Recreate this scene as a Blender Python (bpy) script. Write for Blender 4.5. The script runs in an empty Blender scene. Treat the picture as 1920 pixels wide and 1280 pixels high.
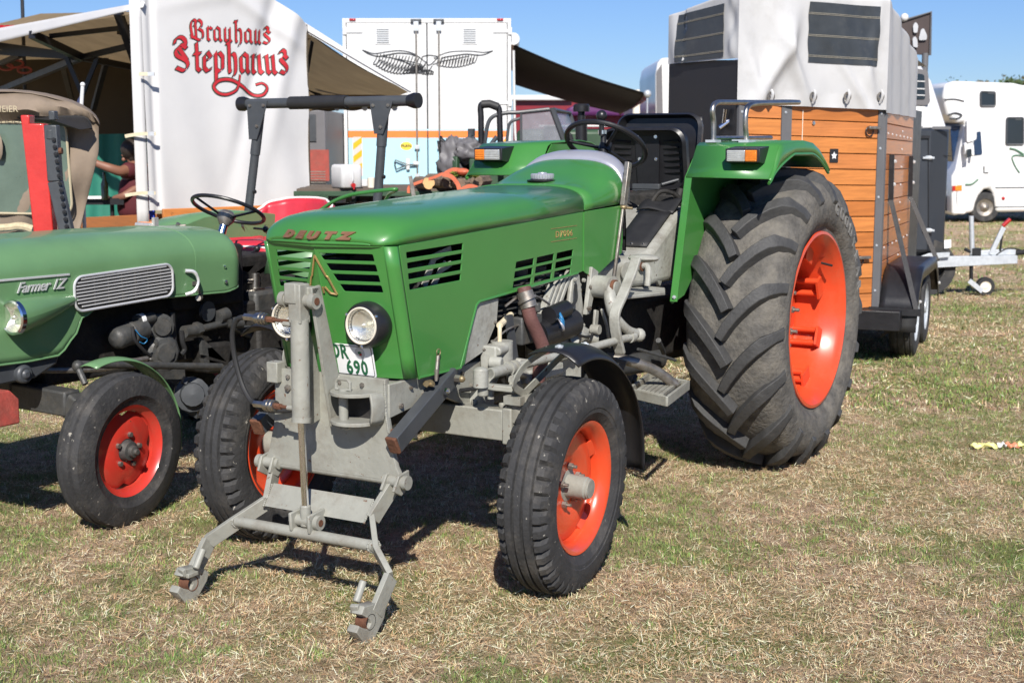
import bpy, bmesh, math, random
import numpy as np
from mathutils import Vector, Matrix, Euler
random.seed(7); RNG = np.random.default_rng(7)
R = math.radians
S = bpy.context.scene; COL = S.collection

# ------------------------------------------------------------------ camera, sky, sun, exposure
CAMPOS = Vector((3.015, -4.212, 1.6)); YAW = R(30.8); PITCH = math.atan(370 / 2600)
cd = bpy.data.cameras.new('camera'); cam = bpy.data.objects.new('camera', cd); COL.objects.link(cam); S.camera = cam
cd.sensor_width = 36; cd.lens = 2600 / 1920 * 36; cd.clip_start = .1; cd.clip_end = 900
cam.location = CAMPOS; cam.rotation_euler = (R(90) - PITCH, 0, YAW)
cd.dof.use_dof = True; cd.dof.focus_distance = 5.3; cd.dof.aperture_fstop = 6.3
SUN_EL, SUN_AZ = R(38), R(33)          # azimuth from -Y towards +X
wd = bpy.data.worlds.new('World'); S.world = wd; wd.use_nodes = True
nt = wd.node_tree; bg = nt.nodes['Background']
sky = nt.nodes.new('ShaderNodeTexSky'); sky.sky_type = 'NISHITA'; sky.sun_disc = False
sky.sun_elevation = SUN_EL; sky.sun_rotation = R(180) - SUN_AZ; sky.air_density = 1.0; sky.dust_density = .0; sky.ozone_density = 3
mxs = nt.nodes.new('ShaderNodeMix'); mxs.data_type = 'RGBA'; mxs.blend_type = 'MULTIPLY'; mxs.inputs[0].default_value = 1; mxs.inputs[7].default_value = (.56, .72, 1.08, 1)
nt.links.new(sky.outputs[0], mxs.inputs[6]); nt.links.new(mxs.outputs[2], bg.inputs[0]); bg.inputs[1].default_value = .072
sl = bpy.data.lights.new('sun', 'SUN'); sl.energy = 5.0; sl.angle = R(.53); sl.color = (1, .95, .875)
sun = bpy.data.objects.new('sun', sl); COL.objects.link(sun)
sd = Vector((math.sin(SUN_AZ) * math.cos(SUN_EL), -math.cos(SUN_AZ) * math.cos(SUN_EL), math.sin(SUN_EL)))
sun.rotation_euler = sd.to_track_quat('Z', 'Y').to_euler(); sun.location = (0, 0, 20)
S.view_settings.view_transform = 'Standard'; S.view_settings.look = 'None'
S.view_settings.exposure = .43; S.view_settings.gamma = 1; S.view_settings.use_curve_mapping = False

# ------------------------------------------------------------------ survey helpers (measured photo point -> place in the field)
FH = Vector((-math.sin(YAW), math.cos(YAW), 0)); RT = Vector((math.cos(YAW), math.sin(YAW), 0)); UP = Vector((0, 0, 1))
FW = FH * math.cos(PITCH) - UP * math.sin(PITCH); CU = FH * math.sin(PITCH) + UP * math.cos(PITCH)
def at(u, v, ax, val):
    r = FW * 2600 + RT * (u - 960) + CU * (640 - v); i = 'XYZ'.index(ax)
    return CAMPOS + r * ((val - CAMPOS[i]) / r[i])
def atd(u, v, d):
    r = FW * 2600 + RT * (u - 960) + CU * (640 - v)
    return CAMPOS + r * (d / r.dot(FH))
GP = Vector((CAMPOS.x, CAMPOS.y, 0))
def kf(d, a=0): return GP + FH * d + RT * a

# ------------------------------------------------------------------ materials
MATS = {}
def mat(name, col, rough=.5, metal=0., var=.12, scale=6., bump=0., bscale=60., coat=0., dirt=None, damt=.35, dscale=3., spec=.5, stretch=None, trans=0., alpha=1., emis=None, rvar=.12, specks=None, sthr=.69, sscale=42, transluc=0.):
    m = bpy.data.materials.new(name); m.use_nodes = True; t = m.node_tree; b = t.nodes['Principled BSDF']; N = t.nodes.new; L = t.links.new
    tc = N('ShaderNodeTexCoord'); src = tc.outputs['Object']
    if stretch:
        mp = N('ShaderNodeMapping'); mp.inputs['Scale'].default_value = stretch; L(src, mp.inputs[0]); src = mp.outputs[0]
    n = N('ShaderNodeTexNoise'); n.inputs['Scale'].default_value = scale; n.inputs['Detail'].default_value = 6; n.inputs['Roughness'].default_value = .65; L(src, n.inputs['Vector'])
    cr = N('ShaderNodeValToRGB'); e = cr.color_ramp.elements; e[0].position = .3; e[1].position = .72
    e[0].color = tuple(c * (1 - var) for c in col) + (1,); e[1].color = tuple(min(1, c * (1 + var)) for c in col) + (1,)
    L(n.outputs['Fac'], cr.inputs[0]); out = cr.outputs[0]
    if dirt:
        n2 = N('ShaderNodeTexNoise'); n2.inputs['Scale'].default_value = dscale; n2.inputs['Detail'].default_value = 9; n2.inputs['Roughness'].default_value = .72; L(tc.outputs['Object'], n2.inputs['Vector'])
        mr = N('ShaderNodeMapRange'); mr.inputs[1].default_value = .62 - damt * .5; mr.inputs[2].default_value = .72; mr.inputs[4].default_value = min(1, damt * 1.8); L(n2.outputs['Fac'], mr.inputs[0])
        mx = N('ShaderNodeMix'); mx.data_type = 'RGBA'; L(mr.outputs[0], mx.inputs[0]); L(out, mx.inputs[6]); mx.inputs[7].default_value = tuple(dirt) + (1,); out = mx.outputs[2]
    if specks:
        n3 = N('ShaderNodeTexNoise'); n3.inputs['Scale'].default_value = sscale; n3.inputs['Detail'].default_value = 4; n3.inputs['Roughness'].default_value = .6; L(tc.outputs['Object'], n3.inputs['Vector'])
        m3 = N('ShaderNodeMapRange'); m3.inputs[1].default_value = sthr; m3.inputs[2].default_value = sthr + .03; L(n3.outputs['Fac'], m3.inputs[0])
        x3 = N('ShaderNodeMix'); x3.data_type = 'RGBA'; L(m3.outputs[0], x3.inputs[0]); L(out, x3.inputs[6]); x3.inputs[7].default_value = tuple(specks) + (1,); out = x3.outputs[2]
    L(out, b.inputs['Base Color'])
    if transluc:
        tr = N('ShaderNodeBsdfTranslucent'); L(out, tr.inputs[0]); ms_ = N('ShaderNodeMixShader'); ms_.inputs[0].default_value = transluc; L(b.outputs[0], ms_.inputs[1]); L(tr.outputs[0], ms_.inputs[2]); L(ms_.outputs[0], t.nodes['Material Output'].inputs[0])
    rr = N('ShaderNodeMapRange'); rr.inputs[3].default_value = max(.02, rough - rvar); rr.inputs[4].default_value = min(1, rough + rvar); L(n.outputs['Fac'], rr.inputs[0]); L(rr.outputs[0], b.inputs['Roughness'])
    b.inputs['Metallic'].default_value = metal; b.inputs['Specular IOR Level'].default_value = spec
    b.inputs['Coat Weight'].default_value = coat; b.inputs['Coat Roughness'].default_value = .08
    b.inputs['Transmission Weight'].default_value = trans; b.inputs['Alpha'].default_value = alpha
    if emis: b.inputs['Emission Color'].default_value = tuple(emis) + (1,); b.inputs['Emission Strength'].default_value = 1
    if bump:
        nb = N('ShaderNodeTexNoise'); nb.inputs['Scale'].default_value = bscale; nb.inputs['Detail'].default_value = 8; L(src, nb.inputs['Vector'])
        bp = N('ShaderNodeBump'); bp.inputs['Strength'].default_value = min(1, bump); bp.inputs['Distance'].default_value = .01; L(nb.outputs['Fac'], bp.inputs['Height']); L(bp.outputs[0], b.inputs['Normal'])
    MATS[name] = m; return m
M = MATS
mat('green_paint', (.048, .20, .040), .38, var=.08, scale=2, coat=.4, dirt=(.085, .18, .06), damt=.16, dscale=3.5, specks=(.10, .16, .075), sthr=.715, sscale=60)
mat('pale_green_paint', (.125, .25, .112), .42, var=.09, scale=3, coat=.3, bump=.05, bscale=10, dirt=(.13, .2, .1), damt=.16, dscale=5)
mat('dark_green_paint', (.028, .065, .032), .5, var=.2, scale=6)
mat('stone_grey_paint', (.275, .275, .24), .5, var=.12, scale=7, bump=.2, bscale=45, dirt=(.13, .10, .07), damt=.30, dscale=8, specks=(.13, .06, .03), sthr=.675, sscale=38)
mat('housing_grey_paint', (.33, .33, .295), .5, var=.12, scale=8, bump=.25, bscale=50, dirt=(.12, .10, .075), damt=.34, dscale=11, specks=(.10, .05, .03), sthr=.675, sscale=45)
mat('rusty_metal', (.12, .048, .024), .8, var=.35, scale=25, bump=.4, bscale=90)
mat('rusty_pipe', (.12, .052, .045), .7, var=.22, scale=20, bump=.25, bscale=120)
mat('orange_rim_paint', (.64, .064, .019), .32, var=.07, scale=4, coat=.4, dirt=(.42, .12, .06), damt=.2, dscale=9, specks=(.2, .06, .03), sthr=.70, sscale=50)
mat('red_rim_paint', (.52, .035, .022), .36, var=.10, scale=5, coat=.35, dirt=(.24, .07, .045), damt=.28, dscale=10, specks=(.12, .05, .03), sthr=.69, sscale=55)
mat('tyre_rubber', (.028, .028, .029), .78, var=.35, scale=10, bump=.35, bscale=70, dirt=(.15, .135, .115), damt=.24, dscale=7, specks=(.30, .28, .24), sthr=.675, sscale=38)
mat('sidewall_mark', (.17, .165, .155), .85, var=.3, scale=20)
mat('worn_tyre_rubber', (.088, .083, .075), .9, var=.42, scale=14, bump=.7, bscale=60, dirt=(.21, .19, .155), damt=.38, dscale=9)
mat('lug_rubber', (.046, .046, .046), .66, var=.28, scale=14, bump=.3, bscale=80, dirt=(.14, .125, .10), damt=.18, dscale=10)
mat('black_paint', (.012, .012, .014), .42, var=.25, scale=12, bump=.06, bscale=60, dirt=(.06, .055, .05), damt=.1)
mat('black_plastic', (.014, .014, .016), .38, var=.2, scale=14, bump=.05, bscale=90)
mat('black_rubber', (.018, .018, .019), .6, var=.2, scale=14)
mat('charcoal_paint', (.055, .06, .066), .42, var=.14, scale=9, bump=.05, bscale=50, dirt=(.13, .12, .11), damt=.10)
mat('grime_shade_black', (.014, .013, .012), .7, var=.5, scale=18, bump=.4, bscale=50, dirt=(.05, .043, .035), damt=.3, dscale=14)  # grimy machinery, also the colour for shade in the hitch mouth and under the wagon
mat('engine_grey', (.052, .053, .052), .5, var=.3, scale=14, bump=.3, bscale=50, dirt=(.12, .10, .075), damt=.24, dscale=16)
mat('chrome', (.78, .78, .8), .14, 1, var=.05)
mat('steel', (.45, .43, .40), .38, 1, var=.25, scale=22, dirt=(.16, .09, .05), damt=.16, dscale=20)
mat('dull_steel', (.30, .28, .25), .5, .8, var=.3, scale=26, dirt=(.16, .08, .04), damt=.3, dscale=24)
mat('galvanised_steel', (.52, .55, .58), .5, .4, var=.12, scale=22, bump=.04)
mat('gold_metal', (.70, .46, .20), .3, .7, var=.15, scale=20)
mat('dull_brass', (.30, .23, .13), .5, .6, var=.3, scale=30)
mat('bronze_letter', (.34, .17, .095), .32, .55, var=.15, scale=20)
mat('brass', (.62, .45, .18), .35, 1, var=.2)
mat('bright_trim', (.66, .66, .66), .28, .35, var=.05)
mat('silver_trim', (.50, .50, .55), .35, .5, var=.06)
mat('lamp_lens', (.9, .9, .88), .04, var=.02, trans=1, alpha=.16, rvar=.02)
mat('headlamp_reflector', (.88, .85, .76), .24, .75, var=.16, scale=16)
mat('clear_plastic', (.62, .62, .60), .15, .5, var=.15, scale=40)
mat('amber_plastic', (.75, .22, .02), .2, var=.2, scale=30, coat=.5)
mat('lamp_red', (.4, .01, .01), .25, var=.1, coat=.5)
mat('plate_white', (.78, .78, .78), .4, var=.03)
mat('plate_green', (.02, .11, .05), .5, var=.05)
mat('white_lacquer', (.66, .66, .65), .32, var=.025, scale=1.2, coat=.25, dirt=(.55, .53, .48), damt=.06, dscale=1.5)
mat('motorhome_white', (.76, .76, .755), .3, var=.02, scale=1, coat=.3)
mat('cream_white', (.72, .66, .55), .5, var=.06, scale=2)
mat('light_blue_lacquer', (.42, .68, .80), .36, var=.03, scale=1.2, coat=.2)
mat('orange_stripe', (.80, .22, .05), .36, var=.04)
mat('chevron_orange', (.82, .40, .015), .4, var=.05)
mat('chevron_pink', (.80, .52, .50), .4, var=.05)
mat('sticker_yellow', (.80, .62, .08), .4, var=.05)
mat('emblem_black', (.018, .018, .02), .5, var=.05)
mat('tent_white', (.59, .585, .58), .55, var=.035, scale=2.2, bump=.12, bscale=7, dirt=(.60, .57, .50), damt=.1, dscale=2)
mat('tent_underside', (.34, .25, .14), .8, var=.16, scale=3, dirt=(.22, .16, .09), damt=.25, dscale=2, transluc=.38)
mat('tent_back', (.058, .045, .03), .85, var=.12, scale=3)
mat('lettering_red', (.48, .022, .03), .5, var=.22, scale=9)
mat('lettering_outline', (.035, .06, .04), .6, var=.1)
mat('strap_cream', (.62, .54, .38), .6, var=.15, scale=30)
mat('teal_canvas', (.02, .17, .12), .7, var=.10, scale=3, bump=.2, bscale=6)
mat('blue_cloth', (.03, .06, .5), .7, var=.1)
mat('navy_cloth', (.02, .03, .09), .7, var=.1)
mat('khaki_canvas', (.22, .17, .125), .85, var=.14, scale=5, bump=.35, bscale=12, dirt=(.14, .11, .08), damt=.25, dscale=4)
mat('canvas_window', (.10, .14, .11), .3, var=.2, scale=4, coat=.3)
mat('canvas_piping', (.42, .36, .24), .7, var=.1)
mat('mower_red', (.52, .03, .025), .45, var=.12, scale=9, coat=.2, bump=.08, dirt=(.28, .06, .05), damt=.2)
mat('faded_red', (.32, .055, .04), .6, var=.22, scale=14, bump=.3, dirt=(.16, .07, .05), damt=.35, dscale=12)
mat('seat_red', (.50, .03, .045), .34, var=.12, scale=7, coat=.25, bump=.1, bscale=9)
mat('seat_white_piping', (.78, .74, .70), .5, var=.04)
mat('tarp_grey', (.50, .50, .50), .6, var=.05, scale=4, bump=.2, bscale=6, dirt=(.32, .31, .29), damt=.22, dscale=3.5)
mat('mesh_window', (.04, .046, .052), .4, var=.2, scale=7, dirt=(.10, .10, .095), damt=.22, dscale=6)
mat('stitching', (.27, .25, .20), .7, var=.2, scale=40)
def wood(name, col, seed):
    m = mat(name, col, .48, var=.22, scale=2.4, bump=.12, bscale=10, stretch=(1.2, 1.2, 22), coat=.15, dirt=tuple(c * .35 for c in col), damt=.06, dscale=5, specks=(.10, .04, .015), sthr=.72, sscale=9)
    t = m.node_tree; tc = t.nodes['Texture Coordinate']; n = [x for x in t.nodes if x.type == 'MAPPING'][0]; n.inputs['Location'].default_value = (seed * 3.1, seed * 1.7, seed * 5.3)
for i in range(4): wood('stained_wood_%s' % 'abcd'[i], [(.50, .175, .040), (.55, .20, .050), (.45, .15, .034), (.52, .185, .052)][i], i)
mat('deck_wood', (.11, .085, .065), .85, var=.35, scale=3, stretch=(1, 14, 1), bump=.3, bscale=20)
mat('bark', (.17, .125, .09), .95, var=.45, scale=22, bump=1, bscale=40)
mat('cut_wood', (.62, .38, .17), .8, var=.15, scale=14)
mat('moss', (.14, .17, .02), .95, var=.4, scale=40)
mat('saw_orange', (.55, .13, .06), .5, var=.2, scale=12)
mat('canister_plastic', (.70, .70, .70), .4, var=.05, trans=.15)
mat('maroon_lacquer', (.20, .012, .02), .35, var=.12, scale=1.5, coat=.3)
mat('purple_canvas', (.10, .02, .11), .6, var=.1)
mat('cab_blue', (.09, .20, .30), .4, var=.08, coat=.3)
mat('container_grey', (.13, .125, .13), .55, var=.12, scale=2)
mat('dark_glass', (.012, .016, .022), .08, var=.2, scale=2, coat=.6)
mat('blue_glass', (.012, .03, .075), .08, var=.25, scale=3, coat=.6)
mat('scratched_pane', (.30, .31, .34), .25, var=.25, scale=5, trans=.2, alpha=.62)
mat('awning_black', (.006, .006, .008), .85, var=.25, scale=3)
mat('anthracite_panel', (.028, .033, .042), .4, var=.10, scale=1.5, coat=.15, dirt=(.05, .052, .058), damt=.12, dscale=2)
mat('grey_frame', (.12, .12, .125), .5, var=.08)
mat('sign_brown', (.045, .03, .028), .6, var=.2)
mat('sign_grey', (.42, .43, .45), .6, var=.1)
mat('skin', (.22, .10, .065), .55, var=.06)
mat('hair_dark', (.025, .018, .014), .6, var=.3, scale=60)
mat('shirt_red', (.075, .007, .012), .8, var=.12, scale=18)
mat('denim', (.03, .04, .07), .8, var=.12)
mat('bottle_glass', (.01, .012, .006), .1, var=.1, coat=.6)
mat('straw_rope', (.50, .42, .27), .9, var=.25, scale=30)
mat('litter_yellow', (.75, .74, .28), .5, var=.1); mat('litter_red', (.6, .22, .12), .5, var=.1); mat('litter_white', (.75, .75, .72), .5, var=.1)
mat('tree_bark', (.05, .04, .03), .9, var=.3)
mat('leaf_green', (.045, .075, .022), .8, var=.4, scale=3); mat('leaf_brown', (.10, .085, .03), .8, var=.4, scale=3)
mat('decal_green', (.10, .20, .13), .5, var=.1)
mat('cable_blue', (.02, .16, .35), .4, var=.1)

# ------------------------------------------------------------------ mesh helpers
def rotm(e): return e if isinstance(e, Matrix) else Euler([R(a) for a in e]).to_matrix()
class MB:
    def __init__(s): s.v = []; s.f = []
    def add(s, vs, fs):
        k = len(s.v); s.v += [tuple(p) for p in vs]; s.f += [tuple(i + k for i in f) for f in fs]; return s
    def box(s, c, d, rot=None):
        x, y, z = (a / 2 for a in d); vs = [Vector((sx * x, sy * y, sz * z)) for sx in (-1, 1) for sy in (-1, 1) for sz in (-1, 1)]
        if rot is not None: m = rotm(rot); vs = [m @ p for p in vs]
        c = Vector(c); return s.add([p + c for p in vs], [(0, 1, 3, 2), (4, 6, 7, 5), (0, 4, 5, 1), (2, 3, 7, 6), (0, 2, 6, 4), (1, 5, 7, 3)])
    def beam(s, a, b, w, h, up=(0, 0, 1), end=0.):   # box from a to b, w across, h along up
        a = Vector(a); b = Vector(b); d = (b - a).normalized(); sd_ = d.cross(Vector(up)).normalized(); u = sd_.cross(d)
        a = a - d * end; b = b + d * end
        vs = [p + sd_ * (sx * w / 2) + u * (sz * h / 2) for p in (a, b) for sx in (-1, 1) for sz in (-1, 1)]
        return s.add(vs, [(0, 2, 3, 1), (4, 5, 7, 6), (0, 1, 5, 4), (2, 6, 7, 3), (0, 4, 6, 2), (1, 3, 7, 5)])
    def strip(s, pts, nrm, w, t):      # flat bar along pts: w measured across the path in the plane whose normal is nrm, t along nrm
        pts = [Vector(p) for p in pts]; n = Vector(nrm).normalized(); k0 = len(pts); rings = []
        for i, p in enumerate(pts):
            d = ((pts[min(i + 1, k0 - 1)] - p).normalized() + (p - pts[max(i - 1, 0)]).normalized()).normalized()
            c = n.cross(d).normalized(); nn = d.cross(c).normalized()
            rings.append([p + c * (a * w / 2) + nn * (b * t / 2) for a, b in ((-1, -1), (1, -1), (1, 1), (-1, 1))])
        vs = sum(rings, []); fs = [(3, 2, 1, 0), tuple(4 * (k0 - 1) + j for j in range(4))]
        for i in range(k0 - 1): fs += [(4 * i + j, 4 * i + (j + 1) % 4, 4 * i + 4 + (j + 1) % 4, 4 * i + 4 + j) for j in range(4)]
        return s.add(vs, fs)
    def cyl(s, a, b, r, r2=None, n=16, caps=True):
        return s.tube([a, b], [r, r if r2 is None else r2], n, caps)
    def tube(s, pts, r, n=10, caps=True):
        pts = [Vector(p) for p in pts]; rs = r if isinstance(r, (list, tuple)) else [r] * len(pts)
        d0 = (pts[1] - pts[0]).normalized(); u = d0.orthogonal().normalized(); vs = []; pd = d0
        for i, p in enumerate(pts):
            if i == 0: d = d0
            elif i == len(pts) - 1: d = (pts[i] - pts[i - 1]).normalized()
            else: d = ((pts[i + 1] - p).normalized() + (p - pts[i - 1]).normalized()).normalized()
            q = pd.rotation_difference(d); u = (q @ u).normalized(); pd = d; w = d.cross(u)
            vs += [p + (u * math.cos(2 * math.pi * j / n) + w * math.sin(2 * math.pi * j / n)) * rs[i] for j in range(n)]
        fs = []
        for i in range(len(pts) - 1): fs += [(i * n + j, i * n + (j + 1) % n, (i + 1) * n + (j + 1) % n, (i + 1) * n + j) for j in range(n)]
        if caps: fs += [tuple(reversed(range(n))), tuple(range((len(pts) - 1) * n, len(pts) * n))]
        return s.add(vs, fs)
    def lathe(s, prof, c=(0, 0, 0), ax=(1, 0, 0), n=48, closed=False, fn=None):
        c = Vector(c); q = Vector((1, 0, 0)).rotation_difference(Vector(ax)); m = len(prof); vs = []
        for i in range(n):
            a = 2 * math.pi * i / n
            for j, (x, r) in enumerate(prof):
                rr = r if fn is None else fn(i, j, x, r)
                vs.append(c + q @ Vector((x, rr * math.cos(a), rr * math.sin(a))))
        fs = []
        for i in range(n):
            k = (i + 1) % n
            for j in range(m - (0 if closed else 1)):
                jj = (j + 1) % m; fs.append((i * m + j, i * m + jj, k * m + jj, k * m + j))
        return s.add(vs, fs)
    def prism(s, poly, vec):
        poly = [Vector(p) for p in poly]; vec = Vector(vec); n = len(poly)
        return s.add(poly + [p + vec for p in poly], [tuple(reversed(range(n))), tuple(range(n, 2 * n))] + [(i, (i + 1) % n, n + (i + 1) % n, n + i) for i in range(n)])
    def grid(s, fn, nu, nv, wrap=False):
        vs = [fn(i / nu, j / nv) for i in range(nu + 1) for j in range(nv + 1)]; k = nv + 1
        return s.add(vs, [(i * k + j, (i + 1) * k + j, (i + 1) * k + j + 1, i * k + j + 1) for i in range(nu) for j in range(nv)])
    def ball(s, c, r, sc=(1, 1, 1), n=12):
        c = Vector(c); vs = [c + Vector((0, 0, r * sc[2]))]; m = n // 2
        for i in range(1, m):
            for j in range(n):
                a = math.pi * i / m; b = 2 * math.pi * j / n
                vs.append(c + Vector((r * sc[0] * math.sin(a) * math.cos(b), r * sc[1] * math.sin(a) * math.sin(b), r * sc[2] * math.cos(a))))
        vs.append(c - Vector((0, 0, r * sc[2]))); fs = [(0, 1 + j, 1 + (j + 1) % n) for j in range(n)]
        for i in range(m - 2): fs += [(1 + i * n + j, 1 + (i + 1) * n + j, 1 + (i + 1) * n + (j + 1) % n, 1 + i * n + (j + 1) % n) for j in range(n)]
        e = len(vs) - 1; fs += [(e, 1 + (m - 2) * n + (j + 1) % n, 1 + (m - 2) * n + j) for j in range(n)]
        return s.add(vs, fs)
    def build(s, name, m, parent=None, world=True, ang=35, bevel=0., solid=0., sub=0, fix=True):
        me = bpy.data.meshes.new(name); me.from_pydata(s.v, [], s.f)
        if world and parent is not None: me.transform(wmat(parent).inverted())
        if fix:
            bm = bmesh.new(); bm.from_mesh(me); bmesh.ops.recalc_face_normals(bm, faces=bm.faces); bm.to_mesh(me); bm.free()
        return link(name, me, m, parent, ang, bevel, solid, sub)
def link(name, me, m, parent=None, ang=35, bevel=0., solid=0., sub=0):
    me.materials.clear(); me.materials.append(MATS[m] if isinstance(m, str) else m); me.shade_smooth(); me.set_sharp_from_angle(angle=R(ang))
    o = bpy.data.objects.new(name, me); COL.objects.link(o); o.parent = parent
    if solid:
        md = o.modifiers.new('s', 'SOLIDIFY'); md.thickness = solid; md.offset = 0
    if bevel:
        md = o.modifiers.new('b', 'BEVEL'); md.width = bevel; md.segments = 2; md.limit_method = 'ANGLE'; md.angle_limit = R(40); md.harden_normals = False
    if sub:
        md = o.modifiers.new('u', 'SUBSURF'); md.levels = sub; md.render_levels = sub
    return o
def wmat(o):
    m = o.matrix_basis.copy()
    while o.parent is not None: o = o.parent; m = o.matrix_basis @ m
    return m
def thing(name, label, cat, loc=(0, 0, 0), rz=0., group=None):
    o = bpy.data.objects.new(name, None); COL.objects.link(o); o.location = loc; o.rotation_euler = (0, 0, rz); o.empty_display_size = .2
    o['label'] = label; o['category'] = cat
    if group: o['group'] = group
    return o
def tag(o, label, cat, group=None):
    o['label'] = label; o['category'] = cat
    if group: o['group'] = group
    return o
def kind(o, k): o['kind'] = k; return o
def sub_empty(name, parent, loc, rot=(0, 0, 0)):
    loc = Vector(loc) - parent.location
    o = bpy.data.objects.new(name, None); COL.objects.link(o); o.parent = parent; o.location = loc; o.rotation_euler = rot; return o
def frame(o, u, v):   # matrix with columns u, v, n
    u = Vector(u).normalized(); v = Vector(v).normalized(); n = u.cross(v).normalized(); v = n.cross(u)
    m = Matrix.Identity(4)
    for i, c in enumerate((u, v, n)): m[0][i], m[1][i], m[2][i] = c
    m[0][3], m[1][3], m[2][3] = Vector(o); return m
def to_mesh(cu):
    ob = bpy.data.objects.new('tmp', cu); COL.objects.link(ob); bpy.context.view_layer.update()
    me = bpy.data.meshes.new_from_object(ob.evaluated_get(bpy.context.evaluated_depsgraph_get())); bpy.data.objects.remove(ob); bpy.data.curves.remove(cu); return me
def plate(name, loops, o, u, v, thick, m, parent=None, bevel=.0015, world=True, bres=1):   # flat sheet with holes
    cu = bpy.data.curves.new('c', 'CURVE'); cu.dimensions = '2D'; cu.fill_mode = 'BOTH'; cu.extrude = max(0.0001, thick / 2 - bevel); cu.bevel_depth = bevel; cu.bevel_resolution = bres
    for lp in loops:
        sp = cu.splines.new('POLY'); sp.points.add(len(lp) - 1); sp.use_cyclic_u = True
        for i, p in enumerate(lp): sp.points[i].co = (p[0], p[1], 0, 1)
    me = to_mesh(cu); me.transform(frame(o, u, v))
    if world and parent is not None: me.transform(wmat(parent).inverted())
    return link(name, me, m, parent, 40)
def text_mesh(s, size, ext=.001, shear=0., bold=0., space=1.):
    cu = bpy.data.curves.new('t', 'FONT'); cu.body = s; cu.size = size; cu.extrude = ext; cu.shear = shear; cu.offset = bold; cu.space_character = space; cu.resolution_u = 3
    cu.align_x = 'CENTER'; cu.align_y = 'CENTER'; return to_mesh(cu)
def text(name, s, size, o, u, v, m, parent=None, ext=.001, shear=0., bold=0., space=1., sx=1., world=True):
    me = text_mesh(s, size, ext, shear, bold, space); me.transform(Matrix.Diagonal((sx, 1, 1, 1))); me.transform(frame(o, u, v))
    if world and parent is not None: me.transform(wmat(parent).inverted())
    return link(name, me, m, parent, 30)
def rrect(x0, y0, x1, y1, r, n=4):
    out = []
    for cx, cy, a0 in ((x1 - r, y1 - r, 0), (x0 + r, y1 - r, 90), (x0 + r, y0 + r, 180), (x1 - r, y0 + r, 270)):
        for i in range(n + 1): a = R(a0 + 90 * i / n); out.append((cx + r * math.cos(a), cy + r * math.sin(a)))
    return out
def rpoly(pts, r, n=3):    # rounded polygon
    out = []; k = len(pts)
    for i in range(k):
        p = Vector(pts[i]); a = Vector(pts[i - 1]); b = Vector(pts[(i + 1) % k])
        rr = min(r, (a - p).length * .45, (b - p).length * .45); q0 = p + (a - p).normalized() * rr; q1 = p + (b - p).normalized() * rr
        for j in range(n + 1): t = j / n; out.append(tuple(q0 * (1 - t) ** 2 + p * 2 * t * (1 - t) + q1 * t * t))
    return out
def arc(c, r, a0, a1, n, ux=(1, 0, 0), uy=(0, 0, 1)):
    c = Vector(c); ux = Vector(ux); uy = Vector(uy); return [c + ux * r * math.cos(R(a0 + (a1 - a0) * i / n)) + uy * r * math.sin(R(a0 + (a1 - a0) * i / n)) for i in range(n + 1)]
def smooth(pts, n=6):   # Catmull-Rom
    P = [Vector(p) for p in pts]; P = [P[0] * 2 - P[1]] + P + [P[-1] * 2 - P[-2]]; out = []
    for i in range(1, len(P) - 2):
        for j in range(n):
            t = j / n; a, b, c, d = P[i - 1:i + 3]
            out.append(.5 * ((2 * b) + (c - a) * t + (2 * a - 5 * b + 4 * c - d) * t * t + (3 * b - a - 3 * c + d) * t ** 3))
    return out + [P[-2]]
def lerp(a, b, t): return Vector(a) * (1 - t) + Vector(b) * t
def bolt(parent, p, ax, r=.009, h=.008, m='dull_steel', world=True, name='bolt'):
    p = Vector(p); ax = Vector(ax).normalized(); b = MB(); b.cyl(p - ax * .003, p + ax * h, r, n=6); b.cyl(p + ax * h, p + ax * (h + .004), r * .45, n=6)
    return b.build(name, m, parent, world)
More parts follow.
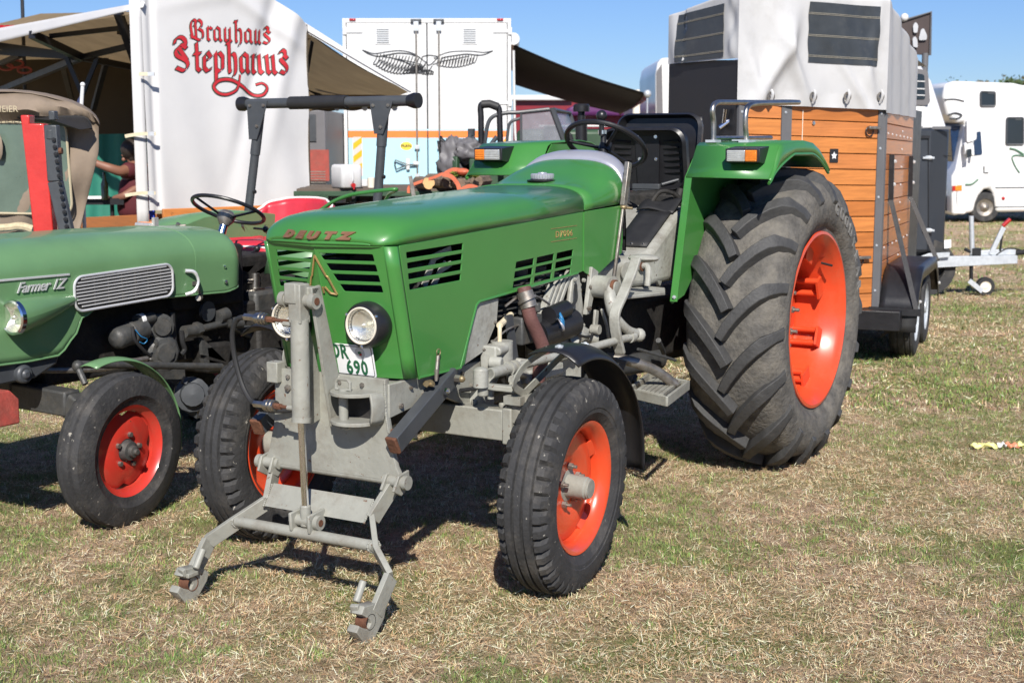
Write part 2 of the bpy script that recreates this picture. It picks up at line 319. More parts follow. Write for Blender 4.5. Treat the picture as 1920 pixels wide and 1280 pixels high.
# ------------------------------------------------------------------ ground
def ground():
    m = bpy.data.materials.new('dry_meadow'); m.use_nodes = True; t = m.node_tree; N = t.nodes.new; L = t.links.new; b = t.nodes['Principled BSDF']
    tc = N('ShaderNodeTexCoord'); b.inputs['Roughness'].default_value = .95; b.inputs['Specular IOR Level'].default_value = .15
    def noise(sc, det=8, ro=.65, src=None):
        n = N('ShaderNodeTexNoise'); n.inputs['Scale'].default_value = sc; n.inputs['Detail'].default_value = det; n.inputs['Roughness'].default_value = ro; L(src or tc.outputs['Object'], n.inputs['Vector']); return n.outputs['Fac']
    def mr(x, a, c, lo=0, hi=1):
        n = N('ShaderNodeMapRange'); n.inputs[1].default_value = a; n.inputs[2].default_value = c; n.inputs[3].default_value = lo; n.inputs[4].default_value = hi; L(x, n.inputs[0]); return n.outputs[0]
    def mix(f, a, c):
        n = N('ShaderNodeMix'); n.data_type = 'RGBA'; L(f, n.inputs[0])
        for i, x in ((6, a), (7, c)):
            if isinstance(x, tuple): n.inputs[i].default_value = x + (1,)
            else: L(x, n.inputs[i])
        return n.outputs[2]
    fine = mr(noise(90, 6, .8), .38, .62); mid = mr(noise(9, 8, .7), .4, .62); big = mr(noise(1.1, 6, .7), .44, .62)
    mp = N('ShaderNodeMapping'); mp.inputs['Scale'].default_value = (1, 6, 1); mp.inputs['Rotation'].default_value = (0, 0, .9); L(tc.outputs['Object'], mp.inputs[0])
    st = mr(noise(60, 5, .8, mp.outputs[0]), .4, .65)
    dry = mix(fine, (.34, .235, .145), (.80, .60, .40)); dry = mix(st, dry, (.78, .58, .41))
    earth = mix(fine, (.24, .15, .10), (.52, .36, .25)); dry = mix(mid, dry, earth)
    grn = mix(fine, (.16, .18, .06), (.36, .37, .15)); col = mix(big, dry, grn)
    L(col, b.inputs['Base Color'])
    bp = N('ShaderNodeBump'); bp.inputs['Strength'].default_value = .9; bp.inputs['Distance'].default_value = .03; L(noise(70, 8, .8), bp.inputs['Height']); L(bp.outputs[0], b.inputs['Normal'])
    MATS['dry_meadow'] = m
    g = MB()
    xs = [-400, -120, -40, -15, -6, 0, 6, 15, 40, 120, 400]
    vs = [kf(y, x) for y in [-40, -5, 3, 8, 14, 22, 35, 60, 110, 220, 500] for x in xs]
    g.add(vs, [(i * 11 + j, i * 11 + j + 1, (i + 1) * 11 + j + 1, (i + 1) * 11 + j) for i in range(10) for j in range(10)])
    o = g.build('ground', 'dry_meadow', None); kind(o, 'structure'); return o
ground()

def vnoise(x, y, seed):     # value noise, numpy
    r = np.random.default_rng(seed).random((256, 256)); xi = np.floor(x).astype(int); yi = np.floor(y).astype(int); fx = x - xi; fy = y - yi
    fx = fx * fx * (3 - 2 * fx); fy = fy * fy * (3 - 2 * fy); g = lambda a, b: r[a % 256, b % 256]
    return (g(xi, yi) * (1 - fx) + g(xi + 1, yi) * fx) * (1 - fy) + (g(xi, yi + 1) * (1 - fx) + g(xi + 1, yi + 1) * fx) * fy
def fbm(x, y, seed): return (vnoise(x, y, seed) * .5 + vnoise(x * 2.1, y * 2.1, seed + 1) * .28 + vnoise(x * 4.3, y * 4.3, seed + 2) * .22)

def grass():
    m = bpy.data.materials.new('grass_blades'); m.use_nodes = True; t = m.node_tree; b = t.nodes['Principled BSDF']
    a = t.nodes.new('ShaderNodeAttribute'); a.attribute_name = 'blade_colour'; t.links.new(a.outputs['Color'], b.inputs['Base Color'])
    b.inputs['Roughness'].default_value = .7; b.inputs['Specular IOR Level'].default_value = .25; tr = t.nodes.new('ShaderNodeBsdfTranslucent'); t.links.new(a.outputs['Color'], tr.inputs[0]); mx = t.nodes.new('ShaderNodeMixShader'); mx.inputs[0].default_value = .15
    t.links.new(b.outputs[0], mx.inputs[1]); t.links.new(tr.outputs[0], mx.inputs[2]); t.links.new(mx.outputs[0], t.nodes['Material Output'].inputs[0]); MATS['grass_blades'] = m
    FHn = np.array(FH)[:2]; RTn = np.array(RT)[:2]; G = np.array(GP)[:2]
    rng = np.random.default_rng(5)
    def batch(n, d0, d1, wmul, name):
        # density per area, weighted to the nearer ground
        d = d0 + (d1 - d0) * rng.random(n) ** 1.05; lat = (rng.random(n) - .5) * np.where(rng.random(n) < .78, 0.78 * d + .7, .8 * d + 6)
        P = G[None] + d[:, None] * FHn[None] + lat[:, None] * RTn[None]
        big = fbm(P[:, 0] * .85, P[:, 1] * .85, 11); mid = fbm(P[:, 0] * 5.5, P[:, 1] * 5.5, 21) * .6 + fbm(P[:, 0] * 15, P[:, 1] * 15, 31) * .4
        gsc = (big - .50) * 4.6 + (mid - .5) * 5.0 - .03
        isg = rng.random(n) < np.clip(.42 + gsc * 1.1, .10, .88)
        bare = (mid < .36) & (rng.random(n) < .75); keep = ~bare | isg
        P = P[keep]; isg = isg[keep]; d = d[keep]; n = len(P)
        flat = (~isg) & (rng.random(n) < .60)
        ln = np.where(isg, rng.uniform(.014, .04, n), rng.uniform(.014, .048, n)) * wmul ** .35
        ln = np.where(flat & (rng.random(n) < .06), ln * 2.0, ln); ln = np.where(isg & (rng.random(n) < .05), ln * 1.9, ln)
        wd_ = rng.uniform(.0009, .0026, n) * wmul
        az = np.where(rng.random(n) < .55, fbm(P[:, 0] * 7, P[:, 1] * 7, 51) * 18 + rng.normal(0, .55, n), rng.random(n) * 6.283); tilt = np.where(flat, rng.uniform(.02, .35, n), np.where(isg, rng.uniform(.5, 1.35, n), rng.uniform(.4, 1.2, n)))
        dx = np.cos(az); dy = np.sin(az); px = -dy; py = dx
        up = np.sin(tilt); ho = np.cos(tilt); bend = rng.uniform(.05, .5, n) * np.where(flat, .2, 1)
        z0 = np.where(flat, rng.uniform(.002, .022, n), 0)
        V = np.zeros((n, 5, 3)); B = np.stack([P[:, 0], P[:, 1], z0], 1)
        side = np.stack([px, py, rng.uniform(-.5, .5, n)], 1) * wd_[:, None]
        mid_ = B + np.stack([dx * ho, dy * ho, up], 1) * (ln * .55)[:, None]
        tip = mid_ + np.stack([dx * (ho + bend), dy * (ho + bend), up * (1 - bend * .9)], 1) * (ln * .45)[:, None]
        V[:, 0] = B - side; V[:, 1] = B + side; V[:, 2] = mid_ - side * .8; V[:, 3] = mid_ + side * .8; V[:, 4] = tip
        V[:, :, 2] = np.maximum(V[:, :, 2], .001)
        me = bpy.data.meshes.new(name); me.vertices.add(n * 5); me.vertices.foreach_set('co', V.reshape(-1).astype(np.float32))
        k = np.arange(n)[:, None] * 5; loops = np.concatenate([k + 0, k + 1, k + 3, k + 2, k + 2, k + 3, k + 4], 1).reshape(-1)
        me.loops.add(n * 7); me.loops.foreach_set('vertex_index', loops.astype(np.int32))
        st = (np.arange(n)[:, None] * 7 + np.array([[0, 4]])).reshape(-1); me.polygons.add(n * 2); me.polygons.foreach_set('loop_start', st.astype(np.int32)); 
        me.polygons.foreach_set('loop_total', np.tile([4, 3], n).astype(np.int32)); me.update(calc_edges=True); me.validate()
        r = rng.random((n, 1)); r2 = rng.random((n, 1))
        dry = np.array([[1.0, .76, .49]]) * (.35 + .95 * r) * (1 + (r2 - .5) * np.array([[.12, 0, -.25]]))
        dry2 = np.array([[.56, .36, .20]]) * (.35 + .9 * r)
        dry = np.where(rng.random((n, 1)) < .42, dry2, dry)
        gr = np.array([[.21, .285, .08]]) * (.30 + 1.25 * r) * (1 + (r2 - .5) * np.array([[.7, .1, .1]]))
        c = np.where(isg[:, None], gr, dry); c = np.clip(c, 0, .85)
        ca = np.ones((n, 5, 4), np.float32); ca[:, :, :3] = c[:, None, :]
        at_ = me.color_attributes.new('blade_colour', 'FLOAT_COLOR', 'POINT'); at_.data.foreach_set('color', ca.reshape(-1))
        me.materials.append(m); o = bpy.data.objects.new('grass', me); COL.objects.link(o); kind(o, 'stuff'); o['label'] = name
    batch(420000, 3.4, 8.2, .50, 'short dry grass with green tufts around the tractor wheels')
    batch(190000, 8.2, 16, 1.35, 'sun bleached grass between the tractors and the trailers')
    batch(70000, 16, 38, 2.8, 'pale far grass beneath the motorhome and the trucks')
grass()
# low trees on the skyline, far right
def tree(p, h, w, seed, label, m='leaf_green'):
    rr = random.Random(seed); t = thing('tree', label, 'tree', p, 0, 'trees on the far skyline')
    b = MB(); b.tube([(0, 0, 0), (.1, 0, h * .3), (0, .1, h * .6)], [.28, .2, .08], 7)
    for i in range(5):
        a = rr.random() * 6.28; b.tube([(0, 0, h * (.25 + .06 * i)), (math.cos(a) * w * .3, math.sin(a) * w * .3, h * (.5 + .07 * i))], [.1, .03], 5)
    b.build('trunk', 'tree_bark', t, False)
    f = MB(); cl = []
    for i in range(26):
        a = rr.random() * 6.28; q = rr.random() ** .5 * w * .42; z = h * (.42 + .5 * rr.random()); k = 1 - abs(z / h - .62) * 1.1
        cl.append((Vector((math.cos(a) * q * k, math.sin(a) * q * k, z)), w * rr.uniform(.09, .17)))
    for c, r in cl:
        for j in range(90):
            d = Vector((rr.gauss(0, 1), rr.gauss(0, 1), rr.gauss(0, .8))).normalized() * r * rr.uniform(.55, 1.1); p0 = c + d; s = rr.uniform(.10, .24)
            u = Vector((rr.gauss(0, 1), rr.gauss(0, 1), rr.gauss(0, 1))).normalized() * s; v = u.orthogonal().normalized() * s * .7
            f.add([p0 - u, p0 + v, p0 + u, p0 - v], [(0, 1, 2, 3)])
    kind(f.build('crown', m, t, False, fix=False), 'stuff')
for i, (u, v, d, w, mm, lb) in enumerate((
    (1895, 146, 115, 6.5, 'leaf_green', 'round green tree top showing above the motorhome roof, rightmost on the skyline'),
    (1845, 150, 125, 6, 'leaf_brown', 'brownish tree showing above the middle of the motorhome roof'),
    (1790, 146, 135, 7, 'leaf_green', 'low tree top just right of the big dark grey trailer'),
    (1935, 150, 118, 8, 'leaf_brown', 'brownish tree at the right edge of the skyline'))):
    tp = atd(u, v, d); tree((tp.x, tp.y, 0), tp.z, w, 40 + i, lb, mm)
# litter on the grass
lt = thing('plastic_litter', 'crumpled yellow, white and red plastic strip lying on the dry grass', 'litter', tuple(at(1875, 842, 'Z', 0)), YAW)
for x0, x1, m_, nm in ((-.16, -.02, 'litter_yellow', 'yellow_strip'), (-.02, .03, 'litter_white', 'white_strip'), (.03, .10, 'litter_red', 'red_strip'), (.09, .17, 'litter_yellow', 'yellow_strip')):
    b = MB(); b.grid(lambda a, c: Vector((x0 + (x1 - x0) * a, -.02 + .045 * c + .05 * (x0 + (x1 - x0) * a), .022 + .012 * math.sin(7 * c + 60 * (x0 + (x1 - x0) * a)) + .006 * math.cos(90 * a + 3 * c))), 8, 4); b.build(nm, m_, lt, False, solid=.0015)
# ------------------------------------------------------------------ wheels
def mirror_prof(h):  # half profile x>=0 from centre outward -> full, left to right
    return [(-x, r) for x, r in reversed(h)] + [p for p in h if p[0] > 0]
def front_tyre(w_, Rr, rim, notch=44):
    hw = w_ / 2
    h = [(.011, Rr), (.014, Rr - .012), (.021, Rr - .012), (.024, Rr), (.046, Rr - .002), (.049, Rr - .015), (.055, Rr - .015), (.058, Rr - .004), (.080, Rr - .014), (hw - .006, Rr - .036), (hw, Rr - .075), (hw, Rr - .10), (hw - .003, Rr - .103), (hw - .004, Rr - .118), (hw - .008, Rr - .122), (hw - .02, rim + .012), (hw - .026, rim + .008), (hw - .028, rim - .01)]
    p = mirror_prof([(.0001, Rr)] + h); nseg = notch * 4
    def fn(i, j, x, r):
        ax = abs(x)
        if notch and .057 < ax < hw - .001 and r > Rr - .05:
            ph = (i + (2 if x < 0 else 0)) % 4
            if ph == 0: return r - .020
        return r
    b = MB(); b.lathe(p, n=nseg if notch else 96, fn=fn); return b
def rib_tyre(w_, Rr, rim):     # three-rib smooth front tyre
    hw = w_ / 2
    h = [(.0001, Rr + .002), (.013, Rr), (.018, Rr - .010), (.027, Rr - .010), (.033, Rr - .002), (.056, Rr - .010), (.064, Rr - .03), (hw, Rr - .07), (hw + .002, Rr - .09), (hw - .004, rim + .022), (hw - .008, rim + .018), (hw - .012, rim + .008), (hw - .018, rim - .01)]
    b = MB(); b.lathe(mirror_prof(h), n=96); return b
def front_wheel(parent, loc, rz, cam_, side, label_inner=False):
    w = sub_empty('wheel', parent, loc, Euler((0, 0, rz)))
    w.rotation_mode = 'XYZ'; w.rotation_euler = (0, -cam_ * side * -1, rz + (math.pi if side < 0 else 0)) if False else (0, 0, rz + (math.pi if side < 0 else 0))
    tilt = Matrix.Rotation(cam_, 4, 'Y'); Rr, rim = .392, .236
    t = front_tyre(.198, Rr, rim).build('tyre', 'tyre_rubber', w, False, ang=28); t.data.transform(tilt)
    b = MB(); b.lathe([(.074, .229), (.077, .242), (.070, .243), (.064, .228), (.052, .212), (.03, .206), (-.03, .206), (-.052, .212), (-.064, .228), (-.072, .243), (-.075, .236), (-.066, .220), (-.05, .206), (-.03, .200), (.03, .200), (.052, .206), (.066, .220)], n=64, closed=True)
    b.lathe([(.014, .198), (.022, .180), (.026, .12), (.012, .095), (.010, .055), (.004, .055), (.006, .095), (.018, .12), (.016, .18), (.006, .198)], n=64, closed=True)
    for k in range(4):
        a = R(35 + 90 * k); b.beam((.012, .175 * math.cos(a), .175 * math.sin(a)), (.03, .204 * math.cos(a), .204 * math.sin(a)), .07, .012, up=(1, 0, 0))
    o = b.build('rim', 'orange_rim_paint', w, False, ang=40); o.data.transform(tilt)
    b = MB(); b.lathe([(-.07, .001), (-.07, .05), (-.01, .058), (.012, .058), (.014, .043), (.085, .041), (.09, .037), (.096, .037), (.098, .034), (.102, .034), (.104, .001)], n=28)
    o = b.build('hub', 'stone_grey_paint', w, False); o.data.transform(tilt)
    for k in range(5):
        a = R(20 + 72 * k); c = Vector((.012, .073 * math.cos(a), .073 * math.sin(a))); b = MB(); b.cyl(c, c + Vector((.016, 0, 0)), .0125, n=6); b.cyl(c + Vector((.016, 0, 0)), c + Vector((.032, 0, 0)), .0065, n=8)
        o = b.build('wheel_nut', 'dull_steel', w, False); o.data.transform(tilt)
    return w
def small_front_wheel(parent, loc, rz, cam_, side):
    w = sub_empty('wheel', parent, loc, (0, 0, rz + (math.pi if side < 0 else 0))); tilt = Matrix.Rotation(cam_, 4, 'Y')
    Rr, rim = .328, .206
    o = rib_tyre(.145, Rr, rim).build('tyre', 'tyre_rubber', w, False, ang=28); o.data.transform(tilt)
    b = MB(); b.lathe([(.055, .198), (.058, .211), (.051, .212), (.044, .196), (.03, .176), (-.03, .176), (-.05, .206), (-.055, .2), (-.036, .168), (.026, .168), (.04, .19)], n=64, closed=True)
    # dished disc with lobes leaving gaps to the rim
    b.lathe([(.030, .050), (.034, .085), (.024, .110), (.020, .150), (.010, .166), (.004, .166), (.014, .148), (.018, .108), (.026, .085), (.024, .05)], n=64, closed=True, fn=lambda i, j, x, r: r - (.020 * max(0, math.cos(4 * 2 * math.pi * i / 64)) ** 6 if r > .14 else 0))
    for k in range(4):
        a = R(45 + 90 * k); b.beam((.008, .150 * math.cos(a), .150 * math.sin(a)), (.014, .176 * math.cos(a), .176 * math.sin(a)), .10, .006, up=(1, 0, 0))
    o = b.build('rim', 'red_rim_paint', w, False, ang=40); o.data.transform(tilt)
    b = MB(); b.lathe([(-.05, .001), (-.05, .045), (.022, .048), (.03, .046), (.055, .040), (.058, .026), (.075, .024), (.078, .014), (.090, .012), (.09, .001)], n=24)
    o = b.build('hub', 'engine_grey', w, False); o.data.transform(tilt)
    for k in range(5):
        a = R(8 + 72 * k); c = Vector((.028, .068 * math.cos(a), .068 * math.sin(a))); b = MB(); b.cyl(c, c + Vector((.018, 0, 0)), .011, n=6)
        o = b.build('wheel_nut', 'dull_steel', w, False); o.data.transform(tilt)
    return w
def big_wheel(parent, loc, rz, side, rim_mat='orange_rim_paint', Rr=.752, hw=.235, rim=.425, lugs=18, lug_h=.052, letters=True, tyrem='worn_tyre_rubber'):
    w = sub_empty('wheel', parent, loc, (0, 0, rz + (math.pi if side < 0 else 0)))
    Rb = Rr - lug_h
    h = [(.0001, Rb), (.08, Rb - .003), (.15, Rb - .014), (.195, Rb - .034), (hw - .010, Rb - .075), (hw + .008, Rb - .125), (hw + .008, Rb - .17), (hw - .004, Rb - .22), (hw - .018, rim + .045), (hw - .022, rim + .038), (hw - .026, rim + .036), (hw - .03, rim + .012), (hw - .036, rim + .010), (hw - .04, rim - .012)]
    rr = random.Random(3)
    b = MB(); b.lathe(mirror_prof(h), n=126, fn=lambda i, j, x, r: r + .0025 * math.sin(i * 2 * math.pi * lugs / 126 + (0 if x > 0 else math.pi)) * (1 if abs(x) > .15 else 0))
    b.build('tyre', tyrem, w, False, ang=45)
    # chevron lugs; local -Y is the travel side, centre ends lead downward on the front of the wheel
    def surf(x):
        ax = abs(x); pts = [(0, Rb), (.08, Rb - .003), (.15, Rb - .014), (.195, Rb - .034), (hw - .010, Rb - .075), (hw + .008, Rb - .125)]
        for (a, ra), (c, rc) in zip(pts, pts[1:]):
            if ax <= c: return ra + (rc - ra) * (ax - a) / (c - a)
        return pts[-1][1]
    meshes = {}
    for sgn in (1, -1):
        sg = sgn * 1.0; b = MB(); path = [(-.014, -.02, 1.), (.02, .035, 1), (.06, .085, 1), (.105, .135, 1), (.15, .178, 1), (.192, .212, .98), (hw - .004, .238, .78), (hw + .006, .250, .35)]
        rings = []
        for k, (x, arc_, hh) in enumerate(path):
            x2, a2, _ = path[min(k + 1, len(path) - 1)]; x1, a1, _ = path[max(k - 1, 0)]
            tx, ta = x2 - x1, a2 - a1; l = math.hypot(tx, ta); nx, na = -ta / l, tx / l; top = .020 + .010 * (k / 7); bot = top + .009
            ring = []
            for off, lift in ((-bot, -.004), (-top, 1), (top, 1), (bot, -.004)):
                xx = x + nx * off; aa = arc_ + na * off
                if k >= 6: xx = x; aa = arc_ + off * .9
                r0 = surf(max(-.05, min(xx, hw + .008)) if k < 6 else x); rad = r0 + (lug_h * hh * (1 if abs(xx) < .12 else (1 - .10 * (abs(xx) - .12) / .12)) if lift == 1 else lift)
                if k < 6 and lift == 1: rad = min(rad, Rr - max(0, abs(xx) - .1) ** 2 * .9)
                bump = .006 * hh if k >= 6 and lift == 1 else 0
                X = (xx + (.012 if (k == 7 and lift == 1) else 0) + (.004 if k == 6 and lift == 1 else 0)) * sgn
                ring.append((X, rad, aa / Rb))
            rings.append(ring)
        vs = [Vector((X, -rad * math.cos(an), -rad * math.sin(-an))) for ring in rings for X, rad, an in ring]
        fs = [(0, 1, 2, 3), (28, 31, 30, 29)] + [(4 * k + j, 4 * k + j + 1, 4 * k + 5 + j, 4 * k + 4 + j) for k in range(7) for j in range(3)]
        b.add(vs, fs); o = b.build('tread_lug', 'lug_rubber', w, False, ang=30, bevel=.0035); meshes[sgn] = o
    for sgn in (1, -1):
        for k in range(lugs):
            a = 2 * math.pi * (k + (.5 if sgn < 0 else 0)) / lugs
            o = meshes[sgn] if k == 0 else meshes[sgn].copy()
            if k: COL.objects.link(o)
            o.rotation_euler = (a, 0, 0)
    b = MB()
    prof = [(hw - .034, rim - .012), (hw - .018, rim), (hw - .020, rim + .014), (hw - .028, rim + .016), (hw - .034, rim + .002), (hw - .05, rim - .018), (hw - .10, rim - .030), (hw - .12, rim - .044), (-.02, rim - .048), (-.10, rim - .040), (-hw + .04, rim), (-hw + .028, rim + .012), (-hw + .034, rim - .01), (-.10, rim - .052), (-.02, rim - .060), (hw - .125, rim - .056), (hw - .105, rim - .044), (hw - .055, rim - .032)]
    b.lathe(prof, n=72, closed=True)
    dx = -.035
    b.lathe([(dx + .05, .10), (dx + .05, .165), (dx + .04, .19), (dx + .005, .30), (dx, .355), (dx - .03, rim - .058), (dx - .045, rim - .058), (dx - .014, .35), (dx - .008, .295), (dx + .026, .185), (dx + .036, .165), (dx + .036, .10)], n=72, closed=True)
    for k in range(8):    # clamping lugs between rim and disc, in pairs
        a = R(22.5 + 45 * k); cy, cz = math.cos(a), math.sin(a); t_ = Vector((0, -cz, cy))
        for q in (-.035, .035):
            b.cyl(Vector((dx - .01, cy * .335, cz * .335)) + t_ * q, Vector((dx + .15, cy * .335, cz * .335)) + t_ * q, .016, n=10)
        b.beam((dx + .145, cy * .30, cz * .30), (dx + .145, cy * .372, cz * .375), .10, .012, up=(1, 0, 0))
    b.build('rim', rim_mat, w, False, ang=38)
    b = MB(); b.lathe([(-.25, .001), (-.25, .09), (0, .10), (dx + .04, .12), (dx + .055, .12), (dx + .058, .108), (dx + .065, .10), (dx + .07, .085), (dx + .072, .001)], n=36); b.build('hub', 'stone_grey_paint', w, False)
    for k in range(8):
        a = R(10 + 45 * k); c = Vector((dx + .048, .145 * math.cos(a), .145 * math.sin(a))); q = MB(); q.cyl(c, c + Vector((.022, 0, 0)), .018, n=6); q.cyl(c + Vector((.022, 0, 0)), c + Vector((.05, 0, 0)), .010, n=8); q.build('wheel_nut', 'dull_steel', w, False)
    b = MB(); b.cyl((hw - .10, (rim - .06) * math.cos(.8), (rim - .06) * math.sin(.8)), (hw - .04, (rim - .075) * math.cos(.8), (rim - .075) * math.sin(.8)), .006, n=8); b.build('valve', 'black_rubber', w, False)
    if letters:
        word = 'GOODYEAR'; rl = .56
        for rep in range(1):
            for i, ch in enumerate(word):
                me = text_mesh(ch, .082, .0045, bold=.003); me.transform(Matrix.Diagonal((.95, 1, 1, 1)))
                # on the outboard sidewall reading clockwise seen from outside
                th = R(-46 + 180 * rep) - (i - 3.5) * .155
                # position angle measured from +Z toward +Y(rear) ; letters upright outward
                ang = math.pi / 2 + th - R(0)
                up_ = Vector((0, math.cos(ang), math.sin(ang))); right_ = Vector((1, 0, 0)).cross(up_) * -1
                right_ = up_.cross(Vector((1, 0, 0)))
                me.transform(frame(up_ * rl + Vector((hw + .0075, 0, 0)), right_, up_)); link('sidewall_letter', me, 'sidewall_mark', w, 30)
    return w
# ------------------------------------------------------------------ the big green tractor (own frame = world frame, front axle at y = .07)
D = thing('tractor', 'dark green tractor with orange wheels and a grey front linkage, in the middle', 'tractor', (0, 0, 0))
def yf(z): return -.425 + (1.262 - z) * .235          # front sheet leans back towards its foot
Zt, Zb = 1.258, .792
VN = .054      # the nose is pointed in plan: its middle stands this much further forward
def vee(x): return VN * max(0, 1 - abs(x) / .253)
def front_sheet():
    zs = [1.232, 1.196, 1.160, 1.124]; f = lambda zz: (1.232 - zz) / .14
    for s in (1, -1):
        loops = [[(0, Zb), (.2535, Zb), (.2535, Zt), (0, Zt)]]
        for z in zs:
            z1 = z - .027; l = lambda zz: .012 + .074 * f(zz); r = lambda zz: .212 + .018 * f(zz)
            loops.append(rpoly([(l(z), z), (r(z), z), (r(z1), z1), (l(z1), z1)], .006))
        o = plate('front_grille_sheet', [[(x * s, y) for x, y in lp] for lp in loops], (0, 0, 0), (1, 0, 0), (0, 0, 1), .005, 'green_paint', D, .0015)
        for v in o.data.vertices: v.co.y += yf(v.co.z) - vee(v.co.x)
    b = MB(); b.tube([(0, yf(z) - VN + .002, z) for z in (Zb, Zt)], .0055, 10); b.build('nose_ridge', 'green_paint', D)
front_sheet()
def side_sheet(s):
    x = .2865 * s
    P = [(-.382, Zt), (-.272, Zb), (-.006, Zb - .002), (.02, .80), (.095, 1.0), (.112, 1.02), (.90, 1.066), (.945, 1.072), (.945, 1.318)]
    loops = [rpoly(P, .006)]
    for i in range(4):
        z = 1.236 - i * .0365; z1 = z - .026; l = lambda zz: -.345 + (1.24 - zz) * .14; r = lambda zz: .018 - (1.24 - zz) * .14
        loops.append(rpoly([(l(z), z), (r(z), z + .010), (r(z1), z1 + .009), (l(z1), z1 + .002)], .005))
    for i in range(3):
        for j in range(3):
            y0 = .392 + j * .163; y1 = y0 + .143; z0 = 1.150 + j * .0065 - i * .037; z1 = z0 - .029; sk = -.010 * i
            loops.append(rpoly([(y0 + sk, z0), (y1 + sk, z0 + .006), (y1 + sk - .007, z1 + .005), (y0 + sk - .007, z1)], .004))
    plate('bonnet_side_panel', loops, (x, 0, 0), (0, 1, 0), (0, 0, 1), .005, 'green_paint', D, .0018)
    # rolled edge along the foot of the sheet
    b = MB(); pts = [(x, -.27, Zb), (x, -.006, Zb - .002), (x, .104, 1.01), (x, .125, 1.021), (x, .90, 1.066)]
    b.tube(pts, .0065, 6); b.build('panel_edge', 'green_paint', D)
for s in (1, -1):
    side_sheet(s)
    b = MB(); b.grid(lambda u, w: Vector(((.253 + .0335 * math.sin(u * math.pi / 2)) * s, yf(Zb + (Zt - Zb) * w) + .036 * (1 - math.cos(u * math.pi / 2)) - .002, Zb + (Zt - Zb) * w)), 8, 6)
    b.build('corner_post', 'green_paint', D, solid=.004)
    # rear cowl side
    P = [(.955, 1.318), (.955, 1.066), (1.03, 1.04), (1.075, 1.045), (1.20, 1.092), (1.30, 1.12), (1.315, 1.17), (1.305, 1.33)]
    plate('cowl_side_panel', [rpoly(P, .01)], (.288 * s, 0, 0), (0, 1, 0), (0, 0, 1), .006, 'green_paint', D, .002)
    b = MB(); b.grid(lambda u, w: Vector((s * (.288 - .05 * (1 - math.cos(u * 1.5))), 1.302 + .05 * math.sin(u * 1.5), 1.12 + (1.33 - 1.12) * w)), 6, 4); b.build('cowl_rear_edge', 'green_paint', D, solid=.004)
# bonnet top: lofted cap
ST = [(-.437, .215, .010), (-.432, .245, .026), (-.420, .262, .044), (-.402, .276, .060), (-.375, .284, .074), (-.335, .289, .084), (-.26, .290, .090), (.1, .290, .092), (.5, .290, .093), (.945, .290, .092)]
def zs(y): return 1.262 + .0455 * (y + .42)
def sect(y, w, h, z0, n=17, e=4.6):
    out = []
    for i in range(n):
        a = math.pi * (i / (n - 1) - .5); sn, cs = math.sin(a), math.cos(a)
        x = w * math.copysign(abs(sn) ** (2 / e), sn); z = z0 + h * abs(cs) ** (2 / 3.4) + .008 * (1 - (x / w) ** 2) * min(1, h / .08)
        out.append(Vector((x, y, z)))
    return out
def loft(rows, close=None):
    b = MB(); n = len(rows[0]); vs = sum(rows, [])
    b.add(vs, [(i * n + j, i * n + j + 1, (i + 1) * n + j + 1, (i + 1) * n + j) for i in range(len(rows) - 1) for j in range(n - 1)]); return b
def nose(p): t = max(0, min(1, (-.08 - p.y) / .34)); return Vector((p.x, p.y - vee(p.x) * t * t * (3 - 2 * t), p.z))
rows = []
for y, w, h in ST: rows.append([nose(p) for p in sect(y, w, h, zs(y), 33)])
cap = loft(rows); k = len(cap.v); f0 = rows[0]
cap.add(f0 + [Vector((p.x, p.y, zs(-.42) - .001)) for p in f0], [(i, i + 1, len(f0) + i + 1, len(f0) + i) for i in range(len(f0) - 1)])
o = cap.build('bonnet_top', 'green_paint', D, ang=50, solid=.004)
# lip below the seam
b = MB(); lip = [Vector((-.290, .945, 0))] + [Vector((-w, y, 0)) for y, w, h in reversed(ST)] + [Vector((x_, -.437, 0)) for x_ in (-.16, -.10, -.05, -.02, 0, .02, .05, .10, .16)] + [Vector((w, y, 0)) for y, w, h in ST]; lip = [nose(p) for p in lip]
vs = []
for p in lip: z = zs(p.y); vs += [Vector((p.x, p.y, z + .003)), Vector((p.x * .985, p.y + .002, z - .006))]
b.add(vs, [(2 * i, 2 * i + 1, 2 * i + 3, 2 * i + 2) for i in range(len(lip) - 1)]); b.build('bonnet_lip', 'green_paint', D)
b = MB(); vs = []
for p in lip: z = zs(p.y); vs += [Vector((p.x * .94, p.y + (.03 if p.y < -.2 else 0), z + .004)), Vector((p.x * .94, p.y + (.03 if p.y < -.2 else 0), z - .02))]
b.add(vs, [(2 * i, 2 * i + 1, 2 * i + 3, 2 * i + 2) for i in range(len(lip) - 1)]); b.build('bonnet_gap_shade', 'black_rubber', D)  # black strip paints the shadow line of the gap below the lip
# cowl / tank hump
CW = [(.95, .290, .092, 0), (1.04, .290, .093, 0), (1.11, .289, .104, .1), (1.18, .288, .127, .3), (1.24, .287, .150, .6), (1.29, .283, .166, .9), (1.335, .277, .178, 1), (1.345, .276, .180, 1)]
rows = [sect(y, w, h, zs(y), 29, 4.6 - 1.6 * q) for y, w, h, q in CW]; loft(rows).build('tank_cowl', 'green_paint', D, ang=60, solid=.004)
rows = [sect(y, w, h, zs(1.34) - dz, 29, 3.0) for y, w, h, dz in ((1.346, .278, .181, 0), (1.37, .276, .202, 0), (1.40, .272, .216, .0), (1.435, .262, .222, .0), (1.445, .255, .215, .0))]
loft(rows).build('cowl_band', 'silver_trim', D, ang=60, solid=.004)
rows = [sect(y, w, h, 1.12, 29, 3.0) for y, w, h in ((1.43, .252, .43), (1.46, .235, .40), (1.47, .10, .2), (1.47, .01, .02))]
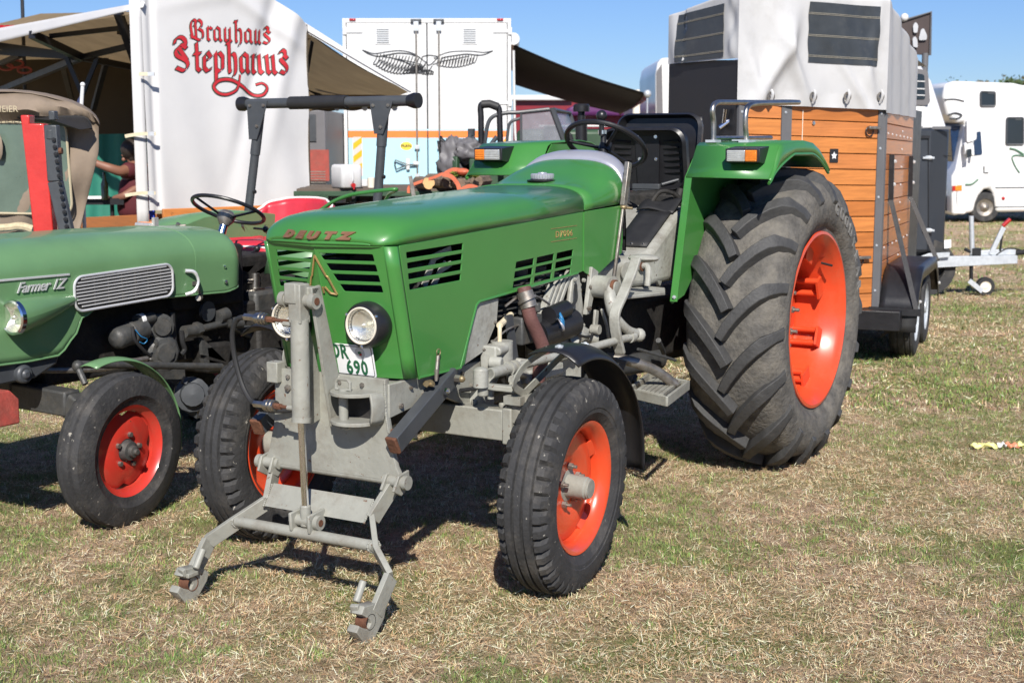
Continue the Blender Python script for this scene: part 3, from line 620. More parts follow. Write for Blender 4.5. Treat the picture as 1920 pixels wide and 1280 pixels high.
loft(rows).build('dashboard_panel', 'black_paint', D, ang=50)
b = MB(); b.beam((.2892, .948, 1.318), (.2892, .948, 1.07), .008, .006, up=(0, 1, 0)); b.tube([Vector((math.copysign(1, p.x) * abs(p.x), .9475, p.z + .0025)) for p in sect(.9475, .290, .092, zs(.9475), 29, 4.6)], .0035, 6); b.build('cowl_bead', 'green_paint', D)
# fuel cap
fc = Vector((.0, 1.105, 1.452)); b = MB(); b.lathe([(0, .066), (.006, .068), (.008, .056), (.010, .001)], c=fc - Vector((0, 0, .014)), ax=(0, 0, 1), n=40); b.build('cap_shadow', 'black_paint', D)  # flat black disc stands in for the shadow under the cap
b = MB(); b.lathe([(-.004, .05), (.0, .052), (.016, .052), (.020, .047), (.021, .02), (.025, .018), (.026, .001)], c=fc, ax=(0, 0, 1), n=72, fn=lambda i, j, x, r: r * (.965 if i % 3 == 0 and r > .045 else 1)); b.build('fuel_cap', 'silver_trim', D, ang=25)
# maker's name on the bonnet slope, and model badge on the side
for i, (ch, dx) in enumerate(zip('DEUTZ', (-.122, -.062, 0, .060, .120))):
    me = text_mesh(ch, .036, .003, shear=.25, bold=.0034); me.transform(Matrix.Diagonal((1.6, 1, 1, 1))); me.transform(frame((dx, -.4365 - vee(dx), 1.290), (.253, VN * (.0 if dx == 0 else math.copysign(1, dx)), 0), (0, .50, .86))); link('bonnet_letter', me, 'bronze_letter', D, 30)
text('model_badge', 'D7006', .036, (.2905, .775, 1.236), (0, 1, .0), (0, 0, 1), 'gold_metal', D, .0005, 0, .0003, 1.25, 1.25)
b = MB(); 
for z in (1.262, 1.210): b.beam((.2905, .665, z), (.2905, .885, z + .003), .001, .0016)
b.build('badge_line', 'gold_metal', D)
# gold cathedral emblem
def on_front(x, z, off=.008): return Vector((x, yf(z) - off - vee(x), z))
em = MB(); E_ = [(-.004, 1.215), (.052, 1.092), (.028, 1.094), (.014, 1.116), (.0, 1.094), (-.014, 1.116), (-.028, 1.094), (-.052, 1.092), (-.004, 1.215)]
def bar3(b, p, q, w): b.beam(on_front(*p), on_front(*q), .006, w, up=(1, 0, 0))
for p, q in (((.0, 1.222), (.030, 1.150)), ((.030, 1.150), (.036, 1.146)), ((.036, 1.146), (.060, 1.086)), ((.060, 1.086), (.036, 1.090)), ((.036, 1.090), (.018, 1.112)), ((.012, 1.090), (.010, 1.112)), ((.012, 1.090), (-.012, 1.090)), ((-.012, 1.090), (-.010, 1.112)), ((.0, 1.222), (-.030, 1.150)), ((-.030, 1.150), (-.036, 1.146)), ((-.036, 1.146), (-.060, 1.086)), ((-.060, 1.086), (-.036, 1.090)), ((-.036, 1.090), (-.018, 1.112))): bar3(em, p, q, .0048)
em.build('grille_emblem', 'gold_metal', D)
# headlamps
for s, lab in ((1, None), (-1, None)):
    c = Vector((.165 * s, yf(.985) - vee(.165), .985)); ax = Vector((0, -1, 0)); b = MB()
    b.lathe([(-.030, .001), (-.030, .068), (-.015, .078), (.015, .0825), (.046, .079), (.058, .073), (.060, .062), (.052, .058), (.042, .05)], c=c, ax=ax, n=48); hl = b.build('headlight', 'black_plastic', D, ang=35)
    b = MB(); b.lathe([(.056, .0655), (.0635, .064), (.064, .060), (.058, .058)], c=c, ax=ax, n=48); b.build('lamp_ring', 'cream_white', hl)
    b = MB(); b.lathe([(.032, .004), (.034, .03), (.044, .052), (.055, .060)], c=c, ax=ax, n=32); b.ball(c + ax * .044, .009); b.build('reflector', 'headlamp_reflector', hl)
    b = MB(); b.lathe([(.0655, .001), (.0645, .03), (.060, .060)], c=c, ax=ax, n=64)
    for k in range(-8, 9): z = .0065 * k; hw_ = math.sqrt(max(0, .052 ** 2 - z * z)); b.cyl(c + Vector((z, -.063, -hw_)), c + Vector((z, -.063, hw_)), .0012, n=4, caps=False)
    b.build('lamp_glass', 'lamp_lens', hl) if 'lamp_lens' in MATS else None
    for a in (90 + 60, 30, 270): bolt(hl, c + Vector((.071 * math.cos(R(a)), -.058, .071 * math.sin(R(a)))), ax, .006, .003, 'chrome', name='screw')
# number plate
po = Vector((.058, yf(.852) - .052, .852)); vv = Vector((0, yf(.9) - yf(.8), .1)).normalized()
pl = plate('number_plate', [rrect(-.118, -.058, .118, .058, .008)], po, (1, 0, 0), vv, .003, 'plate_white', D, .0005)
nn = Vector((1, 0, 0)).cross(vv)
b = MB(); q = rrect(-.113, -.053, .113, .053, .006); pts = [po + nn * .0022 + Vector((1, 0, 0)) * x + vv * y for x, y in q]; b.tube(pts + [pts[0]], .0012, 4, False); b.build('plate_border', 'emblem_black', pl)
text('plate_text', 'OR', .074, po + nn * .0022 + Vector((-.030, 0, 0)) + vv * .028, (1, 0, 0), vv, 'plate_green', pl, .0006, 0, .0022, 1.1, .72)
text('plate_text', '690', .070, po + nn * .0022 + Vector((.040, 0, 0)) - vv * .028, (1, 0, 0), vv, 'plate_green', pl, .0006, 0, .0022, 1.15, .80)
b = MB(); sp = po + nn * .0024 + Vector((.062, 0, 0)) + vv * .030; b.lathe([(0, .0001), (.0006, .0205), (-.001, .0215)], c=sp, ax=nn, n=24); b.build('plate_seal', 'silver_trim', pl)
b = MB(); b.ball(sp + nn * .0006 + vv * .002, .008, (1, .1, .8)); b.build('seal_crest', 'plate_green', pl)
b = MB(); b.ball(sp + nn * .001 + Vector((.004, 0, -.004)), .006, (1, .1, .8)); b.build('seal_crest', 'lamp_red', pl)
b = MB(); b.ball(sp + nn * .0004 - vv * .029 + Vector((.008, 0, 0)), .004, (1, .1, 1)); b.build('plate_mark', 'plate_green', pl)
# bonnet latch on the side panel
lc = at(817, 668, 'X', .292); b = MB(); b.tube([lc + Vector((.012, .012 * math.cos(a), .016 + .012 * math.sin(a))) for a in [i * .524 for i in range(13)]], .0018, 6); b.build('latch_ring', 'dull_brass', D)
b = MB(); b.cyl(lc + Vector((.01, 0, .004)), lc + Vector((.012, -.012, -.045)), .007); b.cyl(lc + Vector((.012, -.012, -.045)), lc + Vector((.012, -.016, -.085)), .0095, .006); b.build('latch_bolt', 'dull_steel', D)
b = MB(); b.cyl(lc + Vector((-.02, -.045, -.092)), lc + Vector((.02, -.045, -.092)), .009, n=8); b.cyl(lc + Vector((0.0, -.03, -.09)), lc + Vector((.0, -.062, -.09)), .012, n=6); b.build('latch_bolt', 'dull_brass', D)

# ---- machinery inside, near black to put shade behind the vents
b = MB(); b.box((0, .42, .93), (.30, .95, .46)); b.box((0, -.10, .98), (.42, .10, .40)); b.box((0, .15, .70), (.30, .9, .2)); b.box((0, .62, 1.20), (.40, .66, .16)); b.box((0, 1.12, 1.15), (.46, .3, .36)); b.build('engine_block', 'grime_shade_black', D, bevel=.01)
b = MB(); b.cyl((.02, -.16, 1.03), (.02, -.05, 1.03), .19, n=32); b.build('cooling_fan_housing', 'grime_shade_black', D)
for i in range(4):
    y = .30 + .15 * i; b = MB()
    for kz in range(7): b.box((.185, y, .94 + kz * .022), (.13, .11, .005))
    b.cyl((.17, y, .90), (.17, y, 1.10), .045, n=14); b.build('finned_cylinder', 'engine_grey', D)
b = MB(); b.strip([(.235, -.16, 1.10), (.24, -.10, 1.20), (.245, .0, 1.22)], (1, 0, 0), .03, .006); b.strip([(.235, -.11, 1.09), (.24, -.06, 1.15), (.245, .0, 1.17)], (1, 0, 0), .022, .006); b.strip([(.23, -.08, 1.10), (.24, -.03, 1.18)], (1, 0, 0), .012, .006); b.build('lamp_bracket', 'housing_grey_paint', D)
# grey shield behind the side panel
b = MB(); b.prism([(.276, .118, 1.012), (.276, .275, 1.018), (.276, .262, .93), (.276, .175, .83), (.276, .02, .792), (.276, .0, .79)], (.004, 0, 0)); sh = b.build('engine_shield', 'housing_grey_paint', D)
for p in ((.28, .245, .93), (.28, .165, .835)): bolt(sh, p, (1, 0, 0), .006)
# front casting / chassis
b = MB()
for s in (1, -1): b.prism([(.235 * s, -.405, .785), (.235 * s, -.02, .785), (.235 * s, .30, .79), (.235 * s, .36, .74), (.235 * s, .28, .66), (.235 * s, .10, .625), (.235 * s, -.10, .70), (.235 * s, -.405, .665)], (.02 * s, 0, 0))
b.box((0, -.05, .74), (.46, .68, .08)); b.build('front_casting', 'stone_grey_paint', D, bevel=.004)
bolt(D, (.256, -.28, .755), (1, 0, 0), .007); bolt(D, (.256, .05, .76), (1, 0, 0), .007)
b = MB(); b.box((0, .5, .66), (.26, .95, .14)); b.box((0, .45, .60), (.22, .6, .10)); b.build('oil_sump', 'engine_grey', D, bevel=.012)
# diagonal braces
for s in (1, -1):
    b = MB(); b.beam((.302 * s, -.445, .588), (.285 * s, -.055, .772), .045, .062, end=.0); br = b.build('brace_bar', 'charcoal_paint', D, bevel=.003)
    b = MB(); b.beam((.301 * s, -.456, .583), (.302 * s, -.444, .589), .046, .063); b.build('brace_end', 'rusty_metal', br, bevel=.004)
    bolt(br, (.322 * s, -.155, .728), (s, 0, 0), .014, .010, 'chrome'); bolt(br, (.322 * s, -.085, .765), (s, 0, 0), .014, .02, 'dull_steel'); b = MB(); b.ball((.345 * s, -.085, .765), .013); b.build('knob', 'dull_brass', br)
# ---- front axle
AX = .07
b = MB(); b.box((0, AX, .585), (.90, .085, .115)); b.box((0, AX, .66), (.16, .16, .10)); b.box((.47, AX, .585), (.04, .105, .135)); b.box((-.47, AX, .585), (.04, .105, .135))
for x in (-.3, -.12, .12, .3, .42): b.cyl((x, AX, .64), (x, AX, .662), .014, n=6)
b.build('front_axle', 'stone_grey_paint', D, bevel=.006)
for s in (1, -1):
    b = MB(); b.cyl((.515 * s, AX, .40), (.50 * s, AX, .665), .034, n=16); b.cyl((.505 * s, AX, .60), (.503 * s, AX, .70), .045, n=16); b.cyl((.515 * s, AX, .40), (.66 * s, AX, .385), .030, n=14); b.cyl((.515 * s, AX, .35), (.515 * s, AX, .44), .05, n=16)
    b.lathe([(-.02, .10), (.01, .10), (.012, .03)], c=(.585 * s, AX, .392), ax=(s, 0, 0), n=24); b.box((.50 * s, AX - .02, .685), (.07, .09, .03)); b.build('stub_axle', 'stone_grey_paint', D)
    b = MB(); pts = smooth([(.495 * s, AX, .715), (.47 * s, AX - .02, .72), (.42 * s, AX - .07, .73), (.40 * s, AX - .10, .738)], 5); b.strip(pts, (0, 0, 1), .045, .022); b.cyl((.40 * s, AX - .10, .70), (.40 * s, AX - .10, .765), .02); b.build('steering_arm', 'stone_grey_paint', D, bevel=.004)
b = MB(); b.cyl((-.42, .16, .56), (.42, .16, .56), .014, n=10); b.build('track_rod', 'stone_grey_paint', D)
# long drag link to the steering arm
b = MB(); A_, B_ = Vector((.40, -.045, .775)), Vector((.45, 1.16, .785)); b.cyl(lerp(A_, B_, .05), lerp(A_, B_, .95), .0165, n=14); b.cyl(lerp(A_, B_, .05), lerp(A_, B_, .19), .021, n=14); b.ball(B_, .030); b.cyl(A_ - Vector((0, 0, .04)), A_ + Vector((0, 0, .022)), .028, n=16); b.ball(A_ + Vector((0, 0, .02)), .027, (1, 1, .5)); b.cyl(lerp(A_, B_, .93), lerp(A_, B_, .955), .024); b.build('drag_link', 'housing_grey_paint', D)
for f in (.155, .185): 
    c = lerp(A_, B_, f); b = MB(); b.cyl(c - Vector((0, .006, 0)), c + Vector((0, .006, 0)), .027, n=16); b.box(c + Vector((.01, 0, -.035)), (.02, .012, .03)); b.build('clamp', 'housing_grey_paint', D)
b = MB(); b.tube(smooth([(.385, 1.0, 1.0), (.41, .97, .94), (.425, .985, .88), (.44, 1.06, .82), (.45, 1.13, .795)], 6), [.027] * 12 + [.02] * 13, 12); b.cyl((.30, 1.03, 1.0), (.40, 1.01, 1.0), .048, n=20); b.build('drop_arm', 'housing_grey_paint', D)
b = MB(); b.cyl((.398, 1.01, 1.0), (.412, 1.01, 1.0), .034, n=20); b.build('gasket_ring', 'rusty_metal', D); b = MB(); b.cyl((.41, 1.01, 1.0), (.42, 1.01, 1.0), .028, n=20); b.build('bearing_cap', 'stone_grey_paint', D)
# ---- front mudguards
for s in (1, -1):
    cy, cz = AX + .03, .40
    def fn(u, w):
        a = R(103 - 109 * u); x = .575 + .20 * w; rr = .492 - .05 * (abs(w - .5) * 2) ** 2.2 * (1 if w > .5 else .4) + (.04 * max(0, .12 - u) / .12 * 0)
        return Vector((x * s, cy - math.cos(math.pi - a) * -rr if False else cy + rr * math.cos(a), cz + rr * math.sin(a)))
    b = MB(); b.grid(fn, 26, 10); mg = b.build('mudguard', 'black_plastic', D, ang=60, solid=.005)
    b = MB(); b.strip(smooth([(.52 * s, AX, .70), (.525 * s, AX - .09, .75), (.55 * s, AX - .05, .82), (.62 * s, AX - .01, .878)], 5), (s, 0, 0), .028, .006); b.strip([(.52 * s, AX, .71), (.56 * s, AX + .14, .80), (.62 * s, AX + .17, .865)], (s, 0, 0), .028, .006); b.build('mudguard_stay', 'stone_grey_paint', mg)
    for q in (97, 74): p = Vector((.675 * s, cy + .494 * math.cos(R(q)), cz + .494 * math.sin(R(q)))); bolt(mg, p, (0, math.cos(R(q)), math.sin(R(q))), .016, .004, 'galvanised_steel')
# ---- wheels
front_wheel(D, (.685, AX, .386), R(4), R(2.3), 1); front_wheel(D, (-.685, AX, .386), R(2), R(2.3), -1)
RW = Vector((.61, 2.44, .735))
big_wheel(D, RW, 0, 1); big_wheel(D, (-RW.x, RW.y, RW.z), 0, -1, letters=False)
b = MB(); b.cyl((-.40, RW.y, RW.z), (.40, RW.y, RW.z), .11, n=24); b.cyl((-.24, RW.y, RW.z), (.24, RW.y, RW.z), .20, n=28); b.cyl((.34, RW.y, RW.z), (.43, RW.y, RW.z), .17, n=28); b.cyl((-.34, RW.y, RW.z), (-.43, RW.y, RW.z), .17, n=28); b.build('rear_axle', 'engine_grey', D)
# ---- transmission housing
def hull(name, secs, m, bevel=.01):   # secs: (y, [(x,z)...]) lofted solid
    b = MB(); n = len(secs[0][1]); vs = [Vector((x, y, z)) for y, pr in secs for x, z in pr]
    b.add(vs, [(i * n + j, i * n + (j + 1) % n, (i + 1) * n + (j + 1) % n, (i + 1) * n + j) for i in range(len(secs) - 1) for j in range(n)] + [tuple(reversed(range(n))), tuple(range((len(secs) - 1) * n, len(secs) * n))]); return b.build(name, m, D, bevel=bevel)
oct_ = lambda w, z0, z1, c=.05: [(-w + c, z0), (w - c, z0), (w, z0 + c), (w, z1 - c), (w - c, z1), (-w + c, z1), (-w, z1 - c), (-w, z0 + c)]
hull('bell_housing', [(.70, oct_(.17, .62, 1.05)), (.95, oct_(.25, .55, 1.06)), (1.0, oct_(.26, .55, 1.06))], 'housing_grey_paint')
hull('gearbox', [(1.0, oct_(.20, .56, .95)), (1.3, oct_(.19, .55, .90)), (2.3, oct_(.22, .52, .92))], 'grime_shade_black')
# cast ribs seen below the bonnet
for i, (y, z) in enumerate(((.66, .97), (.71, .985), (.76, 1.0), (.81, 1.015))):
    b = MB(); b.beam((.262, y - .06, z - .10), (.262, y + .065, z + .06), .03, .018, up=(0, -1, 1)); b.build('cast_rib', 'housing_grey_paint', D, bevel=.003)
b = MB(); b.prism([(.262, .87, 1.06), (.262, .93, 1.06), (.262, .97, .90), (.262, .95, .80), (.262, .86, .74), (.262, .80, .80), (.262, .84, .93)], (.02, 0, 0)); b.build('clutch_cover', 'housing_grey_paint', D, bevel=.006)
b = MB(); b.prism([(.285, 1.0, 1.085), (.285, 1.06, 1.06), (.285, .985, .885), (.285, .95, .885)], (.02, 0, 0)); mb = b.build('mounting_strap', 'housing_grey_paint', D, bevel=.003)
bolt(mb, (.305, .965, .91), (1, 0, 0), .011, .01); bolt(mb, (.305, .985, 1.0), (1, 0, 0), .011, .01)
b = MB(); b.ball((.27, .90, .80), .085, (.7, 1.2, .6)); b.cyl((.27, .98, .785), (.32, 1.02, .785), .035, n=16); b.cyl((.30, .82, .775), (.33, .80, .80), .02, n=12); b.build('release_housing', 'housing_grey_paint', D)
b = MB(); b.cyl((.30, .52, .845), (.31, .80, .87), .062, n=20); b.cyl((.34, .56, .925), (.34, .70, .94), .035, n=16); b.cyl((.30, .80, .87), (.31, .84, .875), .045, n=16); b.build('starter_motor', 'black_paint', D)
for dz, mm in ((.0, 'cable_blue'), (.012, 'cable_blue'), (-.012, 'silver_trim')):
    b = MB(); b.tube(smooth([(.36, .60, .93 + dz), (.385, .585, .905 + dz), (.385, .60, .88 + dz), (.36, .62, .87)], 5), .006, 6); b.build('battery_cable', mm, D)
b = MB(); b.tube(smooth([(.32, .40, 1.05), (.335, .395, 1.0), (.35, .40, .93), (.365, .435, .86), (.375, .455, .80), (.37, .44, .74), (.365, .43, .68)], 5), .0275, 16); b.build('exhaust_pipe', 'rusty_pipe', D)
b = MB(); b.cyl((.325, .395, 1.035), (.345, .397, .975), .033, n=16); b.cyl((.335, .393, 1.01), (.34, .394, 1.0), .04, n=16); b.build('exhaust_clamp', 'dull_steel', D)
# oil filter and pump on the engine side
b = MB(); b.box((.30, .20, .80), (.07, .07, .10)); b.cyl((.335, .17, .83), (.335, .235, .835), .018); b.cyl((.31, .16, .79), (.36, .17, .79), .022); b.build('lift_pump', 'housing_grey_paint', D, bevel=.006)
b = MB(); b.cyl((.31, .25, .765), (.31, .25, .86), .043, n=20); b.build('filter_bowl', 'housing_grey_paint', D)
b = MB(); b.tube(smooth([(.31, .235, .86), (.31, .235, .90), (.30, .255, .92), (.27, .33, .93)], 5), .008, 8); b.cyl((.30, .25, .918), (.26, .40, .94), .013, n=10); b.build('fuel_pipe', 'strap_cream', D)
b = MB(); b.prism([(.29, .30, .95), (.29, .345, .95), (.30, .40, .66), (.30, .355, .66)], (.012, 0, 0)); b.build('engine_bracket', 'charcoal_paint', D)
b = MB(); b.prism([(.30, .36, .78), (.30, .46, .76), (.30, .62, .70), (.30, .56, .66), (.30, .30, .66)], (.03, 0, 0)); b.box((.30, .52, .70), (.10, .3, .05)); b.build('side_bracket', 'housing_grey_paint', D, bevel=.008)
b = MB(); b.cyl((.34, .12, .76), (.34, .12, .66), .013); b.cyl((.35, .30, .73), (.30, .62, .66), .015); b.box((.27, .16, .64), (.06, .10, .12)); b.build('linkage_rod', 'housing_grey_paint', D)
# clutch linkage
b = MB(); b.strip([(.32, 1.01, .90), (.325, .985, .80)], (1, 0, 0), .032, .012); b.strip([(.34, 1.02, .905), (.345, 1.06, .83), (.345, 1.09, .73)], (1, 0, 0), .012, .012); b.cyl((.31, .985, .82), (.35, .985, .82), .022); b.build('clutch_lever', 'housing_grey_paint', D, bevel=.003)
pd_ = lambda u, v, x=.45: at(u, v, 'X', x)
b = MB(); b.strip(smooth([pd_(1193, 484), pd_(1184, 512), pd_(1168, 552), pd_(1153, 588), pd_(1155, 625), pd_(1163, 662)], 4), (0, 1, -.2), .046, .018); b.ball(pd_(1207, 484, .43), .060, (1.25, .9, .30)); b.build('clutch_pedal', 'housing_grey_paint', D, bevel=.004)
# footplate and console
b = MB(); b.prism([(.10, 1.10, .945), (.40, 1.10, .940), (.425, 1.48, .925), (.36, 1.62, .93), (.05, 1.62, .945)], (0, 0, .014)); b.build('footplate', 'housing_grey_paint', D, bevel=.003)
hull('gear_console', [(1.16, oct_(.245, .955, 1.085, .03)), (1.50, oct_(.285, .955, 1.095, .02)), (1.57, oct_(.315, .955, 1.115, .02)), (1.87, oct_(.315, .955, 1.275, .02)), (2.05, oct_(.30, .955, 1.30, .03))], 'housing_grey_paint')
b = MB(); b.grid(lambda u, w: Vector((.115 + .165 * w, 1.585 + .27 * u, 1.132 + .148 * u)), 8, 4); mt_ = b.build('rubber_mat', 'black_rubber', D, solid=.008)
b = MB(); b.grid(lambda u, w: Vector((.10 + .19 * w, 1.85 + .12 * u, 1.285 + .045 * u + .010 * math.sin(5 * w + 3 * u))), 6, 6); b.build('rubber_mat', 'black_rubber', D, solid=.01)
for x in (.14, .20, .26): bolt(mt_, (x, 1.595, 1.142), (0, -.2, 1), .007, .004, 'chrome')
b = MB(); b.lathe([(0, .042), (.006, .042), (.008, .001)], c=(.29, 1.36, 1.035), ax=(1, -.2, 0), n=28); b.build('inspection_cover', 'stone_grey_paint', D)
b = MB(); b.tube(smooth([(.29, 1.50, 1.05), (.33, 1.49, 1.05), (.345, 1.47, 1.02), (.345, 1.46, .965)], 5), .014, 10); b.cyl((.275, 1.50, 1.052), (.30, 1.50, 1.052), .024, n=16); b.build('dipstick_tube', 'housing_grey_paint', D)
b = MB(); b.cyl((.298, 1.50, 1.052), (.305, 1.50, 1.052), .026, n=16); b.build('gasket_ring', 'rusty_metal', D)
for y, z in ((1.20, 1.0), (1.27, .98), (1.55, .98), (1.62, 1.0), (1.60, 1.06)): bolt(D, (.30 if y > 1.5 else .27, y, z), (1, 0, 0), .010, .012)
b = MB(); b.beam((.30, 1.66, .96), (.28, 1.93, 1.26), .02, .06, up=(0, 0, 1)); b.build('console_edge', 'housing_grey_paint', D, bevel=.004)
# hand lever by the cowl
lv = thing  # noqa
b = MB(); b.beam((.30, 1.215, 1.02), (.30, 1.30, 1.33), .012, .018, up=(0, 1, 0)); b.beam((.30, 1.30, 1.33), (.30, 1.345, 1.52), .022, .034, up=(0, 1, 0)); hv = b.build('hand_lever', 'dull_steel', D, bevel=.003)
b = MB(); b.ball((.30, 1.30, 1.325), .018, (1, 1, .7)); b.cyl((.28, 1.30, 1.325), (.34, 1.31, 1.32), .006); b.build('lever_pivot', 'dull_brass', hv)
# steering wheel
sc_ = at(1136, 272, 'Y', 1.64); q = Vector((0, .55, .83)).normalized()
def wheel_ring(c, n_, r, tr, k=48, m_=10):
    b = MB(); b.lathe([(tr * math.cos(a), r + tr * math.sin(a)) for a in [2 * math.pi * i / m_ for i in range(m_)]], c=c, ax=n_, n=k, closed=True); return b
b = wheel_ring(sc_, q, .190, .0125); u_ = q.orthogonal().normalized(); w_ = q.cross(u_)
for a in (20, 140, 260): b.cyl(sc_ - q * .02, sc_ + (u_ * math.cos(R(a)) + w_ * math.sin(R(a))) * .19, .008, n=8)
b.cyl(sc_ - q * .035, sc_ + q * .01, .03, n=20); b.build('steering_wheel', 'black_plastic', D)
kn = sc_ + Vector((.055, .155, .06)) ; kn = at(1128, 226, 'Y', 1.60)
b = MB(); b.cyl(kn - Vector((0, 0, .07)), kn, .012); b.ball(kn + Vector((0, 0, .022)), .026); b.build('steering_knob', 'black_plastic', D)
b = MB(); b.cyl(kn + Vector((.0, .02, -.05)), kn + Vector((.01, .0, -.24)), .014); b.cyl(sc_ - q * .02, sc_ - q * .45, .02); b.build('steering_column', 'black_paint', D)
b = MB(); b.cyl(kn + Vector((0, .01, -.062)), kn + Vector((0, .01, -.045)), .021, n=16); b.build('column_clamp', 'chrome', D)
# seat: pan tipped up in front of the backrest
def pan(cx, cy, cz, w, h, tilt, depth):
    m = Matrix.Rotation(tilt, 3, 'X'); b = MB(); rows = []
    prof = rrect(-w / 2, -h / 2, w / 2, h / 2, .07, 6)
    for k_, (sc, dy) in enumerate(((.90, .0), (.97, -.015), (1.0, -depth), (.95, -depth - .012), (.88, -.012), (.3, -.006), (.02, -.006))): rows.append([Vector((cx, cy, cz)) + m @ Vector((x * sc, dy, z * sc)) for x, z in prof])
    n = len(prof); vs = sum(rows, []); b.add(vs, [(i * n + j, i * n + (j + 1) % n, (i + 1) * n + (j + 1) % n, (i + 1) * n + j) for i in range(len(rows) - 1) for j in range(n)]); return b
b = pan(.02, 2.30, 1.62, .47, .25, R(-8), .05); b.grid(lambda u, w: Vector((.02 - .22 + .44 * w, 2.30 + .02 * math.cos(3 * (w - .5)), 1.50 + .235 * u)), 6, 8); b.build('backrest', 'black_plastic', D, solid=.006)
seat = pan(.015, 2.16, 1.535, .46, .31, R(10), .06).build('seat_pan', 'black_plastic', D, solid=.005)
for i in range(6):
    for s in (-1, 1):
        b = MB(); z = 1.46 + .030 * i; b.tube(smooth([(.015 + s * .09, 2.150 - (z - 1.53) * .17, z), (.015 + s * .13, 2.144 - (z - 1.53) * .17, z + .001), (.015 + s * .175, 2.138 - (z - 1.53) * .17, z + .005)], 4), .0055, 6); b.build('pan_rib', 'black_plastic', seat)
b = MB(); b.prism([(-.05, 2.128, 1.655), (.085, 2.128, 1.655), (.075, 2.150, 1.40), (-.04, 2.150, 1.40)], (0, .012, 0)); sb_ = b.build('seat_bracket', 'black_paint', seat)
for x, z in ((-.035, 1.635), (.065, 1.635), (-.025, 1.525), (.065, 1.525)): bolt(seat, (x, 2.13 + (1.655 - z) * .08, z), (0, -1, 0), .0095, .005, 'chrome')
b = MB(); b.box((.02, 2.14, 1.385), (.15, .05, .035)); b.cyl((.10, 2.13, 1.40), (.22, 2.2, 1.44), .008); b.build('seat_hinge', 'charcoal_paint', D, bevel=.003)
b = MB(); b.box((.02, 2.22, 1.29), (.34, .30, .12)); b.cyl((-.1, 2.1, 1.33), (.14, 2.12, 1.35), .03); b.cyl((.2, 2.0, 1.18), (.22, 2.1, 1.38), .02); b.tube(smooth([(.12, 1.95, 1.3), (.16, 1.99, 1.37), (.22, 2.05, 1.35), (.25, 2.08, 1.28)], 5), .012, 8); b.tube(smooth([(-.15, 1.8, 1.2), (-.1, 1.9, 1.33), (.02, 1.98, 1.30), (.1, 2.0, 1.22)], 5), .012, 8); b.build('seat_suspension', 'grime_shade_black', D, bevel=.008)
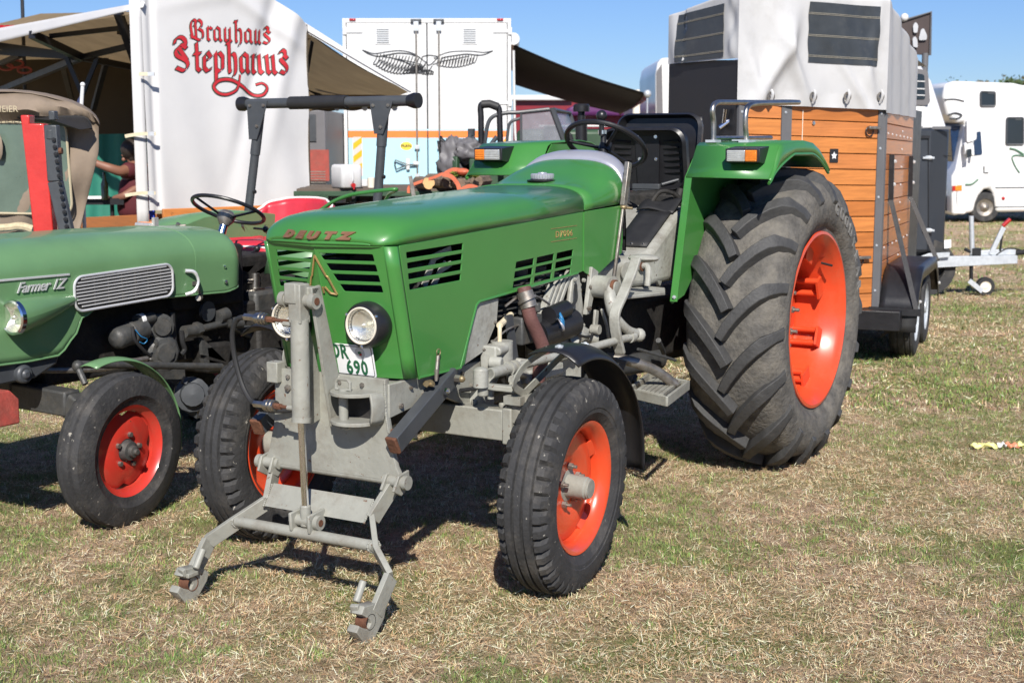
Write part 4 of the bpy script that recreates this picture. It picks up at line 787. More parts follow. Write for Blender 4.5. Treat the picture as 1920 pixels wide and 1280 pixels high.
# ---- rear wings
for s in (1, -1):
    xi, xo = .40 * s, .80 * s
    prof = [(1.745, 1.448), (1.80, 1.498), (1.865, 1.590), (1.90, 1.604), (2.20, 1.618), (2.34, 1.606), (2.44, 1.575), (2.52, 1.532), (2.575, 1.488)]
    b = MB(); vs = []
    for y, z in prof: vs += [Vector((xi, y, z)), Vector((xo, y, z - .004))]
    b.add(vs, [(2 * i, 2 * i + 1, 2 * i + 3, 2 * i + 2) for i in range(len(prof) - 1)])
    wg = b.build('wing', 'green_paint', D, ang=30, solid=.005, bevel=.0)
    # outer flange with wheel arch edge
    up_ = smooth([(1.745, 1.445), (1.80, 1.498), (1.868, 1.592), (2.0, 1.606), (2.25, 1.614), (2.5, 1.60), (2.75, 1.545), (2.98, 1.435), (3.12, 1.295)], 4)if False else [Vector((y, z, 0)) for y, z in prof]
    lowz = lambda y: (1.425 if y < 1.76 else 1.425 + (min(1, (y - 1.76) / .30)) ** .6 * .128) if y < 2.3 else 1.553 - max(0, (y - 2.3)) ** 1.6 * .75
    b = MB(); N_ = 40; pts = []
    def zt(y):
        for (a, za), (c, zc) in zip(prof, prof[1:]):
            if y <= c: return za + (zc - za) * (y - a) / (c - a)
        return prof[-1][1]
    vs = []
    for i in range(N_ + 1):
        y = 1.745 + (2.575 - 1.745) * i / N_; zl = min(lowz(y), zt(y) - .022); vs += [Vector((xo, y, zt(y) - .004)), Vector((xo + .012 * s, y, (zt(y) * .45 + zl * .55))), Vector((xo + .004 * s, y, zl))]
    b.add(vs, [(3 * i + j, 3 * i + j + 1, 3 * i + j + 4, 3 * i + j + 3) for i in range(N_) for j in range(2)]); b.tube([vs[3 * i + 2] for i in range(N_ + 1)], .006, 6)
    b.build('wing_flange', 'green_paint', D, ang=50, solid=.004)
    b = MB(); b.prism([(xi, 1.745, 1.448), (xi, 1.60, .885), (xi, 1.62, .872), (xi, 1.75, .90), (xi, 2.0, 1.1), (xi, 2.5, 1.2), (xi, 2.56, 1.48), (xi, 2.3, 1.60), (xi, 1.9, 1.60)], (-.005 * s, 0, 0)); b.build('wing_side', 'green_paint', D)
    b = MB(); b.prism([(xi - .002 * s, 1.742, 1.445), (xi + .030 * s, 1.742, 1.445), (xi + .030 * s, 1.60, .885), (xi - .002 * s, 1.60, .885)], (0, .006, 0)); b.build('wing_edge_strip', 'green_paint', D); bolt(D, (xi + .016 * s, 1.60, .905), (0, -1, 0), .009, .004, 'galvanised_steel')
    # lamp cluster on the front of the wing
    lx0, lx1 = .605 * s, .745 * s; yb, zb_ = 1.79, 1.545
    b = MB(); b.prism([(min(lx0, lx1) - .012, 1.742, 1.578), (min(lx0, lx1) - .012, 1.742, 1.518), (min(lx0, lx1) - .012, 1.81, 1.510), (min(lx0, lx1) - .012, 1.87, 1.590)], (.164, 0, 0)); lm = b.build('wing_lamp', 'black_plastic', D, bevel=.003)
    c0, c1 = (lx0, lx0 + .085 * s), (lx0 + .088 * s, lx1)
    b = MB(); b.box(((c0[0] + c0[1]) / 2, 1.738, 1.547), (abs(c0[1] - c0[0]), .014, .050))
    for k in range(5): b.box(((c0[0] + c0[1]) / 2, 1.730, 1.529 + .009 * k), (abs(c0[1] - c0[0]), .004, .003))
    b.build('clear_lens', 'clear_plastic', lm, bevel=.002)
    b = MB(); b.box(((c1[0] + c1[1]) / 2, 1.738, 1.547), (abs(c1[1] - c1[0]), .014, .050))
    for k in range(5): b.box(((c1[0] + c1[1]) / 2, 1.730, 1.529 + .009 * k), (abs(c1[1] - c1[0]), .004, .003))
    b.build('amber_lens', 'amber_plastic', lm, bevel=.002)
    # grab rail
    if s > 0:
        P = [(.455, 1.93, 1.615), (.455, 1.93, 1.70), (.455, 1.915, 1.76), (.455, 1.96, 1.79), (.455, 2.1, 1.797), (.455, 2.62, 1.81), (.47, 2.75, 1.815), (.53, 2.80, 1.815), (.59, 2.72, 1.81), (.60, 2.5, 1.803), (.60, 2.12, 1.79), (.60, 2.0, 1.775), (.60, 1.965, 1.74), (.60, 1.965, 1.68), (.60, 1.985, 1.615)]
        b = MB(); b.tube(smooth([Vector((x * s, y, z)) for x, y, z in P], 5), .0125, 12); b.cyl((.455, 1.93, 1.627), (.455, 2.7, 1.632), .010, n=8); gr = b.build('grab_rail', 'steel', D)
        b = MB(); b.box((.455, 1.93, 1.613), (.05, .07, .012)); b.box((.60, 1.99, 1.613), (.05, .09, .012)); b.box((.56, 2.2, 1.617), (.04, .5, .006)); b.build('rail_foot', 'galvanised_steel', gr)
b = MB(); b.box((-.45, 2.1, 1.3), (.5, .05, .25)); b.build('wing_inner_box', 'grime_shade_black', D)
# ---- step
def st_(u, v): return at(u, v, 'Z', .50)
a_, b_, c_, d_ = st_(1178, 736), st_(1250, 752), st_(1290, 722), st_(1216, 708)
sp = MB(); 
for p, q in ((a_, b_), (b_, c_), (c_, d_), (d_, a_)): sp.beam(p, q, .014, .045, end=.006)
stp = sp.build('step', 'stone_grey_paint', D, bevel=.003)
for i in range(1, 7):
    t = .12 + .8 * i / 7; p, q = lerp(a_, b_, t), lerp(d_, c_, t); q = lerp(p, q, 1); p = lerp(p, q, .10); b = MB(); b.beam(p + UP * .012, q + UP * .012, .019, .014); b.build('step_bar', 'stone_grey_paint', stp)
b = MB(); b.tube(smooth([(.25, 1.25, .66), (.36, 1.30, .64), (.42, 1.42, .585), (.47, 1.50, .52)], 5), .024, 12); b.build('step_stay', 'dull_steel', D)
b = MB(); b.beam((.2, 1.2, .66), (.34, 1.25, .62), .05, .06); b.cyl((.38, 1.30, .70), (.42, 1.62, .61), .007, n=8); b.cyl((.20, 1.15, .60), (.20, 1.9, .56), .05, n=14); b.cyl((.30, 1.75, .62), (.34, 1.6, .70), .012); b.build('step_bracket', 'engine_grey', D)

# small lines, clips and bolts of the engine side
for P_, r_, m_, nm in (([(.27, .34, .98), (.30, .42, 1.02), (.29, .55, 1.0), (.30, .64, .96)], .005, 'dull_steel', 'fuel_line'), ([(.29, .22, .86), (.31, .30, .90), (.30, .45, .90), (.28, .60, .86)], .004, 'dull_steel', 'fuel_line'),
        ([(.34, .62, .93), (.36, .74, .96), (.30, .86, 1.02)], .007, 'black_rubber', 'cable'), ([(.33, .70, .88), (.35, .80, .82), (.33, .95, .80), (.30, 1.05, .86)], .006, 'black_rubber', 'cable'), ([(.28, 1.1, .9), (.30, 1.2, .80), (.28, 1.35, .72), (.27, 1.5, .74)], .008, 'black_rubber', 'cable'), ([(.27, .02, .70), (.29, .2, .69), (.28, .45, .66)], .008, 'black_rubber', 'cable')):
    b = MB(); b.tube(smooth(P_, 6), r_, 6); b.build(nm, m_, D)
for y, z in ((.12, .70), (.20, .66), (.02, .74), (-.2, .72), (-.34, .70), (.30, .76)): bolt(D, (.256, y, z), (1, 0, 0), .010, .008)
for y, z in ((.84, .80), (.90, .77), (.955, .84), (.96, 1.03), (.88, 1.04)): bolt(D, (.283, y, z), (1, 0, 0), .009, .008, 'housing_grey_paint')
for x in (-.18, -.08, .05, .15): bolt(D, (x, -.417, .775), (0, -1, 0), .009, .006)
b = MB(); b.box((.30, .46, .88), (.05, .16, .11)); b.cyl((.31, .40, .94), (.31, .40, 1.0), .014); b.cyl((.31, .46, .94), (.31, .46, .99), .014); b.cyl((.31, .52, .94), (.31, .52, .98), .014); b.build('injection_pump', 'engine_grey', D, bevel=.008)
b = MB(); b.box((.285, .69, .76), (.05, .20, .09)); b.cyl((.28, .60, .72), (.34, .60, .72), .03, n=14); b.build('flange', 'stone_grey_paint', D, bevel=.008)
# ---- front linkage of the big tractor
Y0 = -.405
P = [(-.235, .80), (.245, .80), (.248, .68), (.262, .60), (.285, .50), (.31, .455), (.285, .43), (.23, .452), (-.22, .452), (-.275, .43), (-.30, .455), (-.275, .50), (-.25, .60), (-.24, .68)]
lp = plate('linkage_plate', [P], (0, Y0, 0), (1, 0, 0), (0, 0, 1), .022, 'stone_grey_paint', D, .003)
b = MB(); b.box((-.235, Y0 - .012, .79), (.05, .05, .075)); b.build('plate_lug', 'stone_grey_paint', D, bevel=.004)
b = MB(); b.box((.262, Y0 + .01, .545), (.03, .03, .17), (0, 6, 0)); b.build('weld_seam', 'rusty_metal', D, bevel=.008)
for x, z in ((-.18, .735), (.225, .72)): bolt(lp, (x, Y0 - .011, z), (0, -1, 0), .013, .010)
# gusset mast
for x in (.038, -.038):
    b = MB(); b.prism([(x, Y0 - .010, .80), (x, Y0 - .010, .635), (x, Y0 - .055, .625), (x, Y0 - .150, 1.085), (x, Y0 - .155, 1.12), (x, Y0 - .105, 1.125)], (.012 if x > 0 else -.012, 0, 0)); b.build('mast_plate', 'stone_grey_paint', D, bevel=.002)
b = MB(); b.box((0, Y0 - .125, 1.095), (.10, .05, .05)); b.build('mast_head', 'stone_grey_paint', D, bevel=.004)
cy_ = -.565
b = MB(); b.box((0, cy_, 1.065), (.052, .055, .135)); b.box((-.015, cy_ - .006, 1.10), (.05, .05, .07)); cl = b.build('cylinder_clevis', 'stone_grey_paint', D, bevel=.004)
b = MB(); b.cyl((-.075, cy_ + .005, 1.075), (.068, cy_ + .005, 1.075), .021, n=20); b.cyl((.050, cy_ + .005, 1.075), (.072, cy_ + .005, 1.075), .027, n=20); b.cyl((-.08, cy_ + .005, 1.075), (-.058, cy_ + .005, 1.075), .027, n=20); b.build('pivot_pin', 'stone_grey_paint', D)
b = MB(); b.cyl((.072, cy_ + .005, 1.075), (.0745, cy_ + .005, 1.075), .013, n=16); b.build('pin_end', 'rusty_metal', D)
b = MB(); b.cyl((0, cy_ + .0, 1.01), (0, cy_ - .002, .665), .0315, n=28); b.cyl((0, cy_, .672), (0, cy_ - .002, .655), .034, n=28); b.cyl((-.02, cy_, .99), (-.07, cy_, .99), .009); b.cyl((-.02, cy_, .70), (-.06, cy_, .70), .009); b.build('hydraulic_cylinder', 'stone_grey_paint', D)
b = MB(); b.cyl((0, cy_ - .002, .66), (0, cy_ + .01, .345), .0125, n=20); b.build('piston_rod', 'chrome', D)
b = MB(); b.cyl((0, cy_ + .01, .36), (0, cy_ + .01, .285), .019, n=16)
for x in (-.034, .034): b.prism([(x, cy_ - .03, .335), (x, cy_ + .06, .345), (x, cy_ + .06, .285), (x, cy_ - .025, .27)], (.012 if x > 0 else -.012, 0, 0))
b.build('rod_clevis', 'stone_grey_paint', D, bevel=.004)
b = MB(); b.cyl((-.06, cy_ + .01, .305), (.058, cy_ + .01, .305), .020, n=18); b.cyl((.048, cy_ + .01, .305), (.066, cy_ + .01, .305), .026, n=18); b.build('pivot_pin', 'stone_grey_paint', D)
b = MB(); b.cyl((.066, cy_ + .01, .305), (.068, cy_ + .01, .305), .012, n=14); b.build('pin_end', 'rusty_metal', D)
# hitch mouth
hc = Vector((.135, Y0 - .01, .712)); lk = []
hc = Vector((.140, Y0 - .008, .705)); b = MB(); n_ = 24
def ell(i, rx, ry): a = math.pi * i / n_; return hc + Vector((rx * math.cos(a), -ry * math.sin(a) ** .8, 0))
for z, k in ((.042, 1), (-.058, 1)):
    b.prism([ell(i, .092, .118) + Vector((0, 0, z)) for i in range(n_ + 1)], (0, 0, .013))
b.build('hitch_mouth', 'stone_grey_paint', D, bevel=.002)
b = MB(); b.grid(lambda u, w: ell(u * n_ * .15, .094, .118) + Vector((.010 * math.sin(w * math.pi), -.004 * math.sin(w * math.pi), -.052 + .104 * w)), 14, 6); b.build('hitch_cheek', 'stone_grey_paint', D, ang=70, solid=.012)
b = MB(); b.box(hc + Vector((0, .0, -.003)), (.17, .008, .088)); b.build('mouth_shade_panel', 'grime_shade_black', D)  # dark sheet on the plate paints the shade inside the mouth
b = MB(); pc = hc + Vector((-.03, -.06, 0)); b.cyl(pc + Vector((0, 0, -.075)), pc + Vector((0, 0, .065)), .0165, n=16); hp = b.build('hitch_pin', 'stone_grey_paint', D)
b = MB(); b.tube([pc + Vector((-.03, 0, .06)), pc + Vector((-.03, 0, .085)), pc + Vector((-.02, 0, .095)), pc + Vector((.02, 0, .095)), pc + Vector((.03, 0, .085)), pc + Vector((.03, 0, .06)), pc + Vector((-.03, 0, .06))], .006, 8); b.build('pin_handle', 'stone_grey_paint', hp)
b = MB(); b.tube([pc + Vector((.02 * math.cos(a), .01, -.072 + .009 * math.sin(a))) for a in [i * .5236 for i in range(13)]], .0025, 6); b.build('spring_clip', 'steel', hp)
# lifting frame
for s in (1, -1):
    A = [(.272 * s, -.385, .452), (.232 * s, -.48, .325), (.315 * s, -.572, .252), (.402 * s, -.612, .185), (.402 * s, -.70, .085)]
    b = MB(); b.strip([A[0], A[1]], (s, -.25, -.1), .058, .020); b.strip([A[1], A[2], A[3]], (s * .45, -.9, .0) if False else (-.30 * s, 1.0, -1.1) if False else (s * .88, .62, .1), .052, .020); b.strip([A[3], A[4]], (s, .0, .0), .062, .020)
    arm = b.build('lift_arm', 'stone_grey_paint', D, bevel=.002)
    for dx_ in (-.026, .026):
        b = MB(); b.prism([(.275 * s + dx_, -.37, .485), (.275 * s + dx_, -.43, .475), (.27 * s + dx_, -.455, .425), (.27 * s + dx_, -.41, .40), (.275 * s + dx_, -.365, .43)], (.010 * s, 0, 0)); b.build('arm_lug', 'stone_grey_paint', arm, bevel=.002)
    b = MB(); b.cyl((.235 * s, -.41, .450), (.325 * s, -.41, .450), .020, n=18); b.cyl((.318 * s, -.41, .450), (.335 * s, -.41, .450), .025, n=18); b.build('arm_pin', 'stone_grey_paint', arm)
    # forked hook: open jaw facing forward and up
    hx = .402 * s; J = [(-.700, .118), (-.765, .125), (-.778, .108), (-.735, .080), (-.728, .062), (-.742, .047), (-.765, .048), (-.795, .068), (-.806, .055), (-.772, .012), (-.745, -.002), (-.718, .006), (-.664, .060), (-.655, .085)]
    for off in (-.013,):
        hk = plate('hook_plate', [[(y, z) for y, z in J]], (hx + off * s, 0, 0), (0, 1, 0), (0, 0, 1), .042, 'stone_grey_paint', D, .004)
    b = MB(); b.strip([(hx - .04 * s, -.775, .117), (hx - .01 * s, -.770, .120)], (0, 1, .4), .03, .016); b.cyl((hx - .05 * s, -.735, .125), (hx - .05 * s, -.695, .185), .013, n=12); b.box((hx - .035 * s, -.745, .105), (.03, .05, .016)); b.build('latch_finger', 'stone_grey_paint', hk, bevel=.003)
    b = MB(); b.lathe([(0, .027), (.044, .027), (.044, .0245), (0, .0245)], c=(hx - .036 * s, -.735, .068), ax=(s, 0, 0), n=20, closed=True); b.build('worn_edge', 'rusty_metal', hk)
b = MB(); b.cyl((-.24, -.40, .447), (.24, -.40, .447), .0155, n=16); b.build('upper_crossbar', 'stone_grey_paint', D)
b = MB(); b.prism([(-.225, -.465, .382), (.225, -.465, .382), (.222, -.515, .318), (-.222, -.515, .318)], (0, .008, .008)); b.build('cross_plate', 'stone_grey_paint', D, bevel=.002)
b = MB(); b.cyl((-.305, -.567, .262), (.305, -.567, .262), .0195, n=20); b.build('lower_crossbar', 'stone_grey_paint', D)
# hoses
def fitting(p, q):
    b = MB(); p = Vector(p); q = Vector(q); k = lambda t: lerp(p, q, t)
    b.cyl(k(0), k(.28), .013, n=6); b.cyl(k(.28), k(.55), .019, n=16); b.cyl(k(.36), k(.40), .022, n=16); b.cyl(k(.45), k(.49), .022, n=16); f = b.build('hose_coupling', 'steel', D)
    b = MB(); b.cyl(k(.55), k(.68), .0115, n=6); b.cyl(k(.68), k(1), .0065, n=8); b.build('hose_nipple', 'rusty_metal', D)
fitting((-.275, -.53, .998), (-.06, -.555, .998)); fitting((-.24, -.53, .69), (-.04, -.56, .70))
b = MB(); b.tube(smooth([(-.265, -.53, .998), (-.315, -.525, .985), (-.345, -.52, .93), (-.345, -.51, .84), (-.315, -.51, .75), (-.27, -.52, .70), (-.235, -.53, .69)], 7), .0095, 10); b.build('hydraulic_hose', 'black_rubber', D)
b = MB(); b.tube(smooth([(-.235, -.50, .665), (-.27, -.48, .67), (-.25, -.46, .655), (-.16, -.44, .66), (-.10, -.42, .68)], 7), .0095, 10); b.build('hydraulic_hose', 'black_rubber', D)

# weld beads along the mast and arms
rr_ = random.Random(2)
def bead(pts, n=26, r=.0045):
    b = MB(); P_ = [Vector(p) for p in pts]; L_ = [(q_ - p).length for p, q_ in zip(P_, P_[1:])]; T_ = sum(L_)
    for i in range(n):
        d = T_ * i / (n - 1); k = 0
        while k < len(L_) - 1 and d > L_[k]: d -= L_[k]; k += 1
        c = lerp(P_[k], P_[k + 1], min(1, d / L_[k])); b.ball(c, r * rr_.uniform(.8, 1.3), (1, 1, 1), 6)
    b.build('weld_bead', 'stone_grey_paint', D, ang=80)
for x in (.046, -.052): bead([(x + .003, Y0 - .013, .795), (x + .003, Y0 - .013, .64)])
bead([(.245, Y0 - .012, .795), (.248, Y0 - .012, .69), (.258, Y0 - .012, .62)], 30)
for s in (1, -1): bead([(.226 * s, -.466, .384), (.224 * s, -.516, .320)], 12); bead([(.300 * s + .012 * math.cos(a), -.567 + .020 * math.cos(a), .262 + .021 * math.sin(a)) for a in [i * .6 for i in range(11)]], 22)
# ------------------------------------------------------------------ the pale green tractor on the left
F = thing('tractor', 'pale green older tractor with red wheels and red seat, left beside the dark green one', 'tractor', (-2.0, 0, 0))
FX, SX = -2.0, -1.68
def fzb(y):    # lower edge of the bonnet side
    P = [(-1.1, .72), (-.30, .695), (-.14, .70), (-.06, .76), (.0, .85), (.10, .890), (.35, .894), (.92, .878), (1.04, .90)]
    for (a, za), (c, zc) in zip(P, P[1:]):
        if y <= c: t = (y - a) / (c - a); t = t * t * (3 - 2 * t) if -.14 <= y <= .1 else t; return za + (zc - za) * t
    return .9
def fw_(y): return .325 - .05 * max(0, (-.5 - y) / .6) ** 2 - .035 * max(0, (y - .97) / .07) ** 2
def fzt(y): return 1.205 - .02 * max(0, -y) - .03 * max(0, (y - .3)) ** 1.5 - .03 * max(0, (y - .97) / .07) ** 2
def fsec(u, w):
    y = -1.05 + 2.09 * u; a = math.pi * (w - .5); W = fw_(y); zb, zt = fzb(y), fzt(y); s, c = math.sin(a), math.cos(a); e = .42
    t = abs(w - .5) * 2
    if t > .62: x = W * math.copysign(1, w - .5); z = zb + (zt - .155 - zb) * (1 - (t - .62) / .38); x *= 1 - .03 * ((t - .62) / .38)
    else:
        a = t / .62 * math.pi / 2; x = W * math.sin(a) ** .62 * (1 if w > .5 else -1); z = zt - .155 + .155 * math.cos(a) ** .85
    return Vector((FX + x, y, z))
b = MB(); b.grid(fsec, 88, 56); b.build('bonnet', 'pale_green_paint', F, ang=60, solid=.005)
b = MB(); b.tube([fsec((.70 + 1.05) / 2.09, i / 56) + Vector((0, 0, .001)) for i in range(57)], .004, 6); b.build('bonnet_bead', 'pale_green_paint', F)
b = MB(); b.tube([fsec(i / 60, 1.0) for i in range(61)], .006, 6); b.build('bonnet_edge', 'pale_green_paint', F)
xs = SX + .010
P = rrect(-.055, .885, .535, 1.035, .045, 6); sk = lambda p: (p[0], p[1] + .012 * (p[0] - .24) / .3 * 0 + .018 * (p[0] + .055) / .59 - .006)
P = [sk(p) for p in P]
b = MB(); pts = [Vector((xs + .004, y, z)) for y, z in P]; b.tube(pts + [pts[0]], .0065, 8, False); gf = b.build('side_grille', 'bright_trim', F)
b = MB(); b.prism([(xs - .003, y, z) for y, z in P], (.004, 0, 0)); b.build('grille_backing', 'grime_shade_black', gf)
for i in range(9):
    z = .900 + .0148 * i; q = abs(i - 4) / 4; y0, y1 = -.045 + .03 * q ** 4, .525 - .03 * q ** 4; b = MB(); b.beam((xs + .004, y0, z + .0), (xs + .004, y1, z + .018), .007, .0058); b.build('grille_slat', 'bright_trim', gf)
b = MB()
for y in (.06, .14, .22, .30, .38, .46): b.beam((xs + .0015, y, .892 + .018 * (y + .05) / .59), (xs + .0015, y, 1.03 + .018 * (y + .05) / .59), .004, .004, up=(0, 1, 0))
b.build('grille_upright', 'dull_steel', gf)
b = MB(); b.beam((xs - .002, -.95, 1.052), (xs + .0, -.075, 1.044), .008, .010); b.build('trim_strip', 'bright_trim', F, bevel=.002)
text('name_script', 'Farmer 1Z', .062, (xs + .0015, -.235, 1.007), (0, 1, -.005), (0, 0, 1), 'bright_trim', F, .0022, .5, .0006, .92, 1.0)
b = MB(); b.tube(smooth([(xs - .002, .625, 1.005), (xs + .02, .66, .998), (xs + .028, .678, .965), (xs + .028, .675, .935), (xs + .02, .655, .905), (xs - .002, .622, .892)], 5), [.009] * 8 + [.007] * 10 + [.009] * 8, 8); b.build('bonnet_handle', 'bright_trim', F)
for y, z in ((.90, 1.005), (.905, .93)): bolt(F, (xs - .006, y, z), (1, 0, 0), .010, .006, 'chrome')
b = MB(); b.cyl((SX + .0, .70, .945), (SX - .005, .74, .865), .010); b.cyl((SX - .03, .76, .86), (SX + .015, .70, .868), .013); b.box((SX - .01, .69, .94), (.03, .03, .02)); b.build('bonnet_latch', 'dull_steel', F)
# headlamp nacelle
hc = Vector((SX + .045, -.40, .895)); b = MB()
rows = [[], ]; n_ = 24
def nac(u, w):
    y = -.40 + .42 * u; r = .073 * (1 - u ** 1.7 * .75); a = 2 * math.pi * w; c = Vector((SX + .045 - .075 * u ** 1.3, y, .895 + .045 * u)); return c + Vector((r * math.cos(a), 0, r * math.sin(a) * (1 - .25 * u)))
b.grid(nac, 14, 28); nc = b.build('lamp_nacelle', 'pale_green_paint', F, ang=70)
b = MB(); b.lathe([(.0, .074), (.018, .072), (.022, .064), (.018, .06)], c=hc, ax=(0, -1, 0), n=40); b.build('lamp_ring', 'chrome', nc)
b = MB(); b.lathe([(-.03, .002), (-.02, .035), (.006, .055), (.014, .062)], c=hc, ax=(0, -1, 0), n=30); b.ball(hc + Vector((0, -.002, 0)), .012); b.build('reflector', 'headlamp_reflector', nc)
b = MB(); b.lathe([(.030, .001), (.026, .035), (.016, .063)], c=hc, ax=(0, -1, 0), n=30)
for k in range(-6, 7): z = .009 * k; hw_ = math.sqrt(max(0, .058 ** 2 - z * z)); b.cyl(hc + Vector((z, -.024, -hw_)), hc + Vector((z, -.024, hw_)), .001, n=4, caps=False)
b.build('lamp_glass', 'lamp_lens', nc)
# front casting, axle, ballast
b = MB(); b.prism([(SX - .02, -.80, .70), (SX - .02, -.12, .705), (SX - .02, -.135, .66), (SX - .02, -.25, .615), (SX - .02, -.80, .60)], (-.60, 0, 0)); b.cyl((SX - .03, -.33, .645), (SX + .012, -.33, .645), .04, n=20); b.cyl((SX, -.33, .645), (SX + .022, -.33, .645), .022, n=14); b.build('front_casting', 'charcoal_paint', F, bevel=.012)
b = MB(); b.beam((-2.3, -.16, .52), (-1.60, -.15, .50), .09, .11, up=(0, 0, 1)); b.beam((-1.62, -.15, .50), (-1.45, -.13, .40), .08, .11); b.box((-2.0, -.15, .58), (.14, .12, .12)); b.cyl((-1.44, -.125, .26), (-1.45, -.125, .50), .03); b.cyl((-1.5, -.12, .33), (-1.36, -.12, .32), .025)
b.beam((-2.3, -.16, .52), (-2.55, -.13, .40), .08, .11); b.cyl((-2.56, -.125, .26), (-2.55, -.125, .50), .03); b.build('front_axle', 'engine_grey', F, bevel=.01)
p = at(14, 775, 'Y', -.62); b = MB(); b.prism([(p.x, -.70, .50), (p.x, -.70, .60), (p.x - .03, -.67, .635), (p.x - .03, -.58, .635), (p.x, -.56, .60), (p.x, -.56, .50)], (-(p.x + 2.6), 0, 0)); bw = b.build('ballast_beam', 'faded_red', F, bevel=.006)
b = MB(); b.cyl((p.x - .07, -.70, .59), (p.x - .07, -.72, .59), .022, n=14); b.build('bolt', 'rusty_metal', bw)
small_front_wheel(F, (-1.345, -.125, .323), R(4.5), R(2.5), 1); small_front_wheel(F, (-2.655, -.125, .323), R(3), R(2.5), -1)
b = MB(); b.grid(lambda u, w: Vector((-1.45 + .10 * w, -.125 + (.375 - .012 * (2 * w - 1) ** 2) * math.cos(R(108 - 122 * u)), .335 + (.375 - .012 * (2 * w - 1) ** 2) * math.sin(R(108 - 122 * u)))), 28, 6); b.build('mudguard', 'pale_green_paint', F, ang=60, solid=.004)
# machinery seen under the bonnet
b = MB(); b.box((FX, .55, .72), (.36, 1.3, .36)); b.box((FX, .9, .95), (.45, .5, .3)); b.box((FX, .1, .95), (.5, 1.2, .1)); b.box((FX, 1.7, .62), (.34, 1.3, .34)); b.box((FX - .1, 1.3, .9), (.4, .5, .25)); b.build('engine_block', 'grime_shade_black', F, bevel=.015)
def pm(u, v, x=-1.74): return at(u, v, 'X', x)
da = (pm(262, 618) - pm(205, 640)).normalized(); b = MB(); b.lathe([(-.005, .001), (0, .030), (.012, .046), (.03, .052), (.10, .052), (.103, .056), (.118, .056), (.121, .052), (.19, .052), (.20, .040), (.20, .001)], c=pm(212, 637), ax=da, n=28)
for k in range(8): a_ = R(45 * k); o__ = da.orthogonal().normalized(); o2_ = da.cross(o__); b.box(pm(212, 637) + da * .012 + (o__ * math.cos(a_) + o2_ * math.sin(a_)) * .03, (.012, .012, .012))
b.build('dynamo', 'engine_grey', F)
b = MB(); b.cyl(pm(255, 602), pm(285, 595), .028, n=16); b.cyl(pm(268, 599), pm(290, 593), .018, n=12); b.build('ignition_coil', 'engine_grey', F); b = MB(); b.cyl(pm(261, 600, -1.735), pm(267, 598.5, -1.735), .0295, n=16); b.build('coil_label', 'plate_white', F)
b = MB(); b.lathe([(-.05, .001), (-.05, .05), (-.01, .062), (.02, .062), (.024, .045), (.04, .04), (.042, .001)], c=pm(300, 612), ax=(.9, -.4, 0), n=28); b.cyl(pm(285, 645), pm(318, 636), .026, n=16)
for i in range(5): q_ = lerp(pm(287, 645), pm(316, 637), i / 4); b.cyl(q_ - Vector((0, .004, 0)), q_ + Vector((0, .004, 0)), .029, n=16)
b.lathe([(-.08, .001), (-.08, .085), (.02, .085), (.035, .07), (.038, .05), (.05, .045), (.052, .001)], c=pm(303, 660), ax=(1, -.3, 0), n=10); b.lathe([(-.03, .001), (-.03, .05), (.03, .05), (.04, .03), (.04, .001)], c=pm(300, 684), ax=(1, 0, 0), n=6); b.cyl(pm(285, 665), pm(282, 675), .014); b.build('timing_cover', 'engine_grey', F)
b = MB(); b.tube(smooth([pm(322, 585), pm(323, 610), pm(325, 640), pm(318, 660), pm(300, 668)], 6), .016, 10); b.tube(smooth([pm(340, 620), pm(342, 640), pm(346, 655), pm(340, 665)], 5), .012, 8); b.build('water_hose', 'black_rubber', F)
b = MB(); b.tube(smooth([pm(254, 618, -1.68), pm(264, 630, -1.67), pm(276, 636, -1.67), pm(270, 644, -1.68), pm(262, 641, -1.68)], 6), .0025, 6); b.build('ignition_wire', 'cable_blue', F)
b = MB(); b.tube(smooth([pm(248, 612, -1.68), pm(252, 635, -1.67), pm(268, 655, -1.67), pm(283, 668, -1.68)], 6), .008, 8); b.build('battery_cable', 'black_rubber', F)
b = MB(); b.cyl(pm(345, 622), pm(372, 618), .03, n=16); b.cyl(pm(366, 618), pm(374, 616), .036, n=6); b.cyl(pm(378, 616), pm(470, 594), .018, n=12); b.tube(smooth([pm(415, 592), pm(425, 600), pm(432, 607), pm(452, 606)], 5), .026, 12); b.cyl(pm(408, 595), pm(425, 588), .034, n=16); b.build('hydraulic_pipe', 'engine_grey', F)
b = MB(); b.lathe([(0, .001), (0, .045), (.02, .05), (.022, .03), (.022, .001)], c=pm(385, 583, -1.76), ax=(1, 0, 0), n=28); b.build('pulley', 'charcoal_paint', F)
b = MB(); b.prism([pm(378, 632), pm(425, 678), pm(380, 665)], (-.02, 0, 0)); b.prism([pm(382, 672), pm(425, 682), pm(385, 682)], (-.03, 0, 0)); b.box(pm(300, 705), (.08, .25, .05)); b.cyl(pm(150, 683, -1.62), pm(415, 687, -1.62), .017, n=12); b.cyl(pm(145, 686, -1.60), pm(160, 720, -1.55), .014, n=10); b.ball(pm(146, 686, -1.6), .026); b.build('steering_linkage', 'engine_grey', F)
b = MB(); b.cyl(pm(215, 682, -1.66), pm(275, 672, -1.66), .012, n=10); b.cyl(pm(245, 680), pm(245, 672), .02); b.tube(smooth([pm(0, 690, -1.8), pm(100, 694, -1.76), pm(200, 690, -1.72), pm(260, 676, -1.7)], 5), .014, 8); b.build('throttle_rod', 'dull_steel', F)
